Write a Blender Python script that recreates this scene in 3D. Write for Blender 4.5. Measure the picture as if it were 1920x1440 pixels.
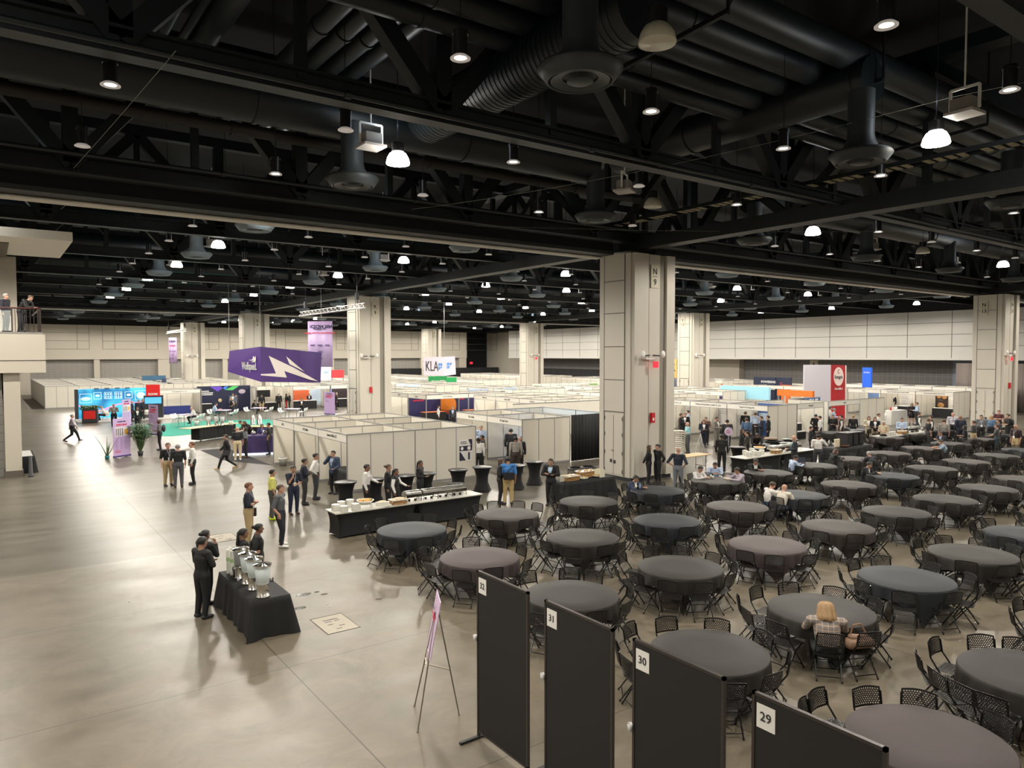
import bpy, bmesh, math, random
import numpy as np
from mathutils import Vector, Matrix
C = bpy.context.scene.collection
for o in list(bpy.data.objects): bpy.data.objects.remove(o)
random.seed(7)
PI = math.pi
# ---------------- camera ----------------
FPX = 1360.7; YAW, PIT, ROL = [math.radians(a) for a in (35.92, -2.304, -0.074)]; HC = 5.5
cf = Vector((math.sin(YAW)*math.cos(PIT), math.cos(YAW)*math.cos(PIT), math.sin(PIT)))
cr = Vector((math.cos(YAW), -math.sin(YAW), 0)); cu = cr.cross(cf)
cr, cu = cr*math.cos(ROL)+cu*math.sin(ROL), cu*math.cos(ROL)-cr*math.sin(ROL)
cam = bpy.data.cameras.new('camera'); camo = bpy.data.objects.new('camera', cam); C.objects.link(camo)
cam.sensor_width = 36; cam.lens = 36*FPX/1920; cam.clip_end = 600; cam.clip_start = 0.1
m = Matrix((cr, cu, -cf)).transposed().to_4x4(); m.translation = (0, 0, HC); camo.matrix_world = m
bpy.context.scene.camera = camo
# ---------------- world, exposure ----------------
sc = bpy.context.scene
W = bpy.data.worlds.new('world'); sc.world = W; W.use_nodes = True
W.node_tree.nodes['Background'].inputs[0].default_value = (0.5, 0.6, 0.7, 1)
W.node_tree.nodes['Background'].inputs[1].default_value = 0.003
sc.view_settings.view_transform = 'Standard'; sc.view_settings.look = 'None'
sc.view_settings.gamma = 1; sc.view_settings.use_curve_mapping = False
sc.view_settings.exposure = 0.42
DOME_W = 1500.0; CAN_W = 50.0
LIGHTCOL = (1.0, 0.93, 0.82)

def P(x, y, z=0.0):
    d = cf+cr*((x-960)/FPX)+cu*((720-y)/FPX); t = (z-HC)/d.z
    return Vector((d.x*t, d.y*t, z))

# ---------------- mesh builder ----------------
class MB:
    def __init__(s): s.v = []; s.f = []; s.m = []; s.sm = []; s.mats = []; s.cur = 0; s.smooth = False; s.T = None
    def mat(s, m):
        if m not in s.mats: s.mats.append(m)
        s.cur = s.mats.index(m); return s
    def add(s, vs, fs, smooth=None):
        b = len(s.v)
        if s.T is not None: vs = [tuple(s.T @ Vector(v)) for v in vs]
        s.v += [tuple(v) for v in vs]; s.f += [tuple(i+b for i in f) for f in fs]
        s.m += [s.cur]*len(fs); s.sm += [s.smooth if smooth is None else smooth]*len(fs); return s
    def box(s, x0, x1, y0, y1, z0, z1):
        v = [(x0,y0,z0),(x1,y0,z0),(x1,y1,z0),(x0,y1,z0),(x0,y0,z1),(x1,y0,z1),(x1,y1,z1),(x0,y1,z1)]
        return s.add(v, [(3,2,1,0),(4,5,6,7),(0,1,5,4),(1,2,6,5),(2,3,7,6),(3,0,4,7)], False)
    def cb(s, c, sx, sy, sz): return s.box(c[0]-sx/2, c[0]+sx/2, c[1]-sy/2, c[1]+sy/2, c[2]-sz/2, c[2]+sz/2)
    def tube(s, a, b, r, r2=None, n=8, cap=True, smooth=True):
        a = Vector(a); b = Vector(b); r2 = r if r2 is None else r2; d = (b-a)
        if d.length < 1e-6: return s
        d.normalize(); u = d.orthogonal().normalized(); w = d.cross(u)
        vs = []
        for p, q in ((a, r), (b, r2)):
            for i in range(n):
                t = 2*PI*i/n; vs.append(p+u*(math.cos(t)*q)+w*(math.sin(t)*q))
        fs = [(i, (i+1) % n, n+(i+1) % n, n+i) for i in range(n)]
        s.add(vs, fs, smooth)
        if cap: s.add(vs[:n], [tuple(range(n))[::-1]], False); s.add(vs[n:], [tuple(range(n))], False)
        return s
    def bar(s, a, b, w, h, up=(0,0,1)):
        a = Vector(a); b = Vector(b); d = (b-a).normalized(); up = Vector(up)
        if abs(d.dot(up)) > .98: up = Vector((1,0,0))
        x = d.cross(up).normalized()*(w/2); y = x.cross(d).normalized()*(h/2)
        vs = [a-x-y, a+x-y, a+x+y, a-x+y, b-x-y, b+x-y, b+x+y, b-x+y]
        return s.add(vs, [(0,1,2,3),(7,6,5,4),(0,4,5,1),(1,5,6,2),(2,6,7,3),(3,7,4,0)], False)
    def path(s, pts, r, n=6):
        for a, b in zip(pts[:-1], pts[1:]): s.tube(a, b, r, n=n)
        return s
    def lathe(s, prof, c=(0,0,0), n=20, smooth=True):
        vs = []; k = len(prof)
        for i in range(n):
            t = 2*PI*i/n
            for r, z in prof: vs.append((c[0]+r*math.cos(t), c[1]+r*math.sin(t), c[2]+z))
        fs = []
        for i in range(n):
            j = (i+1) % n
            for q in range(k-1): fs.append((i*k+q, j*k+q, j*k+q+1, i*k+q+1))
        return s.add(vs, fs, smooth)
    def disc(s, c, r, n=20, flip=False):
        vs = [(c[0]+r*math.cos(2*PI*i/n), c[1]+r*math.sin(2*PI*i/n), c[2]) for i in range(n)]
        return s.add(vs, [tuple(range(n))[::-1] if flip else tuple(range(n))], False)
    def ell(s, c, rx, ry, rz, nu=10, nv=7):
        vs = [(c[0], c[1], c[2]-rz)]
        for j in range(1, nv):
            ph = -PI/2+PI*j/nv
            for i in range(nu):
                t = 2*PI*i/nu; vs.append((c[0]+rx*math.cos(ph)*math.cos(t), c[1]+ry*math.cos(ph)*math.sin(t), c[2]+rz*math.sin(ph)))
        vs.append((c[0], c[1], c[2]+rz)); fs = []
        for i in range(nu): fs.append((0, 1+(i+1) % nu, 1+i))
        for j in range(nv-2):
            for i in range(nu):
                a = 1+j*nu; fs.append((a+i, a+(i+1) % nu, a+nu+(i+1) % nu, a+nu+i))
        a = 1+(nv-2)*nu
        for i in range(nu): fs.append((a+i, a+(i+1) % nu, len(vs)-1))
        return s.add(vs, fs, True)
    def poly(s, pts): return s.add(pts, [tuple(range(len(pts)))], False)
    def prism(s, pts, d):   # extrude planar polygon by vector
        d = Vector(d); n = len(pts); vs = [Vector(p) for p in pts]+[Vector(p)+d for p in pts]
        return s.add(vs, [tuple(range(n))[::-1], tuple(range(n, 2*n))]+[(i, (i+1) % n, n+(i+1) % n, n+i) for i in range(n)], False)
    def mesh(s, name):
        me = bpy.data.meshes.new(name); me.from_pydata(s.v, [], s.f)
        for m in s.mats: me.materials.append(m)
        me.polygons.foreach_set('material_index', s.m); me.polygons.foreach_set('use_smooth', s.sm)
        me.update(); return me
def obj(name, mb, mat=None, parent=None, loc=(0,0,0), rz=0):
    me = mb if isinstance(mb, bpy.types.Mesh) else mb.mesh(name)
    if mat is not None and len(me.materials) == 0: me.materials.append(mat)
    o = bpy.data.objects.new(name, me); C.objects.link(o); o.location = loc; o.rotation_euler = (0,0,rz)
    if parent: o.parent = parent
    return o
def thing(name, label, cat, loc=(0,0,0), rz=0, group=None):
    o = bpy.data.objects.new(name, None); C.objects.link(o); o.location = loc; o.rotation_euler = (0,0,rz)
    o.empty_display_size = .2; return tag(o, label, cat, group)
def tag(o, label, cat, group=None, kind=None):
    if len(label.split()) > 16: print('LONG', o.name, '|', label)
    o['label'] = label; o['category'] = cat
    if group: o['group'] = group
    if kind: o['kind'] = kind
    return o
def struct(name, mb, mat=None):
    o = obj(name, mb, mat); o['kind'] = 'structure'; return o
TREE = {}
def dup(root, loc, rz, label, group=None):
    r = root.copy(); C.objects.link(r); r.location = loc; r.rotation_euler = (0,0,rz); r['label'] = label
    if group: r['group'] = group
    if root not in TREE: TREE[root] = [(ch, list(ch.children)) for ch in root.children]
    for ch, gs in TREE[root]:
        c = ch.copy(); C.objects.link(c); c.parent = r
        for g in gs:
            d = g.copy(); C.objects.link(d); d.parent = c
    return r

# ---------------- materials ----------------
def mat(name, col, rough=.6, metal=0, emit=None, es=0, alpha=None, spec=.5, trans=0, noise=0, nscale=20, coat=0):
    m = bpy.data.materials.new(name); m.use_nodes = True; nt = m.node_tree; b = nt.nodes['Principled BSDF']
    b.inputs['Base Color'].default_value = (*col, 1); b.inputs['Roughness'].default_value = rough
    b.inputs['Metallic'].default_value = metal; b.inputs['Specular IOR Level'].default_value = spec
    if emit: b.inputs['Emission Color'].default_value = (*emit, 1); b.inputs['Emission Strength'].default_value = es
    if alpha is not None: b.inputs['Alpha'].default_value = alpha
    if trans: b.inputs['Transmission Weight'].default_value = trans
    if coat: b.inputs['Coat Weight'].default_value = coat
    if noise:
        tc = nt.nodes.new('ShaderNodeTexCoord'); n = nt.nodes.new('ShaderNodeTexNoise'); n.inputs['Scale'].default_value = nscale; n.inputs['Detail'].default_value = 4
        r = nt.nodes.new('ShaderNodeMapRange'); r.inputs['To Min'].default_value = 1-noise; r.inputs['To Max'].default_value = 1+noise
        mx = nt.nodes.new('ShaderNodeVectorMath'); mx.operation = 'SCALE'; mx.inputs[0].default_value = col
        nt.links.new(tc.outputs['Object'], n.inputs['Vector']); nt.links.new(n.outputs['Fac'], r.inputs['Value'])
        nt.links.new(r.outputs[0], mx.inputs['Scale']); nt.links.new(mx.outputs[0], b.inputs['Base Color'])
    return m
MC = {}
def cm(col, rough=.7, metal=0):   # cached plain colour
    k = (tuple(round(c, 3) for c in col), rough, metal)
    if k not in MC: MC[k] = mat('paint_%d' % len(MC), col, rough, metal, noise=.05, nscale=14)
    return MC[k]
def lin(h):
    v = [int(h[i:i+2], 16)/255 for i in (0, 2, 4)]
    return tuple(c/12.92 if c <= .04045 else ((c+.055)/1.055)**2.4 for c in v)
def hx(h, rough=.7, metal=0): return cm(lin(h), rough, metal)

M = {}
M['wall'] = mat('painted_wall', (.50,.46,.39), .75, noise=.03, nscale=.5)
M['wallR'] = mat('pale_wall_panel', (.50,.485,.455), .75, noise=.03, nscale=.5)
M['joint'] = mat('panel_joint', (.10,.09,.08), .8)
M['dgrey'] = mat('grey_block', (.22,.21,.195), .85)
M['column'] = mat('column_cladding', (.58,.545,.475), .6, noise=.05, nscale=.8)
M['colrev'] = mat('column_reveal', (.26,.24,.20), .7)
M['ceil'] = mat('black_ceiling', (.0012,.0016,.0024), .8)
M['steel'] = mat('black_painted_steel', (.0030,.0065,.0085), .5, noise=.1, nscale=2)
M['duct'] = mat('black_duct', (.0045,.0085,.0110), .45, noise=.08, nscale=2)
M['pipe'] = mat('dark_grey_pipe', (.0085,.0140,.0170), .45, noise=.08, nscale=2)
M['brown'] = mat('dark_brown_pipe', (.012,.009,.008), .6)
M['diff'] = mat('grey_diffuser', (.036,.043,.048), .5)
M['diff2'] = mat('lamp_lit_diffuser', (.20,.25,.29), .5)  # far-bay copy of the diffuser, bluish lamp light painted into its colour
M['diffd'] = mat('diffuser_slot', (.012,.013,.014), .6)
M['can'] = mat('black_can', (.012,.012,.014), .3)
M['rim'] = mat('can_rim', (.75,.70,.68), .4, emit=(1,.93,.85), es=.12)
M['glow'] = mat('dome_glow', (1,1,1), .4, emit=(1,.96,.86), es=22)
M['canglow'] = mat('can_glow', (1,1,1), .4, emit=(1,.95,.88), es=9)
M['offdome'] = mat('unlit_dome', (.55,.52,.42), .25, spec=.8)
M['strip'] = mat('track_aluminium', (.85,.82,.76), .35)
M['bulk'] = mat('bulkhead_grey', (.025,.027,.027), .6)
M['flood'] = mat('floodlight_face', (.5,.47,.45), .4)
M['panel'] = mat('booth_panel', (.76,.72,.63), .55, noise=.02, nscale=1)
M['post'] = mat('booth_post', (.34,.335,.33), .4, .3)
M['head'] = mat('booth_header', (.80,.77,.70), .5)
M['edge'] = mat('worn_steel_edge', (.09,.085,.08), .25, .6)
M['txt'] = mat('dark_lettering', (.03,.03,.035), .6)
M['white'] = mat('white_paint', (.8,.79,.76), .5)
M['cloth0'] = mat('charcoal_cloth', (.029,.027,.0245), .85, noise=.08, nscale=9)
M['cloth1'] = mat('slate_cloth', (.023,.027,.033), .85, noise=.08, nscale=9)
M['cloth2'] = mat('mauve_sheen_cloth', (.060,.046,.047), .8, noise=.08, nscale=9)  # black cloth whose mauve lamp sheen is put into the base colour
M['cloth3'] = mat('dark_taupe_cloth', (.039,.032,.030), .85, noise=.08, nscale=9)
for k in ('cloth0','cloth1','cloth2','cloth3'):
    b = M[k].node_tree.nodes['Principled BSDF']; b.inputs['Specular IOR Level'].default_value = .28; b.inputs['Roughness'].default_value = .6
M['bcloth'] = mat('black_drape', (.007,.007,.0085), .75, noise=.15, nscale=6)
M['chair'] = mat('black_chair_plastic', (.008,.0075,.0075), .4)
M['cframe'] = mat('black_chair_frame', (.006,.006,.0065), .2, coat=.3)
M['pboard'] = mat('dark_poster_board', (.014,.013,.012), .8, noise=.06, nscale=40)
M['pframe'] = mat('dark_board_frame', (.045,.038,.036), .4, .2)
M['chrome'] = mat('brushed_steel', (.62,.60,.57), .22, 1)
M['steelm'] = mat('shiny_steel', (.75,.74,.72), .12, 1)
M['glass'] = mat('clear_glass', (.85,.93,.92), .05, alpha=.14)
M['water'] = mat('iced_water', (.72,.80,.82), .3, alpha=.75)
M['plate'] = mat('white_china', (.78,.77,.70), .25)
M['wood'] = mat('light_wood', lin('B58A55'), .55, noise=.12, nscale=12)
M['ply'] = mat('plywood_top', lin('C9A878'), .55, noise=.06, nscale=5)
M['marble'] = mat('pale_laminate', (.50,.49,.44), .35, noise=.2, nscale=4)
M['leaf'] = mat('dark_green_leaf', (.06,.11,.04), .5, noise=.3, nscale=8)
M['leafy'] = mat('yellow_green_leaf', (.30,.33,.06), .5, noise=.3, nscale=8)
M['lilac'] = mat('lilac_banner', lin('C3A9D6'), .5)
M['purple'] = mat('deep_purple_fabric', lin('55308A'), .6)
M['purpled'] = mat('dark_purple_fabric', lin('40246B'), .6)
M['exit'] = mat('exit_sign_red', (.8,.02,.04), .4, emit=(1,.02,.04), es=.9)
M['redbox'] = mat('fire_alarm_red', (.55,.02,.03), .4)
M['aqua'] = mat('turquoise_carpet', lin('2FA08B'), .9, noise=.06, nscale=30)
M['blackcarpet'] = mat('black_carpet', (.02,.02,.022), .95)
M['greycarpet'] = mat('grey_carpet', (.17,.15,.135), .95)
M['eye'] = mat('dark_eye', (.01,.008,.007), .3); M['lip'] = mat('lip', (.38,.14,.12), .5)

def screen(name, col, s=1.0):
    return mat(name, col, .4, emit=col, es=s)

# floor: polished concrete with real joint lines and stains
def floor_mat():
    m = bpy.data.materials.new('polished_concrete'); m.use_nodes = True; nt = m.node_tree; N = nt.nodes; L = nt.links; b = N['Principled BSDF']
    g = N.new('ShaderNodeNewGeometry')
    def noise(sc, det, rough=.5, vec=None, dist=0):
        n = N.new('ShaderNodeTexNoise'); n.inputs['Scale'].default_value = sc; n.inputs['Detail'].default_value = det
        n.inputs['Roughness'].default_value = rough; n.inputs['Distortion'].default_value = dist
        L.new(vec or g.outputs['Position'], n.inputs['Vector']); return n.outputs['Fac']
    def ramp(f, a, bb):
        r = N.new('ShaderNodeValToRGB'); r.color_ramp.elements[0].position = a[0]; r.color_ramp.elements[0].color = (*a[1],1)
        r.color_ramp.elements[1].position = bb[0]; r.color_ramp.elements[1].color = (*bb[1],1); L.new(f, r.inputs[0]); return r.outputs[0]
    def mr(f, a, c, d, e):
        r = N.new('ShaderNodeMapRange'); r.inputs[1].default_value = a; r.inputs[2].default_value = c; r.inputs[3].default_value = d; r.inputs[4].default_value = e
        L.new(f, r.inputs[0]); return r.outputs[0]
    def mth(op, a, c=None):
        n = N.new('ShaderNodeMath'); n.operation = op
        for i, q in enumerate((a, c)):
            if q is None: continue
            if isinstance(q, (int, float)): n.inputs[i].default_value = q
            else: L.new(q, n.inputs[i])
        return n.outputs[0]
    def mix(f, a, c, mode='MIX'):
        n = N.new('ShaderNodeMix'); n.data_type = 'RGBA'; n.blend_type = mode
        for i, q in ((0, f), (6, a), (7, c)):
            if isinstance(q, (int, float)): n.inputs[i].default_value = q
            elif isinstance(q, tuple): n.inputs[i].default_value = (*q, 1)
            else: L.new(q, n.inputs[i])
        return n.outputs[2]
    sp = N.new('ShaderNodeSeparateXYZ'); L.new(g.outputs['Position'], sp.inputs[0]); X, Y = sp.outputs[0], sp.outputs[1]
    mp = N.new('ShaderNodeMapping'); mp.inputs['Scale'].default_value = (.35, 1.2, 1); mp.inputs['Rotation'].default_value = (0,0,.9); L.new(g.outputs['Position'], mp.inputs[0])
    tan = ramp(noise(1.1, 9, .68, dist=.9), (.3, (.128,.109,.080)), (.72, (.200,.172,.129)))
    grey = ramp(noise(.45, 7, .62, mp.outputs[0], .8), (.3, (.110,.098,.079)), (.7, (.178,.161,.131)))
    side = mr(Y, 21.5, 21.9, 0, 1)
    col = mix(side, tan, grey)
    streak = noise(1.1, 4, .55, mp.outputs[0], .4)
    col = mix(1.0, col, ramp(streak, (.3, (.84,.835,.82)), (.72, (1.1,1.1,1.09))), 'MULTIPLY')
    # band of tan residue on the border line
    bd = mth('ABSOLUTE', mth('SUBTRACT', Y, 21.62)); col = mix(mr(bd, .05, .16, .55, 0), col, (.20,.175,.125))
    def line(co, off, per, w):
        a = mth('ABSOLUTE', mth('SUBTRACT', mth('MODULO', mth('ADD', mth('SUBTRACT', co, off), 1000*per+per/2), per), per/2))
        return mr(a, w*.5, w, 1, 0)
    ln = mth('MAXIMUM', line(X, 4.18, 4.7, .016), line(Y, 12.52, 4.6, .012))
    col = mix(mth('MULTIPLY', ln, .75), col, (.035,.030,.024))
    L.new(col, b.inputs['Base Color'])
    L.new(mix(side, ramp(streak, (.3, (.31,.31,.31)), (.75, (.45,.45,.45))), ramp(streak, (.3, (.29,.29,.29)), (.75, (.40,.40,.40)))), b.inputs['Roughness'])
    L.new(mr(Y, 21.5, 21.9, .40, .21), b.inputs['Specular IOR Level'])
    bp = N.new('ShaderNodeBump'); bp.inputs['Strength'].default_value = .015; bp.inputs['Distance'].default_value = .02
    L.new(noise(1.3, 5), bp.inputs['Height']); L.new(bp.outputs[0], b.inputs['Normal'])
    return m
M['floor'] = floor_mat()
def gridmat(name, col, line, sx, sz, w=.03):
    m = bpy.data.materials.new(name); m.use_nodes = True; nt = m.node_tree; b = nt.nodes['Principled BSDF']; b.inputs['Roughness'].default_value = .85
    g = nt.nodes.new('ShaderNodeNewGeometry'); br = nt.nodes.new('ShaderNodeTexBrick'); mp = nt.nodes.new('ShaderNodeMapping')
    sp = nt.nodes.new('ShaderNodeSeparateXYZ'); cb = nt.nodes.new('ShaderNodeCombineXYZ'); ad = nt.nodes.new('ShaderNodeMath')
    nt.links.new(g.outputs['Position'], sp.inputs[0]); nt.links.new(sp.outputs[0], ad.inputs[0]); nt.links.new(sp.outputs[1], ad.inputs[1])
    nt.links.new(ad.outputs[0], cb.inputs[0]); nt.links.new(sp.outputs[2], cb.inputs[1]); nt.links.new(cb.outputs[0], br.inputs['Vector'])
    br.offset = 0; br.inputs['Scale'].default_value = 1; br.inputs['Brick Width'].default_value = sx; br.inputs['Row Height'].default_value = sz
    br.inputs['Mortar Size'].default_value = w; br.inputs['Color1'].default_value = (*col,1); br.inputs['Color2'].default_value = (*[c*.96 for c in col],1); br.inputs['Mortar'].default_value = (*line,1)
    nt.links.new(br.outputs['Color'], b.inputs['Base Color']); return m
M['cmu'] = gridmat('grey_block_wall', (.24,.23,.215), (.15,.145,.14), .8, .4, .02)
M['acou'] = gridmat('dark_acoustic_grid', (.185,.18,.175), (.25,.24,.23), .6, .6, .03)
M['door'] = gridmat('roll_up_door', (.30,.285,.26), (.22,.21,.195), .7, .35, .02)

# text
FC = {}
def text_mesh(s, size, bold=0, ext=.004):
    k = (s, size, bold)
    if k not in FC:
        cu_ = bpy.data.curves.new('lettering', 'FONT'); cu_.body = s; cu_.size = size; cu_.align_x = 'CENTER'; cu_.align_y = 'CENTER'; cu_.extrude = ext; cu_.offset = bold; cu_.resolution_u = 2
        o = bpy.data.objects.new('t', cu_); C.objects.link(o); dg = bpy.context.evaluated_depsgraph_get(); me = bpy.data.meshes.new_from_object(o.evaluated_get(dg))
        bpy.data.objects.remove(o); me.transform(Matrix.Rotation(PI/2, 4, 'X')); me.materials.clear(); FC[k] = me
    return FC[k]
def text(s, size, loc, parent, mt, name='lettering', rz=0, bold=0, sx=1):   # lies in local XZ, faces -Y
    me = text_mesh(s, size, bold).copy(); me.materials.append(mt)
    o = obj(name, me, None, parent, loc, rz); o.scale = (sx, 1, 1); return o
# ================= SETTING =================
mb = MB().box(-16, 86, -8, 126, -.3, 0); struct('floor', mb, M['floor'])
mb = MB().box(-16, 86, -8, 126, 15.2, 15.5); struct('ceiling', mb, M['ceil'])
# back wall: upper panels, piers, roll-up doors
mb = MB().mat(M['wall']).box(.3, 77, 121.5, 122.0, 4.9, 9.9).mat(M['ceil']).box(-16, 86, 121.6, 122.2, 9.9, 15.2).mat(M['joint'])
for k in range(5):
    for x0, x1, q in ((4.9,12.2,(10.7,)), (13.9,21.3,(15.5,19.7))):
        x0 += 18*k; x1 += 18*k
        for z in (6.4, 7.6, 8.77): mb.box(x0, x1, 121.47, 121.5, z-.02, z+.02)
        for x in (x0, x1, *[v+18*k for v in q]): mb.box(x-.02, x+.02, 121.47, 121.5, 6.4, 9.9)
struct('wall_back', mb)
mb = MB().mat(M['wall'])
for k in range(5): mb.box(12.75+k*18, 13.5+k*18, 121.6, 122.5, 0, 4.9).box(3.3+k*18, 4.95+k*18, 121.6, 122.5, 0, 4.9)
struct('trim_1', mb)
for k in range(8):
    x0 = 4.95+18*(k//2)+8.55*(k % 2); struct('door_%d' % (k+1), MB().box(x0, x0+7.8, 122.3, 122.5, 0, 4.9), M['door'])
struct('trim_2', MB().mat(M['ceil']).box(-16, 86, 125.6, 126, 0, 15.2))
# right wall: upper panelled box, recessed grey lower wall
mb = MB().mat(M['wallR']).box(80.6, 86, -8, 112.3, 5.1, 10.0).box(80.45, 80.6, -8, 112.3, 4.88, 5.1).mat(M['ceil']).box(80.8, 86, -8, 126, 10, 15.2).mat(M['joint'])
for z in (6.32, 7.55, 8.77): mb.box(80.57, 80.6, -8, 112.3, z-.02, z+.02)
for k in range(27): mb.box(80.57, 80.6, -6+k*4.45-.02, -6+k*4.45+.02, 5.1, 10)
mb.mat(M['wall']).box(84.5, 86, 112.3, 126, 0, 10)
struct('wall_right', mb)
mb = MB().mat(M['acou']).box(85, 86, 35.7, 126, 0, 5.0).mat(M['wall']).box(84, 85, 62.6, 74, 0, 5.0).mat(hx('8A93A6')).box(84.9, 85.9, -8, 35.7, 0, 5)
struct('trim_3', mb)
# left side: block wall under the balcony, balcony body, rail, canopy
mb = MB().mat(M['cmu']).box(-16, .55, 39.9, 40.4, 0, 4.7).box(-16, .3, 40.4, 122, 0, 4.7).mat(M['wall']).box(-16, .2, 47, 122, 4.7, 10).mat(M['ceil']).box(-16, .1, 40, 126, 10, 15.2)
struct('wall_left', mb)
mb = MB().mat(M['wall']).box(.6, 1.22, 39.55, 40.2, .3, 4.75).mat(hx('5E554E')).box(.56, 1.26, 39.5, 40.24, 0, .3); struct('trim_4', mb)
struct('trim_5', MB().mat(M['wall']).box(2.4, 3.4, 121.3, 121.6, 0, 4.9).box(1.8, 2.3, 74, 74.6, 0, 4.7))
mb = MB().mat(M['wall']).box(-16, 2.2, 39.2, 46.5, 4.72, 6.45).mat(M['joint']).box(-16, 2.21, 39.18, 39.2, 5.26, 5.29).mat(M['dgrey']).box(-16, 2.12, 39.25, 46.5, 6.45, 6.55)
t = thing('balcony', 'beige balcony overhanging the left edge of the hall', 'balcony'); obj('balcony_slab', mb, None, t)
mb = MB().mat(M['glass']).box(-16, .95, 39.34, 39.36, 6.6, 7.5); obj('glass_panel', mb, None, t)
mb = MB().tube((-16,39.35,7.62), (2.05,39.35,7.62), .035).tube((2.05,39.35,7.62), (2.05,46,7.62), .035); obj('handrail', mb, hx('4A2320', .35), t)
mb = MB()
for i in range(14): mb.tube((2.05, 39.4+i*.12, 6.55), (2.05, 39.4+i*.12, 7.6), .012)
for x in (.98, 2.05): mb.bar((x,39.35,6.55), (x,39.35,7.6), .05, .05)
for i in range(7): mb.tube((1.1+i*.14, 39.35, 6.55), (1.1+i*.14, 39.35, 7.6), .012)
obj('baluster_panel', mb, hx('2B2320', .4), t)
struct('wall_left_upper', MB().mat(M['wall']).box(-16, 1.3, 43, 43.5, 6.55, 10.3).box(-16,1.3,43.5,122,6.55,10))
t = thing('canopy', 'flat white ceiling canopy above the balcony at the left edge', 'canopy')
obj('soffit', MB().mat(mat('white_soffit', (.85,.80,.70), .7)).box(-16, 3.05, 35.4, 41.9, 10.25, 10.62).mat(hx('6B6255')).box(-16, .9, 37.3, 42.5, 10.2, 10.26), None, t)
for k in range(3):
    l = bpy.data.lights.new('soffit_light', 'SPOT'); l.energy = 260; l.spot_size = math.radians(120); l.color = LIGHTCOL; l.shadow_soft_size = .1
    lo = bpy.data.objects.new('soffit_light', l); C.objects.link(lo); lo.location = (.2-.12*k, 38.3+k*1.5, 10.15)
    o = obj('downlight', MB().mat(M['canglow']).disc((.2-.12*k, 38.3+k*1.5, 10.19), .14, flip=True), None, t)
# room closure near the camera side
struct('wall_front', MB().box(-16, 86, -8.3, -8, 0, 15.2), M['wall'])
struct('wall_left_near', MB().box(-16.3, -16, -8, 40, 0, 15.2), M['wall'])

# dark grey curtain beside N 13 at far right
def curtain(name, x0, x1, y, z0, z1, mt, label, amp=.06, per=.16, axis='x', cat='curtain'):
    mb = MB(); n = int(abs(x1-x0)/(per/4)); vs = []
    for i in range(n+1):
        x = x0+(x1-x0)*i/n; dy = amp*math.sin(2*PI*i/4*1.0+.6*math.sin(i*.37))*(.7+.3*math.sin(i*.21))
        for z in (z0, z1): vs.append((x, y+dy, z) if axis == 'x' else (y+dy, x, z))
    mb.add(vs, [(2*i, 2*i+2, 2*i+3, 2*i+1) for i in range(n)], True)
    o = obj(name, mb, mt)
    sm = o.modifiers.new('thick', 'SOLIDIFY'); sm.thickness = .01
    return tag(o, label, cat)
curtain('curtain', 5, 33, 79.2, 0, 4.6, hx('7B716C'), 'tall grey curtain hanging on the far right behind the lettered column', axis='y')

# ---- columns ----
def sign_plate(par, x, y, rz, a, b, z=8.9):
    s = obj('sign_plate', MB().box(-.24,.24,-.05,0,-.5,.5), hx('CFC8B4'), par, (x,y,z), rz)
    text(a, .36, (0,-.055,.2), s, M['txt'], bold=.008); text(b, .36, (0,-.055,-.26), s, M['txt'], bold=.008)
    obj('rule_line', MB().box(-.15,.15,-.056,-.05,-.02,.0), M['txt'], s)
def column(x, y, a, b, label, front=True, side=False):
    t = thing('column', label, 'column', (x, y, 0))
    # footprint ~2.6 x 2.1; front face toward -Y with a recessed channel, left face toward -X with panels
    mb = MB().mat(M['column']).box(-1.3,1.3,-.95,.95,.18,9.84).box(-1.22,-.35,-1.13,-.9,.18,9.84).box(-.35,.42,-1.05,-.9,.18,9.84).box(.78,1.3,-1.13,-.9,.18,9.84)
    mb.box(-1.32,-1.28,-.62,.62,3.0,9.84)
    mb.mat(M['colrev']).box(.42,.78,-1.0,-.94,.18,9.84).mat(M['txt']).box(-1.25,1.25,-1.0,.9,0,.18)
    mb.mat(M['joint'])
    for z in (3.0, 4.4, 5.85, 7.3, 8.7): mb.box(-1.335,-1.32,-.64,.64,z-.015,z+.015)
    for yy in (-.63,.63): mb.box(-1.325,-1.3,yy-.015,yy+.015,.2,9.84)
    mb.box(-.36,-.345,-1.135,-1.05,.2,9.84)
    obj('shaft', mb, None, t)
    if side:
        for s in (-1, 1):
            d = obj('access_door', MB().box(-.03,0,min(0,s*.55),max(0,s*.55),.25,2.85), M['column'], t, (-1.31,0,0))
            mb = MB().mat(M['joint'])
            for z in (.4,1.2,2.0,2.7): mb.box(-.05,-.03,s*.55-.02,s*.55+.02,z-.08,z+.08)
            mb.box(-.035,-.03,-.008,.008,.25,2.85)
            obj('hinge', mb, None, d)
        obj('door_knob', MB().ell((-1.38,.04,1.3),.04,.04,.04), M['chrome'], t)
        obj('wall_socket', MB().mat(M['txt']).box(-1.36,-1.33,.08,.2,.75,.9).box(-1.36,-1.33,-.14,-.02,.72,.87), None, t)
    if a:
        if front: sign_plate(t, .04, -1.06, 0, a, b)
        if front is not True or side: sign_plate(t, -1.34, -.2 if not side else .2, -PI/2, a, b) if front == 'both' else None
    return t
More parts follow.
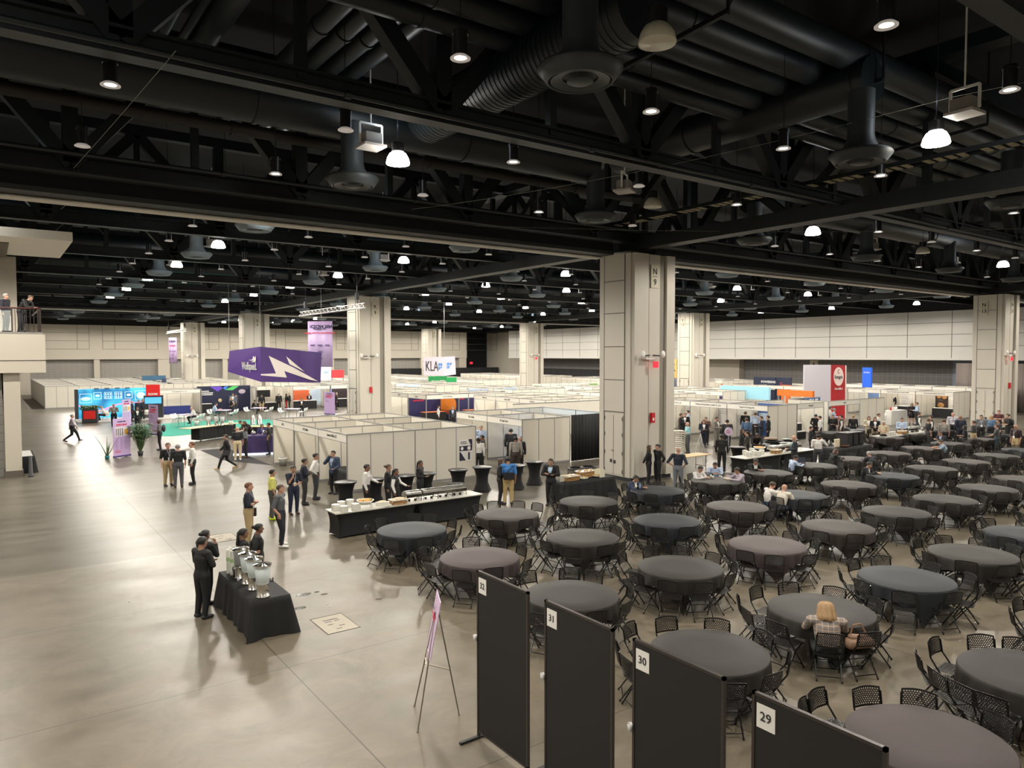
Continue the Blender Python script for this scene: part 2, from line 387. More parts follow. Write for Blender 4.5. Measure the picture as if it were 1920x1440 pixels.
def em_light(t, x, y, z, rz, exit_=True):
    e = obj('emergency_light', MB().mat(M['white']).box(-.45,.1,-.28,-.02,-.05,.0).ell((-.62,-.25,.16),.12,.09,.17).ell((.62,-.25,.16),.12,.09,.17).mat(M['txt']).tube((-.45,-.2,.1),(-.1,-.15,.12),.03).tube((.45,-.2,.1),(.1,-.15,.12),.03), None, t, (x,y,z), rz)
    if exit_: obj('exit_sign', MB().mat(M['exit']).box(.03,.30,-.3,-.24,-.42,-.15), None, e)
    return e
COLX = (23.65, 60.8); 
c = column(23.62, 23.15, 'N', '9', 'large beige column with the N 9 plate, nearest to the camera', side=True)
em_light(c, -.35, -1.13, 5.35, 0)
a = obj('fire_alarm', MB().mat(M['redbox']).box(-.1,.1,-.12,0,-.22,.22).mat(M['white']).box(-.05,.05,-.125,-.12,-.12,.0), None, c, (-.15,-1.13,2.75))
c = column(60.8, 22.75, 'N', '13', 'beige column with the N 13 plate at the far right', front='both', side=True)
em_light(c, -.75, -1.13, 5.45, 0); obj('fire_alarm', MB().mat(M['redbox']).box(-.1,.1,-.12,0,-.22,.22), None, c, (-.3,-1.13,3.2))
c = column(23.62, 51.2, 'K', '9', 'beige column with the K 9 plate behind the front booths', side=True)
em_light(c, -.6, -1.13, 5.3, 0, False); obj('fire_alarm', MB().mat(M['redbox']).box(-.1,.1,-.12,0,-.22,.22), None, c, (-.4,-1.13,2.9))
c = column(60.8, 51.2, 'K', '13', 'beige column with the K 13 plate left of the pale right wall', front='both', side=True)
em_light(c, -.5, -1.13, 5.3, 0, False)
c = column(23.2, 78.9, 'G', '9', 'beige column behind the purple hanging sign')
c = column(61.4, 80.2, 'G', '13', 'beige column in front of the far right corner, with exit sign'); em_light(c, -.35,-1.13,5.3,0)
c = column(22.6, 104.5, 'D', '9', 'slim far beige column at left, beside the lilac banner and small truss'); em_light(c, -.35,-1.13,5.3,0,False)
c = column(60.6, 106.8, 'D', '13', 'distant beige column above the white hanging logo sign')

# exit / restroom signs on the walls
for k, (x, y, z) in enumerate(((85,49,3.9),(85,24,4.3),(78,121.3,3.9))): 
    o = obj('exit_sign', MB().mat(M['exit']).cb((0,0,0),.1 if k<2 else .6,.6 if k<2 else .1,.4), None, None, (x-.1,y,z)); tag(o, ['small red exit sign on the dark wall left of the hanging red sign','small red exit sign on the dark wall near the right column','small red exit sign in the far corner'][k], 'exit sign')
for k, (y, nm) in enumerate(((52,'left'),(33,'right'))):
    o = obj('restroom_sign', MB().mat(hx('D8D2BE')).cb((0,0,0),.08,1.1,1.1).mat(M['txt']).tube((-.06,0,.25),(-.05,0,.26),.09).cb((-.05,0,-.05),.03,.24,.42), None, None, (84.9,y,4.2)); tag(o, 'square pictogram plate on the dark wall, the %s one' % nm, 'sign')

# ================= CEILING STEELWORK =================
def xtruss(y, x0, x1, zb, zt, w, label, phase=0, seg=6.2, group=None):
    t = thing('roof_truss', label, 'truss', (x0, y, 0), group=group); L_ = x1-x0
    obj('bottom_chord', MB().box(0,L_,-w/2,w/2,zb,zb+.06).box(0,L_,-.06,.06,zb+.06,zb+.42).box(0,L_,-w/2,w/2,zb+.42,zb+.48), M['steel'], t)
    obj('top_chord', MB().box(0,L_,-w/2,w/2,zt-.4,zt), M['steel'], t)
    mb = MB(); n = int(L_/seg)+2
    for k in range(n):
        xc = phase+k*seg-seg
        if 0 < xc < L_: mb.bar((xc,0,zb+.3),(xc,0,zt-.3),.36,.36)
        for s in (-1,1):
            a, b = xc, xc+s*seg/2
            if 0 < a < L_ and 0 < b < L_: mb.bar((a,0,zb+.25),(b,0,zt-.3),.38,.36,(0,1,0))
        if 0 < xc+seg/2 < L_: mb.bar((xc+seg/2,0,zb+.3),(xc+seg/2,0,zt-.3),.2,.2)
    obj('web_brace', mb, M['steel'], t); return t
XT = (4.6,13.9,32.4,41.8,60.4,69.7,88.1,97.4,115)
NM = ['across the top left of the picture','crossing from upper left to the middle right','just beyond the white light strip','second beyond the white light strip','behind the K 9 column','far beyond the K 9 column','deep in the hall','deeper in the hall','nearest the back wall']
for k, y in enumerate(XT): xtruss(y, -16, 84, 10.5, 14.6, .38, 'black steel roof truss %s' % NM[k], phase=5.55)
for k, y in enumerate((23.0, 51.0, 78.9, 106.8)):
    xtruss(y-.35, -16, 84, 10.3, 14.6, .6, 'heavy black roof girder over the %s row of columns' % ['front','second','third','last'][k], phase=5.55)
def ytruss(x, y0, y1, zb, zt, w, label):
    t = thing('roof_girder', label, 'girder', (x, y0, 0)); L_ = y1-y0
    obj('bottom_chord', MB().box(-w/2,w/2,0,L_,zb,zb+.5), M['steel'], t)
    obj('top_chord', MB().box(-w/2,w/2,0,L_,zt-.4,zt), M['steel'], t)
    mb = MB()
    for k in range(int(L_/4.65)):
        a = k*4.65; s = k % 2
        mb.bar((0,a,zb+.3 if s else zt-.3),(0,a+4.65,zt-.3 if s else zb+.3),.3,.3)
        mb.bar((0,a,zb+.3),(0,a,zt-.3),.22,.22)
    obj('web_brace', mb, M['steel'], t)
ytruss(23.2, -8, 121, 10.05, 14.6, .7, 'long black girder running over the N 9 and K 9 columns')
ytruss(60.6, -8, 121, 10.05, 14.6, .7, 'long black girder running over the right-hand columns')
ytruss(-13.5, -8, 121, 10.05, 14.6, .7, 'long black girder at the far left')
# operable wall track bulkheads
for k, (y, lab) in enumerate(((24.15,'long grey bulkhead with a bright double track above the N 9 column'),(79.9,'thin distant bulkhead with a bright track behind the K 9 column'))):
    t = thing('track_bulkhead', lab, 'ceiling track', (0,y,0))
    for x0, x1 in (((-16,22.3),(24.95,59.5),(62.1,80.6)) if k == 0 else ((.5,21.8),(24.5,60),(62.8,80.6))):
        obj('bulkhead', MB().mat(M['bulk']).box(x0,x1,-.95,.55,9.86,10.0).mat(M['ceil']).box(x0,x1,-.9,.5,10.0,10.9), None, t)
        mb = MB()
        for yy in (-.16,.02,.14): mb.tube((x0,yy,9.81),(x1,yy,9.81),.05,n=8)
        obj('track', mb, M['strip'], t)
# trough of black holes in far bulkhead
t = thing('ceiling_grille', 'distant row of dark square openings above the thin track', 'grille', (0,78.9,0))
for i in range(60): obj('opening', MB().box(.8+i*1.3,1.5+i*1.3,-.05,0,10.15,10.4), M['diffd'], t)
def ductx(y, x0, x1, z, r, label, m=None):
    mb = MB().tube((x0,y,z),(x1,y,z),r,n=20); k = x0+3
    while k < x1: mb.tube((k,y,z),(k+.12,y,z),r+.03,n=20); k += 6.2
    return tag(obj('air_duct', mb, m or M['duct']), label, 'duct')
ductx(18.9, -16, 17.0, 12.0, .62, 'large round black duct running from the left edge to the small diffuser')
ductx(18.9, 26, 80, 12.0, .62, 'round black duct running to the right above the tables')
for k, y in enumerate((28.6, 37.2, 46.4, 55.8, 65, 74, 84, 93, 102, 111)):
    ductx(y, .3, 80, 11.75, .5, 'round black duct in the far ceiling, %s row beyond the light strip' % ['first','second','third','fourth','fifth','sixth','seventh','eighth','ninth','tenth'][k])
ductx(20.9, -16, 21.5, 11.75, .17, 'thin brown pipe running below the big left duct', M['brown'])
ductx(13.1, -16, 80, 10.42, .05, 'thin conduit clipped along the roof truss', M['pipe'])
ductx(21.9, -16, 80, 10.7, .05, 'thin conduit clipped in front of the light strip', M['pipe'])
def ducty(x, y0, y1, z, r, label, ribs=0, m=None, name='air_duct'):
    mb = MB().tube((x,y0,z),(x,y1,z),r,n=20); k = y0+.3
    st = ribs or 5.3
    while k < y1: mb.tube((x,k,z),(x,k+(.03 if ribs else .12),z),r+(.012 if ribs else .03),n=20); k += st
    return tag(obj(name, mb, m or M['duct']), label, 'duct' if name == 'air_duct' else 'pipe')
ducty(9.9, 9.6, 17.6, 11.9, .62, 'ribbed spiral duct slanting up behind the round ceiling diffuser', ribs=.16)
ducty(17.9, 9.5, 18.4, 12.3, .55, 'smooth black duct behind the middle of the roof truss')
ducty(9.4, -6, 9.6, 12.6, .5, 'round black duct over the hanging can light at top centre')
for i, (x, r) in enumerate(((3.15,.13),(3.6,.13),(4.05,.11),(4.5,.3),(6.1,.2),(6.65,.2),(7.2,.2),(7.75,.2))):
    ducty(x, -6, 24, 12.7+(.5 if i < 4 else 0), r, '%s parallel grey pipe from the left in the upper left ceiling' % ['first','second','third','fourth','fifth','sixth','seventh','eighth'][i], m=M['pipe'], name='ceiling_pipe')
for i, (y, r, z) in enumerate(((9.9,.36,12.9),(10.85,.36,12.8),(11.75,.3,12.7),(12.5,.26,12.5),(13.1,.22,12.3))):
    mb = MB().tube((-16,y,z),(60,y,z),r,n=18)
    for k in range(14): mb.tube((-14+k*5.3,y,z),(-13.9+k*5.3,y,z),r+.02,n=18)
    tag(obj('ceiling_pipe', mb, M['pipe']), '%s thick grey pipe of the bundle at the upper right' % ['topmost','second','third','fourth','lowest'][i], 'pipe', None)
t = thing('pipe_rack', 'black hanger brackets carrying the thick pipe bundle at the upper right', 'bracket')
for x in (12, 18, 24, 30):
    obj('hanger', MB().bar((x,9.3,12.25),(x,13.5,12.0),.1,.1).bar((x,9.3,12.25),(x,9.3,15),.05,.05).bar((x,13.5,12.0),(x,13.5,15),.05,.05), M['steel'], t)
# cable tray
t = thing('cable_tray', 'ladder cable tray with pale rungs crossing the upper right ceiling', 'cable tray', (21.9,-6,10.98))
obj('side_rail', MB().box(-.28,-.25,0,29,0,.12).box(.25,.28,0,29,0,.12), M['steel'], t)
mb = MB()
for i in range(96):
    if i % 5 != 4: obj('rung', MB().box(-.25,.25,i*.3,i*.3+.17,0,.03), hx('A39B84'), t)
ORD = ['first','second','third','fourth','fifth','sixth','seventh','eighth','ninth','tenth','eleventh','twelfth','thirteenth','fourteenth','fifteenth']
# hanging fixtures ------------------------------------------------
def diffuser_proto(md):
    t = thing('ceiling_diffuser', '', 'diffuser', (0,0,0))
    obj('neck', MB().lathe([(.3,1.6),(.3,.55),(.33,.4),(.44,.2),(.47,.16)], n=28), md, t)
    obj('bell', MB().lathe([(.44,.2),(.68,.16),(.72,.1),(.56,-.1),(.54,-.1),(.54,-.02)], n=28), md, t)
    obj('ring', MB().mat(M['diffd']).disc((0,0,-.02),.54,28,True).mat(md).lathe([(.5,-.09),(.34,-.05),(.3,-.04)],n=28).lathe([(.22,-.1),(.18,-.12),(0,-.12)],n=28), None, t)
    return t
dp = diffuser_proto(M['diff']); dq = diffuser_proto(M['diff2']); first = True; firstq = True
for i in range(-1, 9):
    for j in range(0, 12):
        x = 8.15+8.85*i; y = 9.3+9.3*j
        if j > 1: x = 8.3+9.3*i; y = 27.9+9.3*(j-2)
        if x > 79 or x < .8 or y > 119: continue
        z = 10.15 if j < 2 else 10.25
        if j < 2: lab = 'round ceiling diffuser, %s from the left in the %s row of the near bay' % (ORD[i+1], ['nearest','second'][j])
        else: lab = 'lit-toned round diffuser, %s from the left in the %s row beyond the light strip' % (ORD[i+1], ORD[j-2])
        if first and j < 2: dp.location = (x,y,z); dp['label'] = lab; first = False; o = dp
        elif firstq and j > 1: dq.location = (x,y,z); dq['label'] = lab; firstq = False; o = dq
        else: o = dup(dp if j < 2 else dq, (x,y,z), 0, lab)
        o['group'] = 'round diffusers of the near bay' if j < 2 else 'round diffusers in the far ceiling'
def dome_proto(lit):
    t = thing('dome_lamp', '', 'lamp', (0,0,0))
    obj('lamp_housing', MB().tube((0,0,.2),(0,0,.42),.16,n=16).tube((0,0,.42),(0,0,4.75),.012), M['can'], t)
    obj('lamp_shade', MB().lathe([(.13,.20),(.21,.15),(.27,.04),(.30,-.08),(.29,-.11),(0,-.10)],n=24), M['glow'] if lit else M['offdome'], t)
    return t
dl = dome_proto(True); du = dome_proto(False); fl = fu = True
LD = bpy.data.lights.new('dome_light', 'SPOT'); LD.shadow_soft_size = .28; LD.energy = DOME_W; LD.color = LIGHTCOL; LD.spot_size = math.radians(172); LD.spot_blend = .25
LU = bpy.data.lights.new('dome_uplight', 'POINT'); LU.energy = 22; LU.color = (.75,.87,1); LU.shadow_soft_size = .2
for i in range(-2, 9):
    for j in range(-1, 13):
        x = 8.6+9.3*i; y = 8.0+8.8*j
        if x > 79.5 or (j > 3 and x < 2): continue
        near = j < 2
        lit = ((i+j) % 2 == 1) if near else True
        if j == 2: y = 26.3; lit = (i % 2 == 0)
        if 76 < y < 82: y = 83.0
        if y > 23 and abs(x-25) < 4: x += 1.8
        z = 10.45
        nm = 'lit dome lamp' if lit else 'unlit clear dome lamp'
        lab = nm+(' in the near ceiling bay, %s from the left of its %s row' % (ORD[i+2], ['hidden','nearest','second'][j+1]) if near else ', %s from the left in the %s row beyond the light strip' % (ORD[i+2], ORD[j-2]))
        grp = 'far dome lamps' if not near else ('lit dome lamps of the near bay' if lit else 'unlit dome lamps of the near bay')
        pr = dl if lit else du
        if lit and fl: dl.location = (x,y,z); dl['label'] = lab; dl['group'] = grp; fl = False; o = dl
        elif not lit and fu: du.location = (x,y,z); du['label'] = lab; du['group'] = grp; fu = False; o = du
        else: o = dup(pr, (x,y,z), 0, lab, grp)
        if lit:
            l = bpy.data.objects.new('dome_light', LD); C.objects.link(l); l.location = (x,y,z-.2)
            if near or (i+j) % 2 == 0:
                l = bpy.data.objects.new('dome_uplight', LU); C.objects.link(l); l.location = (x,y,z+.9)
# can downlights
def can_proto(lit):
    t = thing('can_light', '', 'lamp', (0,0,0))
    obj('housing', MB().tube((0,0,0),(0,0,.34),.115,n=18).tube((0,0,.34),(0,0,.4),.13,n=18).tube((0,0,.4),(0,0,4.9),.009), M['can'], t)
    obj('rim', MB().lathe([(.1,.02),(.165,-.03),(.165,-.045),(.1,-.03)],n=20), M['rim'], t)
    obj('lens', MB().disc((0,0,-.02),.11,18,True), M['canglow'] if lit else M['rim'], t)
    return t
cl = can_proto(True); cu_ = can_proto(False); f1 = f2 = True
LC = bpy.data.lights.new('can_beam', 'SPOT'); LC.energy = CAN_W*10; LC.spot_size = math.radians(75); LC.spot_blend = .8; LC.color = (1,.9,.78); LC.shadow_soft_size = .1
for i in range(-1, 14):
    for j in range(0, 12):
        x = 1.9+4.4*i; y = 5.5+4.6*j
        if (j == 4 or j == 5) : y += .3
        if y > 23 and (x < 2.4 or y > 58): continue
        if abs(x-23.6) < 1 : continue
        near = y < 23; lit = near and ((i*3+j) % 2 == 0 or j < 2)
        lab = ('lit' if lit else 'dim')+' black can light '+('in the near bay, %s of the %s row' % (ORD[i+1], ORD[j]) if near else 'beyond the light strip, %s from the left of the %s row' % (ORD[i+1], ORD[j-3]))
        grp = 'can lights of the near bay' if near else 'can lights of the far ceiling'
        if lit and f1: cl.location = (x,y,10.3); cl['label'] = lab; cl['group'] = grp; f1 = False
        elif not lit and f2: cu_.location = (x,y,10.3); cu_['label'] = lab; cu_['group'] = grp; f2 = False
        else: dup(cl if lit else cu_, (x,y,10.3), 0, lab, grp)
        if lit:
            l = bpy.data.objects.new('can_beam', LC); C.objects.link(l); l.location = (x,y,10.24)
# floodlight boxes
t = thing('flood_light', 'square floodlight box on a yoke beside the left round diffuser', 'lamp', (8.05,17.2,10.75)); FP = t
obj('yoke', MB().bar((-.3,0,.1),(-.3,0,.6),.05,.05).bar((.3,0,.1),(.3,0,.6),.05,.05).bar((-.3,0,.6),(.3,0,.6),.05,.05).tube((0,0,.6),(0,0,3.8),.02), M['white'], t)
obj('housing', MB().box(-.22,.22,-.2,.2,.05,.35).mat(hx('8A8580')), None, t)
obj('face_plate', MB().prism([(-.3,-.3,0),(.3,-.3,0),(.3,.3,0),(-.3,.3,0)],(0,0,.06)), M['flood'], t)
fl_pos = [(7.5,7.0,'at the top edge beside the unlit dome lamp'),(16.7,16.9,'beside the middle round diffuser'),(25.9,17.2,'beside the lamp over the tables'),(17.4,7.2,'behind the brightest dome lamp'),(9,37,'in the left far ceiling'),(9,46,'further in the left far ceiling'),(18,37,'above the K 9 column'),(18,46,'deeper above the K 9 column'),(27,37,'far behind the N 9 column'),(36,37,'far ceiling right of the N 9 column'),(9,56,'deep in the left far ceiling'),(46,37,'far ceiling near the right wall'),(36,19,'over the distant tables'),(45,19,'over the farthest tables')]
for k, (x, y, s) in enumerate(fl_pos): dup(FP, (x, y, 10.7), .5*k, 'square floodlight box on a yoke %s' % s)
# sagging wires
def wire(a, b, sag, label, r=.006, col='8A8A80'):
    mb = MB(); a = Vector(a); b = Vector(b); pts = [a.lerp(b, i/16)-Vector((0,0,sag*4*(i/16)*(1-i/16))) for i in range(17)]
    mb.path(pts, r, 5); return tag(obj('cable', mb, hx(col)), label, 'cable')
wire((11.5,21.5,10.3),(17.5,7.5,11.2),.25,'thin pale cable sagging from the ceiling centre to the upper right')
wire((17.5,7.5,11.2),(20.5,-2,11.6),.05,'thin pale cable continuing to the top right corner')
wire((2.6,12.8,10.4),(1.9,21.4,10.2),.02,'thin steel cable slanting at the upper left')
wire((14.5,22.4,10.2),(30,14.2,10.4),.1,'thin cable crossing in front of the roof girder')
wire((30,14.2,10.4),(40,4,10.6),.1,'thin cable running to the right edge')

mb = MB(); n = 300
for ax, (a0, a1, fx) in enumerate(((80, 111, 83.0), (60, 84, 120.6))):
    vs = []
    for i in range(n+1):
        q = a0+(a1-a0)*i/n; w = .07*math.sin(i*1.1)
        for z in (0, 3.0): vs.append((fx+w, q, z) if ax == 0 else (q, fx+w, z))
    tag(obj('black_drape', MB().add(vs, [(2*i,2*i+2,2*i+3,2*i+1) for i in range(n)], True), M['bcloth']), ['long black drape before the far right wall','long black drape before the back wall, at the far corner'][ax], 'drape')
# ================= BOOTHS =================
HB = 2.35; U = 3.05
def wallseg(mb, fr, a, b, n):   # white wall from a to b (xy), n panels; fr = frame builder
    a = Vector((a[0],a[1],0)); b = Vector((b[0],b[1],0)); d = (b-a)
    mb.bar(a+Vector((0,0,HB/2+.02)), b+Vector((0,0,HB/2+.02)), .02, HB-.1)
    fr.bar(a+Vector((0,0,HB-.025)), b+Vector((0,0,HB-.025)), .04, .05); fr.bar(a+Vector((0,0,.06)), b+Vector((0,0,.06)), .035, .1)
    for i in range(n+1):
        p = a+d*(i/n); fr.tube(p, p+Vector((0,0,HB)), .024, n=6)
BOOTHN = [0]; RECTS = []
def booth(x, y, face, label, left=True, right=False, back=True, hdr='', near=True, gfx=None, w=U, d=U, nw=3, group=None, front=True):
    """booth cell: local opening toward -Y, x 0..w, y 0..d. face L: opening to -X, F: -Y, R: +X, B:+Y"""
    rz = {'F':0,'L':-PI/2,'R':PI/2,'B':PI}[face]
    t = thing('exhibition_booth', label, 'booth', (x,y,0), rz, group)
    nd = max(1, round(d/1.0))
    W_, Fm = MB(), MB()
    def seg(nm, a, b, n):
        w1, f1 = MB(), MB(); wallseg(w1, f1, a, b, n)
        if near: o = obj(nm, w1, M['panel'], t); obj('frame_post', f1, M['post'], o)
        else:
            w1.mat(M['panel']); w1.m = [0]*len(w1.f); W_.v, off = W_.v+w1.v, len(W_.v); W_.f += [tuple(i+off for i in f) for f in w1.f]
            off = len(Fm.v); Fm.v += f1.v; Fm.f += [tuple(i+off for i in f) for f in f1.f]
    if back: seg('back_wall', (0,d), (w,d), nw)
    if left: seg('side_wall', (0,0), (0,d), nd)
    if right: seg('side_wall', (w,0), (w,d), nd)
    if not near and W_.f:
        W_.m = [0]*len(W_.f); W_.sm = [False]*len(W_.f); Fm.m = [0]*len(Fm.f); Fm.sm = [False]*len(Fm.f); W_.mats = []; Fm.mats = []
        obj('wall_panel', W_, M['panel'], t); obj('frame_post', Fm, M['post'], t)
    if front:
        h = obj('header', MB().box(.03,w-.03,-.02,.0,HB-.34,HB-.04), M['head'], t)
        obj('header_rail', MB().box(0,w,-.03,.01,HB-.04,HB).box(0,w,-.03,.01,HB-.37,HB-.34), M['post'], h)
        obj('corner_post', MB().tube((0,0,0),(0,0,HB),.028,n=6).tube((w,0,0),(w,0,HB),.028,n=6), M['post'], t)
        if hdr: text(hdr, .15, (w/2,-.026,HB-.19), h, M['txt'], sx=.8)
    if gfx: gfx(t, w, d)
    dx, dy = {'F':(w,d),'B':(-w,-d),'L':(d,-w),'R':(-d,w)}[face]; RECTS.append((min(x,x+dx),min(y,y+dy),max(x,x+dx),max(y,y+dy)))
    BOOTHN[0] += 1; return t
def pnl(name, x0, x1, z0, z1, y, mt, par):
    return obj(name, MB().box(x0,x1,y-.02,y,z0,z1), mt, par)
def lines(par, x0, x1, z0, z1, y, mt, n=6, fill=.8, th=.02, seed=1):   # rows of unreadable print
    r = random.Random(seed); mb = MB()
    for i in range(n):
        z = z1-(z1-z0)*(i+.5)/n; mb.box(x0, x0+(x1-x0)*(fill*(.6+.4*r.random())), y-.006, y, z-th/2, z+th/2)
    return obj('print_line', mb, mt, par)
WORDS = ['SiC Power Ltd.','Wafer Tech','Epi Systems','Lasertec','Crystal Co.','Semi Labs','Nano Optics','Furnace GmbH']
GC = ['2C4A8A','C8362C','3A3A44','1F7FB8','E07A2A','5B6B7A','6FA8DC','44306A']
def gfx_poster(seed, n=2, y=None):
    def g(t, w, d):
        r = random.Random(seed)
        for i in range(n):
            x0 = .35+i*(w-.5)/n; c = hx(r.choice(GC))
            p = pnl('poster', x0, x0+.85, .75, 2.05, d-.03, hx('DDDAD2') if r.random() < .5 else c, t)
            q = MB().box(x0+.05,x0+.8,d-.058,d-.052,1.65,1.95); obj('poster_band', q, hx(r.choice(GC)), p)
            lines(p, x0+.1, x0+.75, .85, 1.55, d-.052, hx('8A8A90'), 5, seed=seed)
    return g
def counter(t, x, y, w, d, h, mt=None, top=None, name='counter', rz=0):
    o = obj(name, MB().box(0,w,0,d,0,h-.03), mt or M['bcloth'], t, (x,y,0), rz)
    obj('counter_top', MB().box(-.02,w+.02,-.02,d+.02,h-.03,h), top or M['white'], o); return o

# block 1 (front, three open cells to the left, two wide)
nm = ['nearest','middle','farthest']
B1x, B1y = 11.55, 27.15
tx = ['Lasertec USA Inc. ZJ','CCS Carbide','SiCLC']
for k in range(3):
    t = booth(B1x, B1y+(k+1)*U, 'L', 'white stall open to the left in the front white booth block, %s of its three' % nm[k], left=(k == 2), right=False, back=True, hdr=tx[k])
    if k < 2:   # dividing wall at far side
        w1, f1 = MB(), MB(); wallseg(w1, f1, (0,0), (0,U), 3); o = obj('side_wall', w1, M['panel'], t); obj('frame_post', f1, M['post'], o)
    if k == 0:
        w1, f1 = MB(), MB(); wallseg(w1, f1, (U,0), (U,U), 3); o = obj('side_wall', w1, M['panel'], t); obj('frame_post', f1, M['post'], o)
for k in range(3):
    def g(t, w, d, k=k):
        if k == 2: pnl('graphic_wall', .1, 2.9, .1, 2.2, d-.03, hx('3A3440'), t)
        if k == 1: pnl('graphic_wall', .1, 2.9, .1, 2.2, d-.03, hx('C9D3E0'), t)
    t = booth(B1x+2*U, B1y+k*U, 'R', 'white stall facing right at the back of the front booth block, %s of three' % nm[k], left=True, right=(k == 2), back=False, gfx=None)
    if k == 0:
        p = pnl('poster', 1.0, 2.0, 1.05, 2.0, 0, M['white'], t); p.rotation_euler = (0,0,-PI/2); p.scale = (.68,1,1); p.location = (-.015, 1.57, -.24)
        q = obj('poster_art', MB().mat(hx('2A2740')).prism([(1.7,-.03,2.0),(2.0,-.03,2.0),(2.0,-.03,1.6)],(0,-.004,0)).box(1.02,1.98,-.035,-.03,1.5,1.72).prism([(1.02,-.03,1.07),(1.5,-.03,1.07),(1.12,-.03,1.45),(1.02,-.03,1.45)],(0,-.004,0)).mat(M['white']).ell((1.22,-.036,1.61),.11,.003,.08).ell((1.75,-.036,1.61),.13,.003,.09).mat(hx('3A3A44')).box(1.68,1.82,-.036,-.03,1.1,1.42).box(1.1,1.55,-.034,-.03,1.88,1.91).box(1.1,1.6,-.034,-.03,1.81,1.84), None, p)
# large round emblem on the inside wall
# block 2
B2x, B2y = 21.15, 28.35
for k in range(2):
    t = booth(B2x, B2y+(k+1)*U, 'L', 'white stall open to the left in the second white booth block, %s' % ['with the loudspeaker on a draped table','behind the one with the loudspeaker'][k], left=True, back=True, hdr=['EC Solar Tech','Tip Coating'][k])
    if k == 0:
        w1, f1 = MB(), MB(); wallseg(w1, f1, (U,0), (U,U), 3); o = obj('side_wall', w1, M['panel'], t); obj('frame_post', f1, M['post'], o)
        g = pnl('lit_graphic', .1, 2.9, .1, 1.98, 3.01, screen('pale_blue_graphic', (.10,.30,.80), .45), t)
    t2 = booth(B2x+2*U, B2y+k*U, 'R', 'stall facing right at the back of the second booth block, %s' % ['behind black drapes','farther one'][k], left=(k==0 and False), right=(k==1), back=False)
    pnl('lit_graphic', .1, 2.9, .3, 2.3, .0, screen('bright_blue_graphic', (.15,.5,.95), .45), t2).location = (0,3.0,0)
curtain('black_drape', 24.3, 29.0, 28.35, .02, 2.4, M['bcloth'], 'black pleated drape joined to the second booth block beside the column', cat='drape', amp=.05, per=.22)
tag(obj('booth_panel_run', MB().mat(M['panel']).box(0,14,-.02,.02,.05,HB-.05).mat(M['post']).box(0,14,-.03,.03,HB-.06,HB).box(0,14,-.03,.03,0,.1), None, None, (27.3,37.6,0)), 'long blank white panel wall behind the second booth block', 'partition')

# right hand front block, open cells toward -X
R1x, R1y = 38.9, 26.85
tx = ['Tong H Co Energy AG','Wolkraut Vertical Silicon Carbide Co., Ltd.','Advanced Thermal Sci Co., Ltd.']
def gR0(t, w, d):
    pnl('graphic_wall', .2, 2.9, .1, 2.25, d-.03, hx('3E5F9E'), t); pnl('graphic_band', .3, 1.4, 1.7, 2.0, d-.06, hx('2342A0'), t); pnl('graphic_band', 1.6, 2.9, 1.75, 1.95, d-.06, hx('2A2326'), t)
    pnl('graphic_panel', .3, 2.8, 1.1, 1.6, d-.055, hx('B9C8DE'), t)
def gR1(t, w, d):
    p = pnl('graphic_wall', .05, 3.0, .1, 2.25, d-.03, hx('C6C2C0'), t); lines(p, .15, 1.2, 1.3, 2.2, d-.055, hx('4A4A4C'), 6, seed=3); lines(p, 1.6, 2.9, 1.2, 2.2, d-.055, hx('4A4A4C'), 8, seed=4)
    counter(t, 1.2, 1.7, 1.5, .6, .75)
def gR2(t, w, d):
    p = pnl('graphic_wall', .05, 3.0, .1, 2.25, d-.03, hx('BDBAB6'), t); pnl('graphic_band', .5, 1.4, 1.2, 2.1, d-.055, hx('2F3033'), p)
for k in range(3):
    t = booth(R1x, R1y+(k+1)*U, 'L', 'busy white stall in the right-hand booth block, %s' % ['next to the blank corner panels','the middle one with lettered walls','partly hidden by the N 9 column'][k], left=True, hdr=tx[k], gfx=[gR0,gR1,gR2][k])
    if k == 0:
        w1, f1 = MB(), MB(); wallseg(w1, f1, (U,0), (U,U), 3); o = obj('side_wall', w1, M['panel'], t); obj('frame_post', f1, M['post'], o)
def gk(t, w, d):
    pnl('lit_graphic', .1, 1.5, .3, 2.0, d-.03, screen('pale_cyan_graphic', (.5,.8,.95), .5), t)
    o = obj('television', MB().box(.5,1.4,1.2,1.28,1.25,1.85), hx('101014', .3), t); obj('tv_stand', MB().tube((.95,1.3,0),(.95,1.3,1.4),.03), M['post'], o)
    counter(t, .15, .5, 1.2, .6, 1.0); counter(t, .15, .2, 1.2, .5, .5, name='low_counter')
booth(R1x+U+.05, R1y, 'F', 'white stall with a television and stacked black counters, open toward the dining tables', left=False, right=False, hdr='Denowerk', gfx=gk)
def go(t, w, d):
    p = pnl('dark_graphic', .05, 2.0, .1, 2.3, d-.03, hx('23262E'), t); text('onsemi', .42, (1.0,d-.06,1.78), p, M['white'], sx=.9); lines(p, .2, 1.8, 1.35, 1.6, d-.055, M['white'], 2)
    p = pnl('blue_graphic', 2.05, 4.0, .1, 2.3, d-.03, hx('2E5E9E'), t); text('ONS', .6, (3.1,d-.06,2.0), p, M['white'], bold=.02)
    obj('graphic_car', MB().mat(hx('7E2F33')).prism([(2.3,d-.06,.9),(2.6,d-.06,1.25),(3.2,d-.06,1.5),(3.9,d-.06,1.35),(4.0,d-.06,.8),(2.6,d-.06,.6)],(0,-.003,0)).mat(hx('E0A0A0')).ell((2.65,d-.065,.95),.12,.004,.15), None, p)
booth(46.1, 27.15, 'F', 'stall with a dark graphic wall and a blue car graphic, behind the urn table', left=True, right=False, hdr='onsemi', w=4.05, nw=4, gfx=go)
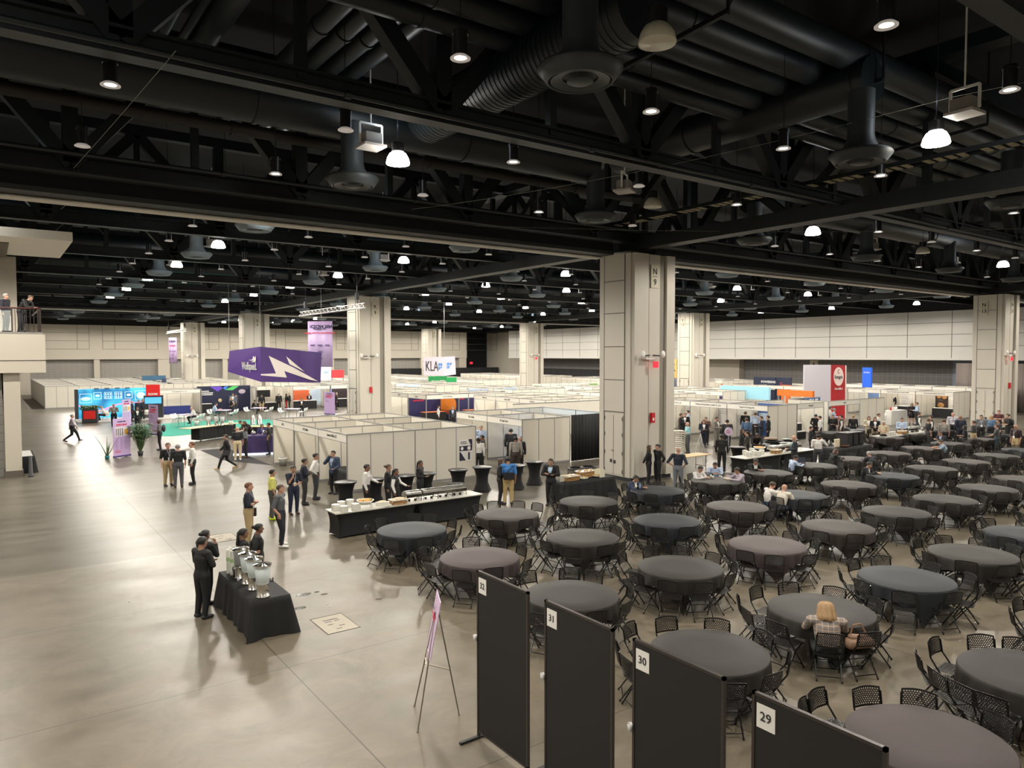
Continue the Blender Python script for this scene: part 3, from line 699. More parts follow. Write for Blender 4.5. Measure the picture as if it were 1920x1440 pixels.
w1, f1 = MB(), MB(); wallseg(w1, f1, (0,0), (3.4,0), 3); t = tag(bpy.data.objects.new('partition_wall', None), 'three blank beige booth panels right of the stall with the car graphic', 'partition'); C.objects.link(t); t.location = (50.15,27.15,0)
obj('wall_panel', w1, M['panel'], t); obj('frame_post', f1, M['post'], t)
t = thing('partition_post', 'narrow white panel return beside the blank beige booth panels', 'partition', (54.2,27.8,0)); obj('wall_panel', MB().box(0,.3,0,.05,0,2.3), M['panel'], t)
# block R4
R4x, R4y = 65.2, 27.3
def gR4(k):
    def g(t, w, d):
        a = [('3C2A26','E6E2DC'),('D9D6D0','B03030'),('6A88B8','E6E2DC')][k]
        for i, c in enumerate(a):
            p = pnl('poster', .3+i*1.3, 1.35+i*1.3, .7, 2.2, d-.03, hx(c), t); lines(p, .4+i*1.3, 1.25+i*1.3, .9, 2.0, d-.055, hx('8E9298'), 5, seed=k)
            if k == 0 and i == 0:
                obj('poster_photo', MB().mat(hx('C08A50')).ell((.6,d-.06,1.8),.2,.004,.2).ell((1.05,d-.06,1.75),.22,.004,.2).ell((.75,d-.06,1.0),.3,.004,.22), None, p)
        counter(t, .7, 1.5, 1.6, .6, .85)
    return g
for k in range(3):
    t = booth(R4x, R4y+(k+1)*U, 'L', 'stall with posters in the far right booth block, %s' % ['nearest the N 13 column','middle one','left one with blue posters'][k], left=True, hdr=['Hope Precision Silicon Smart Tech','Huyon Industrial Carbon Group GmbH','Mipox'][k], gfx=gR4(k))
    if k == 0:
        w1, f1 = MB(), MB(); wallseg(w1, f1, (U,0), (U,U), 3); o = obj('side_wall', w1, M['panel'], t); obj('frame_post', f1, M['post'], o)

# generic far blocks: columns of cells back to back
ALLC = [(x, y) for x in (23.62,60.8) for y in (23,51.2,79,106)]
def block(x0, y0, nx, ny, desc, faceF=False, near=False, seed=0, hdr=True):
    r = random.Random(seed)
    for i in range(nx):
        for j in range(ny):
            cx, cy = x0+i*U+U/2, y0+j*U+U/2
            if any(abs(cx-a) < 2.7 and abs(cy-b) < 2.4 for a, b in ALLC): continue
            lab = 'white stall, %s on the %s, %s' % (('nearest','middle','farthest')[j] if ny < 4 else ('nearest','second','middle','fourth','farthest')[j], 'left' if i == 0 else 'right', desc)
            if any(min(r_[2],cx+U/2)-max(r_[0],cx-U/2) > .1 and min(r_[3],cy+U/2)-max(r_[1],cy-U/2) > .1 for r_ in RECTS): continue
            g = gfx_poster(seed*31+j, r.choice((1,2,2))) if r.random() < .7 else None
            h = r.choice(WORDS) if hdr and y0 < 60 and x0 < 60 else ''
            if i == 0: booth(x0, y0+(j+1)*U, 'L', lab, left=True, right=(j == 0), hdr=h, near=near, gfx=g, group='stalls %s' % desc)
            elif i == nx-1: booth(x0+nx*U, y0+j*U, 'R', lab, left=(j == 0), right=True, back=False, near=near, group='stalls %s' % desc)
            else: booth(x0+i*U, y0+j*U, 'F', lab, left=True, right=False, back=True, near=near, group='stalls %s' % desc)
block(31.5, 39.5, 2, 3, 'in the block between the N 9 column and the lettered white wall', seed=1)
block(41.2, 39.5, 2, 3, 'in the middle row right of the N 9 column', seed=2)
block(50.8, 39.5, 2, 3, 'in the middle row left of the hanging red sign', seed=3)
block(65.2, 40.2, 2, 3, 'behind the far right poster stalls', seed=4)
block(75, 27.3, 1, 5, 'against the right wall', seed=5, hdr=False)
block(38.5, 53, 2, 3, 'in the row behind the lettered white wall', seed=7)
block(48.2, 53, 2, 3, 'in the third row before the K 13 column', seed=8)
block(64.5, 56, 2, 3, 'right of the K 13 column', seed=9)
block(72, 56, 2, 3, 'in the third row against the right wall', seed=10)
for n_, (x, y) in enumerate(((30,75.5),(39.6,75.5),(49.2,75.5),(66,70),(38,66),(30,88),(39.6,88),(49.2,88),(30,100),(39.6,100),(49.2,100),(66,84),(66,97),(20,88.5),(20,101))):
    block(x, y, 2, 3, 'in the distant rows of the hall', seed=20+n_, hdr=False)
# long poster-session block at the far left
for i in range(5):
    for j in range(9):
        desc = 'in the large blank white block at the far left'
        x, y = 4.8+i*U*1.0, 88.3+j*U
        if x > 17: continue
        booth(x, y, 'F', 'blank white stall %s' % desc, left=True, right=(i == 3), back=True, near=False, front=(j > 0), group='stalls %s' % desc)
        if j == 0:
            w1, f1 = MB(), MB(); wallseg(w1, f1, (0,0), (U,0), 3); w1.m = [0]*len(w1.m)
            t = tag(obj('partition_wall', w1, M['panel'], None, (x,y-.05,0)), 'blank white panel run closing the front of the far left block, section %d from the left' % (i+1), 'partition'); obj('frame_post', f1, M['post'], t)
# lounge-side row at y about 72
def ghall(cols):
    def g(t, w, d):
        for c, x0, x1, z0, z1 in cols: pnl('graphic_wall', x0, x1, z0, z1, d-.03, hx(c) if isinstance(c, str) else c, t)
    return g
def glo1(t, w, d): 
    o = counter(t, .5, .8, 2.4, .7, .75, hx('27357A'), hx('27357A'), 'draped_table'); 
def glo2(t, w, d):
    p = pnl('space_graphic', 0, w, .05, 2.5, d-.8, hx('1E2340'), t)
    y = d-.825
    obj('graphic_shape', MB().mat(hx('6A4BC8')).prism([(1.2,y,2.45),(2.6,y,2.45),(1.9,y,1.95)],(0,-.003,0)).mat(hx('58C86A')).prism([(2.6,y,2.1),(3.3,y,2.45),(3.9,y,2.45),(3.3,y,2.05)],(0,-.003,0)).mat(hx('3F7FE0')).prism([(2.2,y,2.45),(2.9,y,2.45),(2.6,y,2.1)],(0,-.003,0)).mat(hx('B9AEBE')).ell((4.2,y,1.9),.35,.004,.22).mat(hx('CFB98E')).ell((2.1,y,1.1),.18,.004,.18), None, p)
    lines(p, .2, 1.9, 1.6, 2.1, y, M['white'], 3, th=.08)
    counter(t, .1, .3, .9, .6, .9)
def glo3(t, w, d):
    o = obj('television', MB().box(.3,1.7,1.2,1.26,1.3,2.0), hx('08080A', .3), t); obj('tv_stand', MB().tube((1,1.28,0),(1,1.28,1.4),.04), M['post'], o); counter(t, .2, .3, 2.0, .7, .8)
def glo4(t, w, d):
    p = pnl('orange_graphic', .1, 2.6, .1, 1.8, d-.03, hx('D9683C'), t); pnl('light_band', .1, 2.4, 1.85, 2.1, d-.04, screen('pale_sky_band', (.55,.8,.95), .5), t)
    counter(t, .05, .2, 2.5, .7, .85); pnl('poster', 2.75, 3.9, .2, 2.0, d-.03, hx('C9DCF0'), t)
def glo5(t, w, d):
    pnl('dark_graphic', .1, 3.0, .1, 2.0, d-.03, hx('3A2E33'), t); pnl('screen', .2, 1.1, 1.3, 1.95, d-.08, screen('blue_screen', (.12,.25,.95), .8), t); counter(t, 1.0, .4, 2.2, .7, .9)
def glo6(t, w, d): pnl('poster', .2, 1.5, .2, 2.0, d-.03, hx('4A4C50'), t)
Y0 = 72.2
for x, w, nw, h, g, lab in ((12.6,3.6,3,'Texas Equipment Co., Ltd.',glo1,'stall with a blue draped table behind the lounge'),(16.3,5.0,5,'',glo2,'stall with a dark space-themed graphic wall behind the lounge'),(21.4,2.6,3,'',glo3,'stall with a black television behind the lounge'),(25.0,3.9,4,'Kern & Mahler Inc.',glo4,'stall with an orange graphic behind the lounge'),(29.0,3.9,4,'Keysight',glo5,'stall with a dark graphic and white bar chairs beside the K 9 column'),(33,3,3,'Toray',glo6,'stall just left of the K 9 column with a grey poster')):
    booth(x, Y0, 'F', lab, left=True, right=True, hdr=h, w=w, d=2.6, nw=nw, gfx=g, front=(h != ''))
# block at x 28, y 50 behind the front blocks
def gor(t, w, d):
    p = pnl('orange_graphic', .05, 3.0, .05, 2.2, d-.03, hx('2A2A50'), t); obj('graphic_truck', MB().mat(hx('E8862A')).box(.2,2.4,d-.06,d-.055,.9,1.95).ell((2.4,d-.06,1.4),.3,.004,.5).mat(hx('A84A2A')).box(.2,2.6,d-.06,d-.055,.6,.9), None, p)
def gblue(t, w, d):
    p = pnl('navy_graphic', .03, w-.03, .05, 2.2, d-.03, hx('2A2858'), t); text('OXFORD INST', .16, (.9,d-.06,1.72), p, hx('C8304A'), bold=.01); counter(t, .3, .8, 2.0, .7, .9, top=hx('C86A3A'))
booth(28.0, 56.3, 'L', 'stall with white and orange furniture right of the K 9 column', left=True, hdr='Office II', near=True, gfx=None)
booth(28.0, 53.25, 'L', 'stall with the big orange machine graphic right of the K 9 column', left=False, right=False, hdr='Revasum', gfx=gor)
booth(28.0, 50.15, 'F', 'stall with navy walls where two men stand at a counter', left=False, hdr='Axus Technology', gfx=gblue, w=3.9, nw=4, d=3.0)
booth(31.95, 50.15, 'F', 'stall with navy walls, to the right of the two men at a counter', left=False, right=True, hdr='Axus Flow Solutions', gfx=gblue, w=3.9, nw=4, d=3.0)
block(28, 59.5, 2, 2, 'behind the stall with the orange machine graphic', seed=50)
# lettered white wall G10-SiC
t = thing('booth_display_wall', 'long white panel wall lettered G10-SiC with wafer pictures', 'display wall', P(997,720,2.5), 0); gx = P(997,720,2.5)
t.location = (gx.x, gx.y, 0); t.rotation_euler = (0,0,-.12)
obj('wall_panel', MB().box(0,14,0,.05,0,2.5), hx('E2DFD6'), t)
mb = MB()
for i in range(13): mb.box(i*1.13-.02,i*1.13+.02,-.02,0,0,2.5)
obj('frame_post', mb, M['post'], t)
for xx in (2.6, 10.2): text('G10-SiC', .8, (xx,-.02,1.6), t, hx('1A2A44'), bold=.015)
obj('printed_picture', MB().mat(hx('B8B4AC')).ell((2,-.02,.7),.9,.01,.7).mat(hx('777777')).box(3.2,5,-.03,-.02,.3,1.1).mat(hx('7FA85A')).prism([(6.9,-.02,2.4),(8.3,-.02,2.4),(8.3,-.02,2.0)],(0,-.01,0)).prism([(.2,-.02,2.35),(.9,-.02,2.3),(.9,-.02,2.0)],(0,-.01,0)).mat(hx('555A60')).ell((10.8,-.02,.7),.7,.01,.8), None, t)
lines(t, 6.2, 7.4, .5, 1.9, -.02, hx('777777'), 7, th=.05); lines(t, 4.5, 5.9, 1.4, 2.0, -.02, hx('777777'), 4, th=.04)
# lit blue counter in front of it
t = thing('lit_counter', 'glowing light blue counter in the aisle before the lettered white wall', 'counter', P(1046,757,1.0)); t.location.z = 0; t.rotation_euler = (0,0,-.5)
obj('lit_front', MB().box(0,3.4,0,.6,.1,1.0), screen('cyan_light_box', (.25,.75,.95), .9), t); obj('counter_top', MB().box(-.05,3.45,-.05,.65,1.0,1.06), hx('5A2A30'), t)
# free-standing coloured signs and light boxes over the far booths
def signbox(name, label, pA, pB, z0, z1, zref, th=.3, m=None, txts=(), cat='sign', pole=True, nrm=None):
    """pA, pB: pixels of the top corners; zref: their height"""
    a = P(*pA, zref); b = a + (Vector((1,0,0)) if nrm is None else nrm)*0
    bb = P(*pB, zref); return a, bb
def facing_sign(label, x, y, w, z0, z1, m, face='F', th=.25, name='booth_sign', cat='sign', txts=(), post=True):
    rz = {'F':0,'L':-PI/2}[face]
    t = thing(name, label, cat, (x,y,0), rz)
    obj('sign_panel', MB().box(0,w,0,th,z0,z1), m, t)
    for s, size, dx, z, mt in txts: text(s, round(size*w,2), (dx*w,-.012,z), t, mt, bold=size*w*.015)
    if post and z0 > .3: obj('support', MB().box(.03,.1,.05,th-.05,0,z0).box(w-.1,w-.03,.05,th-.05,0,z0), M['post'], t)
    return t
def FS(label, px0, py0, px1, depth, z0, z1, m, **k):   # place by left/right edge pixel of the sign at real depth
    d = cf+cr*((px0-960)/FPX)+cu*((720-py0)/FPX); a = d*depth
    k2 = {q: v for q, v in k.items()}; face = k2.get('face', 'F')
    if face == 'F':
        dd = cr*((px1-960)/FPX)+cf; tt = a.y/dd.y; w = abs(dd.x*tt-a.x)
    else:
        dd = cr*((px1-960)/FPX)+cf; tt = a.x/dd.x; w = abs(a.y-dd.y*tt)
    return facing_sign(label, a.x, a.y, w, z0, z1, m, **k2)
FS('green booth wall with white lettering below the white hanging sign', 805, 715, 838, 88, .1, 2.9, hx('1E8A4C'), txts=(('JSWAFER', .2, .5, 2.2, M['white']),), name='green_sign_wall')
FS('second green booth wall with white script, right of the first', 839, 715, 856, 84, .1, 2.9, hx('1F9A55'), txts=(('Yield', .38, .6, 1.7, M['white']),), name='green_sign_wall')
FS('navy booth wall lettered powering progress under the right wall', 1413, 710, 1453, 78, .1, 3.1, hx('232B44'), face='L', txts=(('POWERING', .13, .7, 2.6, M['white']), ('PROGRESS', .13, .7, 1.9, M['white'])), name='navy_sign_wall')
FS('navy booth wall with an orange box, right of the lettered navy wall', 1454, 710, 1482, 76, .1, 3.1, hx('232B44'), face='L', txts=(('C', .25, .4, 2.4, hx('D04040')),), name='navy_sign_wall')
FS('orange booth box with a blue picture', 1465, 722, 1480, 74, .1, 2.4, hx('E8702A'), face='L', name='orange_box_sign')
FS('long orange fascia above the stalls in the middle distance', 1457, 740, 1524, 62, 2.0, 2.5, hx('E87A2A'), face='L', name='orange_fascia')
FS('long glowing pale blue fascia with a red disc, in the middle distance', 1350, 730, 1442, 66, 1.6, 2.7, screen('pale_cyan_light', (.30,.58,.70), .2), face='L', name='light_box_fascia')
o = tag(obj('red_disc', MB().tube((0,0,0),(-.05,0,0),.35,n=20), hx('D8283C')), 'red disc fixed on the glowing pale blue fascia', 'sign'); q = (cf+cr*((1358-960)/FPX))*65.8; o.location = (q.x, q.y, 2.0)
FS('bright blue sign tower with white logo right of the big red sign', 1617, 690, 1633, 72, 0, 4.2, screen('royal_blue', (.01,.10,.65), .25), face='L', txts=(('ST ENG', .2, .5, 3.7, M['white']),), name='blue_sign_tower')
FS('yellow sign lettered K partly hidden behind the N 9 column', 1240, 710, 1269, 80, 2.9, 5.0, hx('E8C070'), face='F', txts=(('K', .45, .75, 4.0, hx('222630')),), name='yellow_sign')
FS('dark blue panel under the yellow lettered sign', 1240, 720, 1269, 80.5, 0, 2.7, hx('1F4A9A'), name='blue_panel_wall')
FS('pale lit panel with a small blue logo left of the K 9 column', 602, 690, 621, 92, 1.5, 4.0, screen('pale_ice_panel', (.6,.8,.88), .4), txts=(('LA+', .3, .5, 3.3, hx('2A6AB0')),), name='glowing_sign')
FS('red and white round kiosk top left of the K 9 column', 622, 695, 645, 92, 2.6, 3.6, hx('D04048'), name='kiosk_canopy')
FS('blue and red picture screen over the far stalls left of the K 9 column', 615, 715, 631, 84, 1.0, 2.1, screen('picture_screen', (.12,.45,.75), .7), name='picture_screen')
FS('dark blue banner panels in the far left block', 267, 712, 311, 92, 0, 2.9, hx('3C6482'), name='banner_panel')
FS('navy printed wall panel in the far left rows', 304, 718, 312, 84, 0, 2.8, hx('39435E'), name='banner_panel')
for k, (a, b, dd, lab) in enumerate(((745,758,80,'left'),(761,785,78,'right'))):
    FS('pale lit poster wall in the far middle rows, the %s one' % lab, a, 715, b, dd, .2, 2.3, screen('pale_poster_%d' % k, (.5,.65,.8), .35), name='poster_wall')
for k, (a, b, dd) in enumerate(((880,898,66),(902,916,66),(945,968,68))):
    FS('white booth wall with blue product pictures, %s of three in the middle distance' % ['left','middle','right'][k], a, 725, b, dd, .2, 2.4, hx('A8B8CC'), name='poster_wall')
for k, (a, b, y) in enumerate(((1012,1080,8),(915,960,3))):
    pass
# hanging signs ----------------------------------------------------
def hang_wires(t, pts, z0, z1=14.8):
    mb = MB()
    for x, y in pts: mb.tube((x,y,z0),(x,y,z1),.012,n=5)
    obj('suspension_wire', mb, M['post'], t)
# purple triangular sign (three curved faces)
A = P(489,716,4.0)*1.0; D1 = 50.0
def at_depth(px, py, depth): return Vector((0,0,HC))+(cf+cr*((px-960)/FPX)+cu*((720-py)/FPX))*depth
a_t, a_b = at_depth(488,650,50), at_depth(489,716,50); l_t, l_b = at_depth(430,658,53.5), at_depth(427,697,53.5); r_t, r_b = at_depth(603,661,55), at_depth(601,717.5,55)
t = thing('hanging_sign', 'large purple three-sided hanging sign with white wolf logo', 'sign', (a_t.x,a_t.y,0)); off = Vector((a_t.x,a_t.y,0))
def quadface(tl, tr, br, bl, n=1, th=.08):
    return MB().prism([tl-off, tr-off, br-off, bl-off], Vector((.05,.12,0)))
obj('left_face', quadface(l_t, a_t, a_b, l_b), M['purple'], t)
rf = obj('right_face', quadface(a_t, r_t, r_b, a_b), M['purpled'], t)
obj('rear_face', quadface(r_t, l_t, l_b, r_b), M['purple'], t)
def on_plane(px, py, tl, tr, bl, lift=.03):
    n = (tr-tl).cross(bl-tl).normalized(); o_ = Vector((0,0,HC)); d = cf+cr*((px-960)/FPX)+cu*((720-py)/FPX)
    s_ = (tl-o_).dot(n)/d.dot(n); return o_+d*s_-off-d.normalized()*lift
E_ = hx('D8CFCB', .6)
def polyon(pix, tl, tr, bl, m, name, par):
    pts = [on_plane(x, y, tl, tr, bl) for x, y in pix]; return obj(name, MB().prism(pts, Vector((.008,.02,0))), m, par)
S = 200/1920
big = [(805,262),(1250,470),(1690,718),(1540,690),(1085,533),(1130,652),(665,612),(662,590),(935,577)]
polyon([(420+x*S, 640+y*S) for x, y in big], a_t, r_t, a_b, E_, 'wolf_emblem', rf)
polyon([(420+x*S, 640+y*S) for x, y in ((1120,270),(1450,547),(1180,410))], a_t, r_t, a_b, E_, 'wolf_emblem', rf)
# logo lettering on left face
me = text_mesh('Wolfspeed.', .62, .01).copy(); me.materials.append(M['white'])
n_ = (a_t-l_t).cross(l_b-l_t).normalized(); 
c_ = on_plane(467, 687, l_t, a_t, l_b, .06); o = obj('lettering', me, None, t, c_); dirx = (a_t-l_t); o.rotation_euler = (0,0,math.atan2(dirx.y,dirx.x)); o.scale = (.8,1,1.25)
polyon([(465,675.5),(473,674),(475,667),(477,670.5),(479,667.5),(480,675),(478,679),(470,679),(476,676.5)], l_t, a_t, l_b, M['white'], 'wolf_mark', t)
hang_wires(t, [(0,0),(l_t.x-off.x,l_t.y-off.y),(r_t.x-off.x,r_t.y-off.y)], 6.4)
# white KLA sign
off = Vector((0,0,0))
k_tl, k_tm, k_tr = at_depth(794,670,74), at_depth(833,669,71.5), at_depth(853,668,75); k_bl, k_bm, k_br = at_depth(795,704,74), at_depth(833,705,71.5), at_depth(855,702,75)
t = thing('hanging_sign', 'white square hanging sign with dotted black letters and blue cross tiles', 'sign', (k_tm.x,k_tm.y,0)); off = Vector((k_tm.x,k_tm.y,0))
f1_ = obj('left_face', quadface(k_tl,k_tm,k_bm,k_bl), hx('D9D2DF'), t); f2_ = obj('right_face', quadface(k_tm,k_tr,k_br,k_bm), hx('CFC8D8'), t)
me = text_mesh('KLA', 1.15, 0).copy(); me.materials.append(M['txt']); c_ = on_plane(809.5, 687.5, k_tl, k_tm, k_bl, .06); o = obj('lettering', me, None, f1_, c_); dv = k_tm-k_tl; o.rotation_euler = (0,0,math.atan2(dv.y,dv.x)); o.scale = (1.05,1,1.25)
BL = hx('4A90D8', .5)
for (a, b, tl, tr, bl, par) in ((822,829,k_tl,k_tm,k_bl,f1_),(838,848,k_tm,k_tr,k_bm,f2_)):
    y0, y1 = (681,693) if a < 830 else (680,691); mx_, my_ = (a+b)/2, (y0+y1)/2
    for q in ((a,y0,mx_-.4,my_-.5),(mx_+.4,y0,b,my_-.5),(a,my_+.5,mx_-.4,y1),(mx_+.4,my_+.5,b,y1)):
        polyon([(q[0],q[1]),(q[2],q[1]),(q[2],q[3]),(q[0],q[3])], tl, tr, bl, BL, 'blue_tile', par)
hang_wires(t, [(0,0)], 6.2)
# red / grey tower sign
e_l, e_m, e_r = at_depth(1508,684,62), at_depth(1558,684,62), at_depth(1586,685,62.5)
e_lb, e_mb, e_rb = at_depth(1508,735,62), at_depth(1558,735,62), at_depth(1586,735,62.5)
off = Vector((e_l.x,e_l.y,0)); t = thing('sign_tower', 'tall square sign with a blank grey face and a red face with white oval', 'sign', off)
obj('grey_face', quadface(e_l,e_m,Vector((e_mb.x,e_mb.y,0)),Vector((e_lb.x,e_lb.y,0))), hx('C4C1CC'), t)
rf = obj('red_face', quadface(e_m,e_r,Vector((e_rb.x,e_rb.y,0)),Vector((e_mb.x,e_mb.y,0))), mat('red_print', lin('B02028'), .5, noise=.5, nscale=.9), t)
pix = [(1572.5+9.2*math.cos(a), 706+17.5*math.sin(a)) for a in [2*PI*i/28 for i in range(28)]]
polyon(pix, e_m, e_r, e_mb, hx('E9D7D2'), 'white_oval', rf)
dv = e_r-e_m; rz_ = math.atan2(dv.y,dv.x)
for s, py, sz, mt in (('Entegris',707,.42,M['txt']),('Drive 800 A',729,.27,M['white']),('C',697,.5,hx('B02028'))):
    me = text_mesh(s, sz, .004).copy(); me.materials.append(mt); o = obj('lettering', me, None, rf, on_plane(1572.5, py, e_m, e_r, e_mb, .08)); o.rotation_euler = (0,0,rz_); o.scale = (.62,1,1)
obj('corner_edge', MB().bar(e_r-off, Vector((e_rb.x,e_rb.y,0))-off, .08,.08), M['white'], t)
# lilac hanging banners with small trusses
def banner_hang(px0, px1, pyt, pyb, depth, tilt, label, tz, txts, trpx=None):
    tl, tr, bl = at_depth(px0, pyt, depth), at_depth(px1, pyt-tilt, depth-.5), at_depth(px0, pyb, depth)
    t = thing('hanging_banner', label, 'banner', (tl.x,tl.y,0)); d = tr-tl; rz = math.atan2(d.y,d.x); w = d.xy.length; t.rotation_euler = (0,0,rz)
    zt, zb = tl.z, bl.z
    nseg = 12; vs = []
    for i in range(nseg+1):
        for z in (zb, zt): vs.append((w*i/nseg, .04*math.sin(i*1.3), z))
    o = obj('banner_cloth', MB().add(vs, [(2*i,2*i+2,2*i+3,2*i+1) for i in range(nseg)], True), M['lilac'], t)
    md = o.modifiers.new('thick','SOLIDIFY'); md.thickness = .01
    for s, size, fx, fz, mt in txts: text(s, size, (w*fx,-.06,zb+(zt-zb)*fz), t, mt, bold=size*.03)
    r = random.Random(5); mb = MB()
    for fz in (.47,.33,.18):
        for fx in (.2,.5,.8): 
            if r.random() < .9: mb.box(w*fx-.09*w, w*fx+.09*w, -.06,-.055, zb+(zt-zb)*fz-.012*(zt-zb), zb+(zt-zb)*fz+.02*(zt-zb))
    obj('sponsor_mark', mb, hx('6A5A8A'), t)
    mb = MB().mat(M['lilac'])
    return t, tl, tr
DR, DK = hx('D8304A'), hx('2A2450')
t, tl, tr = banner_hang(577,623,602.5,688,62,4,'tall lilac hanging banner in front of the back wall, left of the K 9 column',0,[('ICSCRM 2024',.36,.55,.88,DK),('RALEIGH, NC',.2,.5,.83,DK),('THANK YOU TO OUR SPONSORS',.27*.7,.5,.74,DR)])
def truss_hang(a, b, label, w=.35):
    t = thing('rigging_truss', label, 'truss', a); mb = MB(); a0 = Vector((0,0,0)); d = b-a; n = 16
    for dy, dz in ((-w/2,0),(w/2,0),(0,w*.85)): mb.tube(Vector((0,0,dz))+Vector((dy,dy,0))*.7, d+Vector((0,0,dz))+Vector((dy,dy,0))*.7, .03, n=6)
    obj('truss_tube', mb, hx('C8C6C4', .3, .6), t); mb = MB()
    for i in range(n):
        p, q = d*(i/n), d*((i+.5)/n); r_ = d*((i+1)/n)
        for s in (-1,1): mb.tube(p+Vector((s*w*.35,s*w*.35,0)), q+Vector((0,0,w*.85)), .02, n=5); mb.tube(q+Vector((0,0,w*.85)), r_+Vector((s*w*.35,s*w*.35,0)), .02, n=5)
    obj('truss_lacing', mb, hx('B8B6B4', .3, .6), t)
    for f in (.1,.9): obj('chain_hoist', MB().tube(d*f+Vector((0,0,.3)), d*f+Vector((0,0,14-a.z)), .02, n=5).cb(d*f+Vector((0,0,.8)), .2,.2,.45), M['can'], t)
truss_hang(at_depth(563,592.5,56), at_depth(684,577,46), 'aluminium lighting truss hanging before the K 9 column')
t, tl, tr = banner_hang(316,331,633,681,92,1,'small distant lilac hanging banner at the left',0,[('ICSCRM',.3,.5,.85,DK),('SPONSORS',.2,.5,.68,DR)])
truss_hang(at_depth(313,626,95), at_depth(350,621,90), 'small aluminium truss by the slim far left column')
# ================= TABLES AND CHAIRS =================
def lattice(mb, w, h, nx, nz, th, fn):
    """open woven plastic: rim plus staggered ribs; fn maps (u,v) to 3D"""
    def quad(a, b, c, d):
        n = (Vector(b)-Vector(a)).cross(Vector(d)-Vector(a))
        if n.length < 1e-9: return
        n = n.normalized()*th; mb.prism([a,b,c,d], n)
    def strip(u0, u1, v0, v1, k=1):
        for i in range(k):
            a, b = u0+(u1-u0)*i/k, u0+(u1-u0)*(i+1)/k
            quad(fn(a,v0), fn(b,v0), fn(b,v1), fn(a,v1))
    e = .025/w; g = .025/h
    strip(0,1,0,g,6); strip(0,1,1-g,1,6); strip(0,e,g,1-g); strip(1-e,1,g,1-g)
    for j in range(1, nz): v = g+(1-2*g)*j/nz; strip(e,1-e,v-.005/h,v+.005/h,6)
    for j in range(nz):
        v0, v1 = g+(1-2*g)*j/nz, g+(1-2*g)*(j+1)/nz
        for i in range(nx+1):
            u = (i+(.5 if j % 2 else 0))/nx
            if e < u < 1-e: strip(u-.006/w, u+.006/w, v0, v1)
def chair_parts():
    seat = MB(); W_, D_ = .44, .40
    lattice(seat, W_, D_, 12, 12, -.008, lambda u, v: ((u-.5)*W_, -.19+v*D_, .445-.012*math.sin(PI*u)+.012*v))
    seat.prism([(-W_/2,.17,.425),(W_/2,.17,.425),(W_/2,.21,.44),(-W_/2,.21,.44)], (0,0,.012))
    seat.tube((-W_/2,.205,.44),(W_/2,.205,.44),.012,n=6)
    back = MB(); bw = .45
    def bf(u, v):
        z = .60+v*.25+.02*math.sin(PI*u)*v; y = -.235-.05*(v)-.035*math.sin(PI*u); return ((u-.5)*bw*(1-.05*v), y, z)
    lattice(back, bw, .25, 13, 8, .008, bf)
    legs = []
    for s in (-1, 1):   # long tube: back top to front foot
        legs.append(MB().path([(s*.215,-.27,.80),(s*.215,-.235,.60),(s*.222,-.10,.42),(s*.225,.20,.015)], .014, 6).tube((s*.225,.20,0),(s*.225,.20,.03),.016,n=6))
    for s in (-1, 1):   # short tube: seat front to rear foot
        legs.append(MB().path([(s*.20,.17,.43),(s*.20,.02,.36),(s*.20,-.24,.015)], .0135, 6).tube((s*.20,-.24,0),(s*.20,-.24,.03),.016,n=6))
    bars = [MB().tube((-.222,.155,.075),(.222,.155,.075),.0095,n=6), MB().tube((-.2,-.195,.075),(.2,-.195,.075),.0095,n=6), MB().tube((-.2,-.03,.30),(.2,-.03,.30),.008,n=6)]
    return seat, back, legs, bars
def make_chair():
    t = thing('folding_chair', '', 'chair'); seat, back, legs, bars = chair_parts()
    obj('seat', seat, M['chair'], t); obj('backrest', back, M['chair'], t)
    for l in legs: obj('leg', l, M['cframe'], t)
    for b in bars: obj('crossbar', b, M['cframe'], t)
    return t
def chair_simple():
    a = MB().mat(M['chair']); seat, back, legs, bars = chair_parts()
    m2 = MB().mat(M['chair'])
    def merge(dst, src, k):
        off = len(dst.v); dst.v += src.v; dst.f += [tuple(i+off for i in f) for f in src.f]; dst.m += [k]*len(src.f); dst.sm += src.sm
    m2.mats = [M['chair'], M['cframe']]; merge(m2, seat, 0); merge(m2, back, 0)
    for q in legs+bars: merge(m2, q, 1)
    return m2.mesh('folding_chair')
CH = make_chair(); CH_used = [False]; CHS = chair_simple(); STUFF = []
def cloth_mesh(R=.93, half=1.15, zt=.765, seed=0):
    r = random.Random(seed); n = 144; ph = r.random()*6; rings = 9; vs = [(0,0,zt)]; fs = []
    for k in range(rings+3):
        for i in range(n):
            t = 2*PI*i/n; s = half/max(abs(math.cos(t)), abs(math.sin(t))); drop = max(.16, s-R+.02)
            if k == 0: rr, z = R*.5, zt
            elif k == 1: rr, z = R-.015, zt
            elif k == 2: rr, z = R+.002, zt-.012
            else:
                f = (k-2)/rings; cr_ = max(0, (drop-.25)/.5)
                fold = math.sin(t*22+ph)*.018+math.sin(t*9+ph*2)*.02
                z = zt-.012-drop*f; rr = R+.006+f*(.035+fold*1.2)+f*f*cr_*(-.05)
                if cr_ > 0: rr += f*math.sin((t % (PI/2))*16+ph)*.03*cr_
            vs.append((rr*math.cos(t), rr*math.sin(t), max(z, .012)))
    for i in range(n): fs.append((0, 1+i, 1+(i+1) % n))
    for k in range(rings+2):
        for i in range(n):
            a = 1+k*n; fs.append((a+i, a+n+i, a+n+(i+1) % n, a+(i+1) % n))
    me = MB().add(vs, fs, True).mesh('tablecloth'); return me
CLOTHS = [cloth_mesh(seed=k) for k in range(5)]
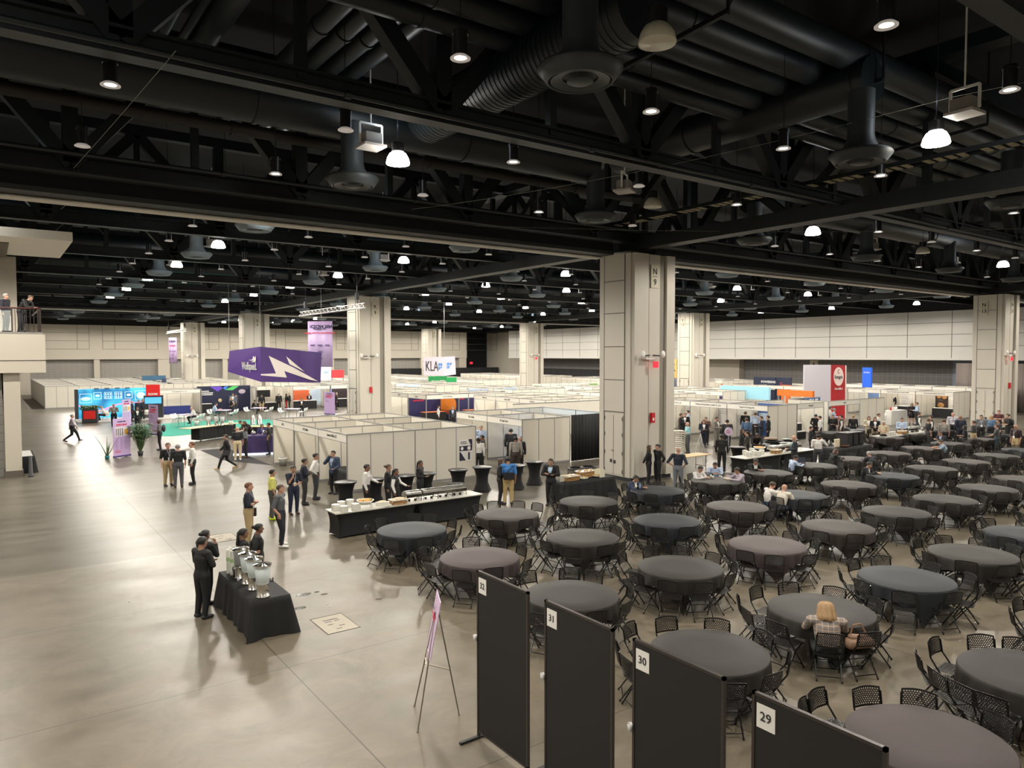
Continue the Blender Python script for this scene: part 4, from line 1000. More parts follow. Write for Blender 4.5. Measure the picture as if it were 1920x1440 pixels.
def table_proto():
    t = thing('round_table', '', 'table')
    obj('tabletop', MB().tube((0,0,.73),(0,0,.752),.915,n=40), M['ply'], t)
    for s in (-1, 1):
        for q in (-1, 1): obj('leg', MB().tube((q*.32,s*.45,0),(q*.32,s*.42,.73),.014,n=8), M['cframe'], t)
        obj('leg_bar', MB().tube((-.32,s*.45,.12),(.32,s*.45,.12),.01,n=6), M['cframe'], t)
    return t
TP = table_proto(); TP_used = [False]
ROWY = [17.45, 14.1, 10.8, 7.42, 4.08, .75]; COLX_ = [9.25+3.22*i for i in range(13)]
ORD = ['first','second','third','fourth','fifth','sixth','seventh','eighth','ninth','tenth','eleventh','twelfth','thirteenth']
RN = ['farthest row','second farthest row','middle row','second nearest row','nearest row','row along the bottom right']
# (row, col): (colour index, rotation) ; chairs given as pixel spots of backrests where the photo shows them clearly
TAB = {}
CI = {(0,0):1,(0,1):2,(0,2):0,(0,3):1,(0,4):0,(0,5):0,(0,6):0,(0,7):3,(0,8):3,(0,9):3,(1,0):2,(1,1):0,(1,2):1,(1,3):3,(1,4):1,(1,5):3,(1,6):1,(1,7):0,(1,8):3,(1,9):0,(2,0):0,(2,1):0,(2,2):2,(2,3):3,(2,4):0,(2,5):0,(2,6):0,(3,0):0,(3,1):0,(3,2):1,(3,3):0,(4,0):2,(4,1):0}
CI[(0,1)] = 3; CI[(1,0)] = 2
for r in range(6):
    for c in range(13):
        if r == 0 and c > 10: continue
        if r >= 4 and c > 4: continue
        if r == 5 and (c < 1 or c > 3): continue
        if r == 3 and c > 6: continue
        if r == 2 and c > 8: continue
        TAB[(r,c)] = (COLX_[c]+(.0 if c else .02), ROWY[r])
EXTRA = [(41.6,20.9),(44.8,20.9),(48,20.9),(44.9,17.4),(48.2,17.4),(44.9,14.1),(48.2,14.1),(41.5,24.2),(45,24.3)]
SPOTS = {(0,0):[(692,994),(717,980),(699,1012),(732,1020),(776,970),(805,972),(846,981),(861,992),(845,1002),(797,1015)],
(1,0):[(776,1052),(797,1036),(810,1066),(867,1077),(832,1022),(881,1015),(935,1021),(964,1034),(987,1057),(920,1067)],
(0,1):[(877,962),(889,972),(897,954),(922,945),(974,945),(1007,951),(931,982),(985,980),(1030,975),(1042,963)],
(1,1):[(1001,997),(1001,1015),(1025,1022),(1071,1034),(1132,1030),(1160,1025),(1177,1005),(1152,995),(1096,984),(1049,984)],
(2,0):[(989,1082),(1067,1071),(1110,1082),(1162,1112),(1155,1135),(1115,1155),(1010,1160),(965,1140),(962,1100)],
(1,2):[(1170,962),(1175,980),(1197,990),(1237,997),(1287,995),(1322,990),(1210,957),(1251,957),(1297,965),(1325,975)],
(2,1):[(1150,1067),(1170,1045),(1195,1082),(1254,1097),(1322,1100),(1366,1085),(1372,1065),(1335,1047),(1275,1035),(1222,1035)],
(3,1):[(1420,1112),(1479,1104),(1562,1117),(1377,1127),(1387,1152),(1460,1177),(1560,1217),(1610,1137),(1652,1165),(1627,1195)],
(3,0):[(1177,1180),(1251,1171),(1342,1182),(1407,1202),(1444,1235),(1427,1265),(1367,1292),(1155,1220),(1167,1245),(1240,1310)],
(4,0):[(1537,1312),(1630,1307),(1725,1330),(1837,1367),(1897,1427),(1492,1327),(1480,1370),(1500,1430)],
(4,1):[(1757,1212),(1725,1235),(1755,1272),(1842,1207),(1855,1317),(1915,1225),(1960,1250),(1960,1330),(1790,1300)]}
LIFT = {}
def dirname(dx, dy):   # direction as the picture shows it
    a = math.degrees(math.atan2(dx*cf.x+dy*cf.y, dx*cr.x+dy*cr.y)) % 360
    return ['right','far right','rear right','rear','rear left','far left','left','near left','front left','front','front right','near right'][int(((a+15) % 360)//30)]
allch = []; CHP = []
tdesc = {}
CN = ['charcoal','slate','mauve-sheened','taupe']
for (r, c), (x, y) in list(TAB.items())+[((9,i), p) for i, p in enumerate(EXTRA)]:
    ci = CI.get((r,c), (r*3+c) % 2 if (c+r) % 3 else 3)
    if r == 9: desc = 'table under the standing crowd, %s' % ORD[c]
    else: desc = '%s table from the left of the %s' % (ORD[c], RN[r])
    extra = {(3,1):', where the blond woman sits',(0,3):', where the man in the blue blazer eats',(1,4):', where two men in white sit'}.get((r,c),'')
    lab = 'round folding table under the %s cloth, %s%s' % (CN[ci], desc, extra); lab = ' '.join(lab.split()[:16])
    if not TP_used[0]: TP.location = (x,y,0); TP['label'] = lab; TP['group'] = 'round dining tables'; TP_used[0] = True
    else: dup(TP, (x,y,0), 0, lab, 'round dining tables')
    o = obj('tablecloth', CLOTHS[(r*7+c) % 5].copy() if False else CLOTHS[(r*7+c) % 5], None, None, (x,y,0), random.uniform(-.06,.06)+PI/2*((r+c) % 4))
    if not o.data.materials: o.data.materials.append(M['cloth0'])
    o.material_slots[0].link = 'OBJECT'; o.material_slots[0].material = M['cloth%d' % ci]
    tag(o, ' '.join(('%s cloth with hanging points on the %s' % (CN[ci], desc)).split()[:16]), 'tablecloth', 'cloths of the round tables')
    chs = []
    if (r,c) in SPOTS:
        for px, py in SPOTS[(r,c)]:
            q = P(px, py, .74); d = Vector((q.x-x, q.y-y, 0)); L_ = min(1.42, max(1.16, d.length)); d.normalize(); chs.append((d, L_))
    else:
        ph = random.random()*.63; n = 10 if random.random() < .7 else 9
        for i in range(n):
            a = ph+2*PI*i/n+random.uniform(-.06,.06); chs.append((Vector((math.cos(a), math.sin(a), 0)), random.uniform(1.16,1.32)))
    for d, L_ in chs:
        p = Vector((x,y,0))+d*(L_-.23)
        rz = math.atan2(d.x, -d.y)+random.uniform(-.07,.07)
        CHP.append((p, rz)); allch.append((p, rz, '%s %s' % (dirname(d.x,d.y), desc), (r,c), d))
# keep what the camera can see, nearest 300 as individuals
def px_of(p):
    v = p-Vector((0,0,HC)); w = v.dot(cf)
    return (960+FPX*v.dot(cr)/w, 720-FPX*v.dot(cu)/w, w) if w > .3 else (-999,-999,w)
vis = []
for a in allch:
    x, y, w = px_of(a[0]+Vector((0,0,.5)))
    if w > .5 and -60 < x < 1985 and y < 1510: vis.append((w, a))
vis.sort(key=lambda t: t[0])
seen = {}
for k, (w, (p, rz, ds, rc, d)) in enumerate(vis):
    side, desc = ds.split(' ', 1) if not ds.startswith(('far ','rear l','rear r','near ','front l','front r')) else (' '.join(ds.split()[:2]), ' '.join(ds.split()[2:]))
    extra = ''
    key = ds; seen[key] = seen.get(key, 0)+1
    if seen[key] > 1: extra = ', farther one' if seen[key] == 2 else ', farthest one'
    lab = 'black chair at the %s of the %s%s' % (side, desc.replace(' table from the left of the',' table,').replace('table under the standing crowd','table by the crowd'), extra)
    lab = ' '.join(lab.split()[:16])
    if k < 300:
        if w < 24:
            if not CH_used[0]: CH.location = p; CH.rotation_euler = (0,0,rz); CH['label'] = lab; CH['group'] = 'black folding chairs'; CH_used[0] = True
            else: dup(CH, p, rz, lab, 'black folding chairs')
        else: tag(obj('folding_chair', CHS, None, None, p, rz), lab, 'chair', 'black folding chairs')
    else: STUFF.append((p, rz))
if STUFF:
    base = np.array([v.co[:] for v in CHS.vertices]); fb = [tuple(q.vertices) for q in CHS.polygons]; mi = [q.material_index for q in CHS.polygons]
    mb = MB(); mb.mats = [M['chair'], M['cframe']]
    for p, rz in STUFF:
        c_, s_ = math.cos(rz), math.sin(rz); off = len(mb.v)
        v = np.stack([base[:,0]*c_-base[:,1]*s_+p.x, base[:,0]*s_+base[:,1]*c_+p.y, base[:,2]], 1)
        mb.v += v.tolist(); mb.f += [tuple(i+off for i in f) for f in fb]; mb.m += mi; mb.sm += [False]*len(fb)
    tag(obj('folding_chairs', mb), 'mass of black folding chairs around the farthest tables', 'chairs', kind='stuff')

# ================= NEAR PROPS =================
# numbered poster boards
for k, (y1, y0, num) in enumerate(((8.57,7.37,'32'),(7.02,5.80,'31'),(5.49,4.29,'30'),(3.98,2.76,'29'))):
    t = thing('poster_board', 'black poster board, %s, number card %s at its corner' % (['farthest and leftmost of four','second of four from the left','third of four from the left','nearest one, cut off by the frame'][k], num), 'poster board', (5.6,y1,0), -PI/2)
    w = y1-y0
    obj('board_panel', MB().box(.03,w-.03,-.012,.012,.12,2.42), M['pboard'], t)
    obj('board_frame', MB().box(0,w,-.02,.02,2.41,2.44).box(0,w,-.02,.02,.1,.13).box(0,.03,-.02,.02,.1,2.44).box(w-.03,w,-.02,.02,.1,2.44), M['pframe'], t)
    for xx in (.02, w-.02): obj('foot', MB().box(xx-.025,xx+.025,-.32,.32,0,.04).box(xx-.02,xx+.02,-.02,.02,.04,.12), M['txt'], t)
    p = obj('number_card', MB().box(.05,.24,-.018,-.0125,2.13,2.35), M['white'], t); text(num, .12, (.145,-.019,2.24), p, M['txt'], ext=.0005) if False else text(num, .12, (.145,-.021,2.24), p, M['txt'])
    if k < 3:
        o = tag(obj('plastic_cup', MB().lathe([(.0,0),(.022,0),(.032,.085),(.030,.085),(.021,.004)],n=14), mat('clear_plastic_cup_%d' % k, (.85,.85,.85), .2, alpha=.75), None, (5.56,y1+.01,1.42)), 'clear plastic cup clipped to the left edge of the %s poster board' % ['farthest','second','third'][k], 'cup')
# easel with lilac sign
e1, e2, e3 = P(777,1325), P(783,1373), P(861,1341)
ax = P(812,1160,1.35); ax = (e1+e2)/2*.5+e3*.5; ax.z = 1.75
t = thing('easel', 'thin metal tripod easel holding a lilac sign beside board 32', 'easel', (ax.x,ax.y,0)); o_ = Vector((ax.x,ax.y,0))
for e in (e1, e2, e3): obj('leg', MB().tube(e-o_, Vector((0,0,1.62))+(e-ax)*Vector((.06,.06,0)), .011, n=8).ell(e-o_+Vector((0,0,.012)), .016,.016,.014), hx('8E8B80', .35, .7), t)
obj('crossbar', MB().tube((e1-o_)*.55+Vector((0,0,.75)), (e3-o_)*.55+Vector((0,0,.72)), .008, n=6).tube((e1-o_)*.5+Vector((0,0,.85)), (e2-o_)*.5+Vector((0,0,.85)), .014, n=6), hx('B8B2A0', .3, .7), t)
sd = (e2-e1); sd.z = 0; sd.normalize(); mid = (e1+e2)/2*.42+e3*.58*1.0; mid = o_+((e1+e2)/2-o_)*.42
t2 = thing('lilac_sign', 'narrow lilac placard standing on the easel', 'sign', (mid.x,mid.y,0), math.atan2(sd.y,sd.x))
o = obj('placard', MB().prism([(-.30,0,.98),(.30,0,.98),(.30,.16,1.86),(-.30,.16,1.86)],(0,.01,0)), mat('pale_lilac_board', lin('D9BFE0'), .5), t2)
p_ = obj('sign_print', MB().mat(DR).box(-.18,.14,-.0,.004,1.55,1.60).box(-.18,.05,0,.004,1.47,1.52).box(-.18,.1,0,.004,1.38,1.43).mat(DK).box(-.2,.1,.0,.004,1.68,1.71), None, o); p_.location = (0,.085,0); p_.rotation_euler = (-.0,0,0)
obj('lower_flap', MB().prism([(-.2,-.02,.86),(-.05,-.03,.84),(-.02,0,1.02),(-.22,0,1.0)],(0,.01,0)), mat('crumpled_paper', lin('E3CDE0'), .6), t2)
# floor grates
for k, (cx, cy, lab) in enumerate(((5.66,14.02,'square floor grate with thin bars near the drinks table'),(5.68,22.68,'square floor grate behind the drinks table, on the border line'))):
    t = thing('floor_grate', lab, 'floor grate', (cx,cy,0)); mb = MB()
    mb.mat(hx('CFC8BA'))
    obj('frame', MB().box(-.33,.33,-.5,-.485,0,.006).box(-.33,.33,.485,.5,0,.006).box(-.345,-.33,-.5,.5,0,.006).box(.33,.345,-.5,.5,0,.006), M['joint'], t)
    for i in range(32): mb.box(-.33,.33,-.485+i*.0303,-.485+i*.0303+.017,0,.004)
    mb.mat(M['joint']); 
    r_ = random.Random(k)
    for i in range(9): xx, yy = r_.uniform(-.25,.1), r_.uniform(-.4,.3); mb.box(xx,xx+r_.uniform(.05,.2),yy,yy+.03,.0041,.005)
    obj('bars', mb, None, t)
for k, (px, py, s) in enumerate(((568,1115,.14),(608,1114,.07),(594,1110,.05),(562,1140,.12),(711,1123,.07))):
    q = P(px, py); r_ = random.Random(k); pts = [(s*(1+.5*r_.random())*math.cos(a), .6*s*(1+.5*r_.random())*math.sin(a), 0) for a in [i*PI/5 for i in range(10)]]
    o = obj('floor_stain', MB().prism(pts, (0,0,.0015)), mat('dark_wet_stain_%d' % k, (.05,.045,.03) if k < 4 else (.14,.13,.12), .12), None, (q.x,q.y,.0003)); tag(o, 'dark stain on the concrete, %s' % ['largest, left of the chairs','small one right of the largest','tiny one between them','thin one above the grate','grey tape square further right'][k], 'stain')
for k, (px, py) in enumerate(((622,1122),(614,1133),(618,1138),(331,989),(452,1098),(242,1129))):
    q = P(px, py); tag(obj('litter_scrap', MB().ell((0,0,.01),.02,.015,.01), M['white'], None, q), 'tiny white scrap on the bare concrete, %s' % ORD[k], 'litter', 'white scraps on the floor')

# ---- drinks table ----
def draped_table(name, x0, x1, y0, y1, z, label, mt, flare=.06, over=.0, clothlab=None, seed=1, rz=0, org=None):
    """rectangular table with a floor-length gathered cloth as its own thing"""
    cx, cy = (x0+x1)/2, (y0+y1)/2; w, d = x1-x0, y1-y0
    t = thing(name, label, 'table', (cx,cy,0), rz)
    obj('tabletop', MB().box(-w/2+.02,w/2-.02,-d/2+.02,d/2-.02,z-.04,z-.012), M['ply'], t)
    for a in (-1,1):
        for b in (-1,1): obj('leg', MB().tube((a*(w/2-.15),b*(d/2-.1),0),(a*(w/2-.15),b*(d/2-.1),z-.04),.014,n=8), M['cframe'], t)
    r_ = random.Random(seed); per = []; st = .035
    def edge(a, b):
        n = max(2, int((Vector(b)-Vector(a)).length/st))
        for i in range(n): per.append(Vector(a).lerp(Vector(b), i/n))
    c4 = [(-w/2,-d/2),(w/2,-d/2),(w/2,d/2),(-w/2,d/2)]
    for i in range(4): edge((*c4[i],0), (*c4[(i+1)%4],0))
    n = len(per); vs = []; rings = [(0,0,.0),(.3,.35,0),(.7,.75,0),(1,1,0)]; ph = r_.random()*6
    for i, p in enumerate(per): vs.append((p.x, p.y, z))
    for k in range(1, 7):
        f = k/6
        for i, p in enumerate(per):
            dr = Vector((p.x/(w/2), p.y/(d/2), 0)); nx = 0 if abs(dr.x) < .999 else math.copysign(1,dr.x); ny = 0 if abs(dr.y) < .999 else math.copysign(1,dr.y)
            corner = max(0, (min(abs(dr.x)*w/2, w/2)-(w/2-.2))/.2)*max(0, (min(abs(dr.y)*d/2, d/2)-(d/2-.2))/.2)
            am = f*(flare+.02*math.sin(i*.55+ph)+.016*math.sin(i*.23+2*ph))+f*corner*.07
            vs.append((p.x+nx*am, p.y+ny*am, max(.008, z-f*(z-.012))))
    fs = [tuple(range(n))]+[(k*n+i, (k+1)*n+i, (k+1)*n+(i+1)%n, k*n+(i+1)%n) for k in range(6) for i in range(n)]
    mb = MB(); mb.add(vs, fs[:1], False); mb.f += [f for f in fs[1:]]; mb.m += [0]*(len(fs)-1); mb.sm += [True]*(len(fs)-1)
    tag(obj('tablecloth', mb, mt, None, (cx,cy,0), rz), clothlab or 'black floor-length cloth over the %s' % name.replace('_',' '), 'tablecloth'); return t
draped_table('drinks_table', 4.02, 4.78, 14.12, 16.5, .76, 'long folding table under the black cloth with four drink dispensers', M['bcloth'], clothlab='black floor-length cloth on the drinks table in the foreground', seed=3)
def dispenser(x, y, z, lab, fill, rz=0, s=1.0):
    t = thing('drink_dispenser', lab, 'drink dispenser', (x,y,z), rz); t.scale = (s,s,s)
    obj('base_band', MB().lathe([(.0,0),(.135,0),(.135,.02),(.118,.03),(.118,.25),(.125,.26),(0,.26)],n=28), M['chrome'], t)
    obj('tank', MB().lathe([(.12,.26),(.165,.62),(.162,.62),(.117,.265)],n=28), M['glass'], t)
    obj('drink', MB().lathe([(0,.262),(.117,.262),(.152,.56),(0,.56)],n=28), fill, t)
    mb = MB(); n = 28
    for i in range(n):
        a, b = 2*PI*i/n, 2*PI*(i+1)/n; up = .018 if i % 2 else 0
        mb.add([(.175*math.cos(a),.175*math.sin(a),.635),(.175*math.cos(b),.175*math.sin(b),.635),(.02*math.cos(b),.02*math.sin(b),.665+up),(.02*math.cos(a),.02*math.sin(a),.665+up)],[(0,1,2,3)],False)
    mb.lathe([(.178,.61),(.18,.64)],n=28).disc((0,0,.612),.17,28,True); obj('lid', mb, M['steelm'], t)
    obj('tap', MB().tube((.118,0,.28),(.20,0,.28),.016).tube((.19,0,.26),(.19,0,.33),.012).bar((.19,-.025,.34),(.19,.025,.34),.02,.02), M['txt'], t); return t
TEA = mat('dark_iced_tea', (.03,.018,.012), .3)
for k, (px, py) in enumerate(((494,1119),(478,1105),(466,1094),(453,1084))):
    q = P(px, py-1, .765)
    dispenser(q.x-.01, q.y, .765, '%s steel-based drink dispenser on the foreground table%s' % (['nearest','second','third','farthest'][k], '' if k < 3 else ', filled with dark tea'), M['water'] if k < 3 else TEA, rz=-.2)
cupm = mat('clear_cup_stack', (.78,.80,.72), .3); grn = mat('green_print', (.35,.5,.25), .5)
for k, (px, py) in enumerate(((428,1076),(435,1079),(432,1072),(441,1073),(446,1076),(438,1066),(445,1068),(451,1069))):
    q = P(px, py, .765); h = .52 if k < 3 else .36
    o = obj('cup_stack', MB().mat(cupm).lathe([(0,0),(.032,0)]+[(.036+.004*(i%2), h*i/16) for i in range(1,17)]+[(.03,h+.02),(0,h+.02)], n=12).mat(grn).lathe([(.041,h*.55),(.041,h*.7)],n=12), None, None, q); tag(o, 'tall stack of clear plastic cups on the drinks table, %s from the front left' % ORD[k], 'cup stack', 'cup stacks on the drinks table')
q = P(449,1081,.765); t = thing('ice_bin', 'black bin of ice behind the small cup on the drinks table', 'bin', (q.x,q.y,.765), .3)
obj('bin_body', MB().lathe([(0,0),(.11,0),(.15,.2),(.14,.2),(.1,.02)],n=24), M['txt'], t); obj('ice', MB().ell((0,0,.17),.12,.12,.05), M['plate'], t); obj('scoop', MB().tube((-.05,0,.2),(-.18,-.02,.30),.01).cb((-.02,0,.2),.1,.07,.03), M['white'], t)
q = P(447,1089,.765); tag(obj('plastic_cup', MB().lathe([(0,0),(.025,0),(.036,.09),(.033,.09)],n=14), mat('clear_cup', (.8,.8,.85), .2, alpha=.7), None, q), 'small clear plastic cup beside the ice bin', 'cup')

# ---- buffets ----
FOOD = {'salad': mat('orange_salad', (.65,.28,.06), .6, noise=.6, nscale=30), 'green': mat('salad_green', (.10,.22,.04), .6), 'bread': mat('bread_crust', (.55,.38,.18), .7, noise=.4, nscale=25), 'cream': mat('pale_food', (.70,.58,.40), .6, noise=.2, nscale=20)}
def spandex(x0, x1, y0, y1, z, lab, gap=None):
    """stretch-cloth table: narrow waist between the top edge and feet"""
    t = thing('buffet_table', lab, 'table', ((x0+x1)/2,(y0+y1)/2,0)); w, d = (x1-x0)/2, (y1-y0)/2
    obj('tabletop', MB().box(-w,w,-d,d,z-.03,z), M['marble'], t)
    for a in (-1,1):
        for b in (-1,1): obj('leg', MB().tube((a*(w-.35),b*(d-.12),0),(a*(w-.35),b*(d-.12),z-.03),.02,n=8), M['cframe'], t)
    vs = []; n = 72; prof = [(1,0,0),(.93,.06,.08),(.885,.3,.3),(.87,.55,.35),(.87,.8,.25),(.885,1,.05)]
    per = []
    for i in range(n):
        a = 2*PI*i/n; c_, s_ = math.cos(a), math.sin(a); k = 1/max(abs(c_), abs(s_)); per.append((c_*k, s_*k))
    for f, h, sag in prof:
        for u, v in per:
            m_ = 1-abs(u)**4 if abs(v) > .99 else (1-abs(v)**4)
            uu = u*(w-.01-(1-f)*w*1.0*.6) if True else u; vv = v*(d-.01-(1-f)*.35)
            if abs(v) > .99: vv -= math.copysign(.05*sag*m_, v)
            if abs(u) > .99: uu -= math.copysign(.10*sag*(.4+m_), u)
            vs.append((uu, vv, (z-.032)*(1-h)+.03*h+(.04*h*m_ if h == 1 else 0)))
    fs = [(k*n+i, (k+1)*n+i, (k+1)*n+(i+1)%n, k*n+(i+1)%n) for k in range(5) for i in range(n)]
    tag(obj('stretch_cover', MB().add(vs, fs, True), M['bcloth'], None, ((x0+x1)/2,(y0+y1)/2,0)), 'black stretch cover around the %s' % lab, 'table cover'); return t
def plates(x, y, z, n, lab):
    mb = MB(); prof = [(0,0)]
    for i in range(n): prof += [(.11, i*.0125), (.127, i*.0125+.009)]
    prof += [(.12, n*.0125), (.07, n*.0125-.004), (0, n*.0125-.004)]
    return tag(obj('plate_stack', MB().lathe(prof, n=26), M['plate'], None, (x,y,z)), lab, 'plates', 'plate stacks')
def bowl(x, y, z, r, h, food, lab, stand=0):
    t = thing('serving_bowl', lab, 'bowl', (x,y,z))
    b = obj('bowl_dish', MB().lathe([(0,stand),(r*.55,stand),(r,stand+h),(r*.95,stand+h),(r*.5,stand+.02)],n=28), M['plate'], t)
    mb = MB().mat(food); r_ = random.Random(int(x*100)); mb.ell((0,0,stand+h*.8),r*.85,r*.85,h*.45)
    for i in range(22):
        a, q = r_.random()*6.28, r*.75*math.sqrt(r_.random()); mb.mat(food if i % 3 else FOOD['green']).ell((q*math.cos(a),q*math.sin(a),stand+h*1.05),.03,.025,.02,6,4)
    obj('food', mb, None, t)
    if stand: obj('wire_stand', MB().path([(-r*.7,-r*.2,0),(-r*.7,-r*.2,stand),(r*.7,-r*.2,stand),(r*.7,-r*.2,0)],.006).path([(-r*.7,r*.2,0),(-r*.7,r*.2,stand),(r*.7,r*.2,stand),(r*.7,r*.2,0)],.006), M['txt'], t)
    return t
def crate(x, y, z, w, d, h, food, lab, rz=0):
    t = thing('wooden_crate', lab, 'crate', (x,y,z), rz); mb = MB()
    for k in range(3):
        z0 = k*h/3; mb.box(-w/2,w/2,-d/2,-d/2+.012,z0+.005,z0+h/3-.012).box(-w/2,w/2,d/2-.012,d/2,z0+.005,z0+h/3-.012).box(-w/2,-w/2+.012,-d/2,d/2,z0+.005,z0+h/3-.012).box(w/2-.012,w/2,-d/2,d/2,z0+.005,z0+h/3-.012)
    obj('slats', mb, M['wood'], t); o = obj('tray', MB().mat(M['plate']).box(-w/2-.03,w/2+.03,-d/2-.03,d/2+.03,h,h+.02), None, t)
    mb = MB().mat(food); r_ = random.Random(int(x*77))
    for i in range(26): mb.ell((r_.uniform(-w/2,w/2),r_.uniform(-d/2,d/2),h+.035),.045,.03,.022,6,4)
    obj('food', mb, None, t); return t
def chafer(x, y, z, lab, rz=0):
    t = thing('chafing_dish', lab, 'chafing dish', (x,y,z), rz)
    obj('dish_stand', MB().path([(-.27,-.17,0),(-.25,-.17,.2),(.25,-.17,.2),(.27,-.17,0)],.008).path([(-.27,.17,0),(-.25,.17,.2),(.25,.17,.2),(.27,.17,0)],.008).tube((-.26,-.17,.05),(-.26,.17,.05),.006).tube((.26,-.17,.05),(.26,.17,.05),.006).tube((-.1,0,0),(-.1,0,.07),.04).tube((.12,0,0),(.12,0,.07),.04), hx('2E2A26', .3, .6), t)
    obj('water_pan', MB().box(-.28,.28,-.18,.18,.16,.235), M['steelm'], t)
    mb = MB(); r_ = random.Random(int(x*13)); n = 12
    for i in range(n):
        a, b = PI*i/n, PI*(i+1)/n; mb.add([(-.27,-.17*math.cos(a),.24+.11*math.sin(a)),(.27,-.17*math.cos(a),.24+.11*math.sin(a)),(.27,-.17*math.cos(b),.24+.11*math.sin(b)),(-.27,-.17*math.cos(b),.24+.11*math.sin(b))],[(0,3,2,1)], i % 3 != 0)
    mb.poly([(-.27,-.17*math.cos(PI*i/n),.24+.11*math.sin(PI*i/n)) for i in range(n+1)]).poly([(.27,-.17*math.cos(PI*i/n),.24+.11*math.sin(PI*i/n)) for i in range(n+1)][::-1])
    obj('roll_lid', mb, hx('C9C7C2', .22, .85), t); obj('lid_handle', MB().path([(-.08,-.12,.33),(-.08,-.16,.36),(.08,-.16,.36),(.08,-.12,.33)],.008), M['txt'], t); return t
# front buffet (two stretch-covered tables)
BZ = .78
spandex(8.3, 11.05, 20.4, 21.25, BZ, 'left half of the front buffet table'); spandex(11.05, 13.55, 20.4, 21.25, BZ, 'right half of the front buffet table')
for k, (px, py, n) in enumerate(((629,957,15),(645,960,15),(640,951,15),(667,956,16),(656,949,17))):
    q = P(px, py, BZ); plates(q.x, q.y, BZ, n, 'stack of white plates on the left end of the front buffet, %s' % ['leftmost','nearest','behind the nearest','rightmost','hindmost'][k])
q = P(685,953,BZ); bowl(q.x, q.y, BZ, .27, .13, FOOD['salad'], 'wide white bowl of orange salad raised on a wire stand', .13)
q = P(716,948,BZ); tag(obj('loaf_dish', MB().mat(M['plate']).prism([(-.15,-.1,0),(.15,-.1,0),(.18,-.12,.12),(-.18,-.12,.12)],(0,.22,0)).mat(FOOD['cream']).ell((0,0,.12),.15,.1,.04), None, None, q), 'small white rectangular dish between bowl and crate on the front buffet', 'dish')
q = P(746,945,BZ); crate(q.x, q.y, BZ, .46, .3, .14, FOOD['cream'], 'slatted wooden crate carrying a white tray of pale food on the front buffet')
for k in range(3): tag(obj('cup', MB().lathe([(0,0),(.03,0),(.035,.07),(.03,.07)],n=12), M['plate'], None, P(724+k*4, 951-k, BZ)), 'small white cup on the front buffet, %s of three' % ['left','middle','right'][k], 'cup')
for k, x in enumerate((11.3,11.9,12.45,13.0)):
    chafer(x-.25, 20.78, BZ, 'steel chafing dish on the front buffet, %s from the left' % ORD[k], rz=0)
q = P(849,923,BZ); bowl(q.x, q.y, BZ, .16, .11, FOOD['salad'], 'white bowl of orange pasta at the right end of the front buffet')
t = thing('linen_pile', 'dark heap of folded chair covers at the right end of the front buffet', 'linen', (13.2,21.6,0))
mb = MB(); r_ = random.Random(4)
for i in range(9): mb.ell((r_.uniform(-.05,.05),r_.uniform(-.04,.04),.62+i*.045),.34,.28,.04,14,5)
obj('folded_cloth', mb, M['bcloth'], t); obj('trolley', MB().box(-.3,.3,-.25,.25,.5,.58).tube((-.25,-.2,0),(-.25,-.2,.5),.02).tube((.25,-.2,0),(.25,-.2,.5),.02).tube((-.25,.2,0),(-.25,.2,.5),.02).tube((.25,.2,0),(.25,.2,.5),.02), M['txt'], t)
# bistro tables
def bistro(x, y, lab, r=.4, h=.98, col=True):
    t = thing('cocktail_table', lab, 'cocktail table', (x,y,0), 0, 'high cocktail tables')
    obj('tabletop', MB().lathe([(0,h-.03),(r,h-.03),(r+.01,h-.01),(r,h),(0,h)], n=28), mat('black_table_top', (.03,.03,.033), .35) if 'btt' not in M else M['btt'], t)
    mb = MB(); n = 32; vs = []
    for k, (f, z) in enumerate(((.98,h-.04),(.8,h-.1),(.6,h*.6),(.62,h*.35),(.8,.1),(.92,.03))):
        for i in range(n):
            a = 2*PI*i/n; lobe = 1+(.14*max(0,math.cos(4*a)) if k > 3 else 0)-(.12*max(0,-math.cos(4*a)) if k > 2 else 0); vs.append((r*f*lobe*math.cos(a), r*f*lobe*math.sin(a), z))
    mb.add(vs, [(k*n+i,(k+1)*n+i,(k+1)*n+(i+1)%n,k*n+(i+1)%n) for k in range(5) for i in range(n)], True)
    obj('stretch_cover', mb, M['bcloth'], t); mb = MB()
    for i in range(4): a = i*PI/2; mb.tube((0,0,.05),(r*.98*math.cos(a),r*.98*math.sin(a),.02),.015,n=6)
    obj('foot', mb, hx('C8C8C8', .3, .7), t); return t
M['btt'] = mat('black_table_top', (.030,.030,.034), .35)
for px, py, lab in ((648,903,'behind the plate stacks, leftmost'),(702,897,'behind the salad bowl'),(760,891,'half hidden behind the woman with white sleeves'),(798,887,'behind the chafing dishes'),(859,880,'behind the dark linen heap'),(904,875,'right of the linen heap'),(1002,865,'alone between the blue-shirted man and the arms-crossed man'),(967,872,'just right of the blue-shirted man')):
    q = P(px, py+20*0, .98); bistro(q.x, q.y, 'high black cocktail table %s' % lab)
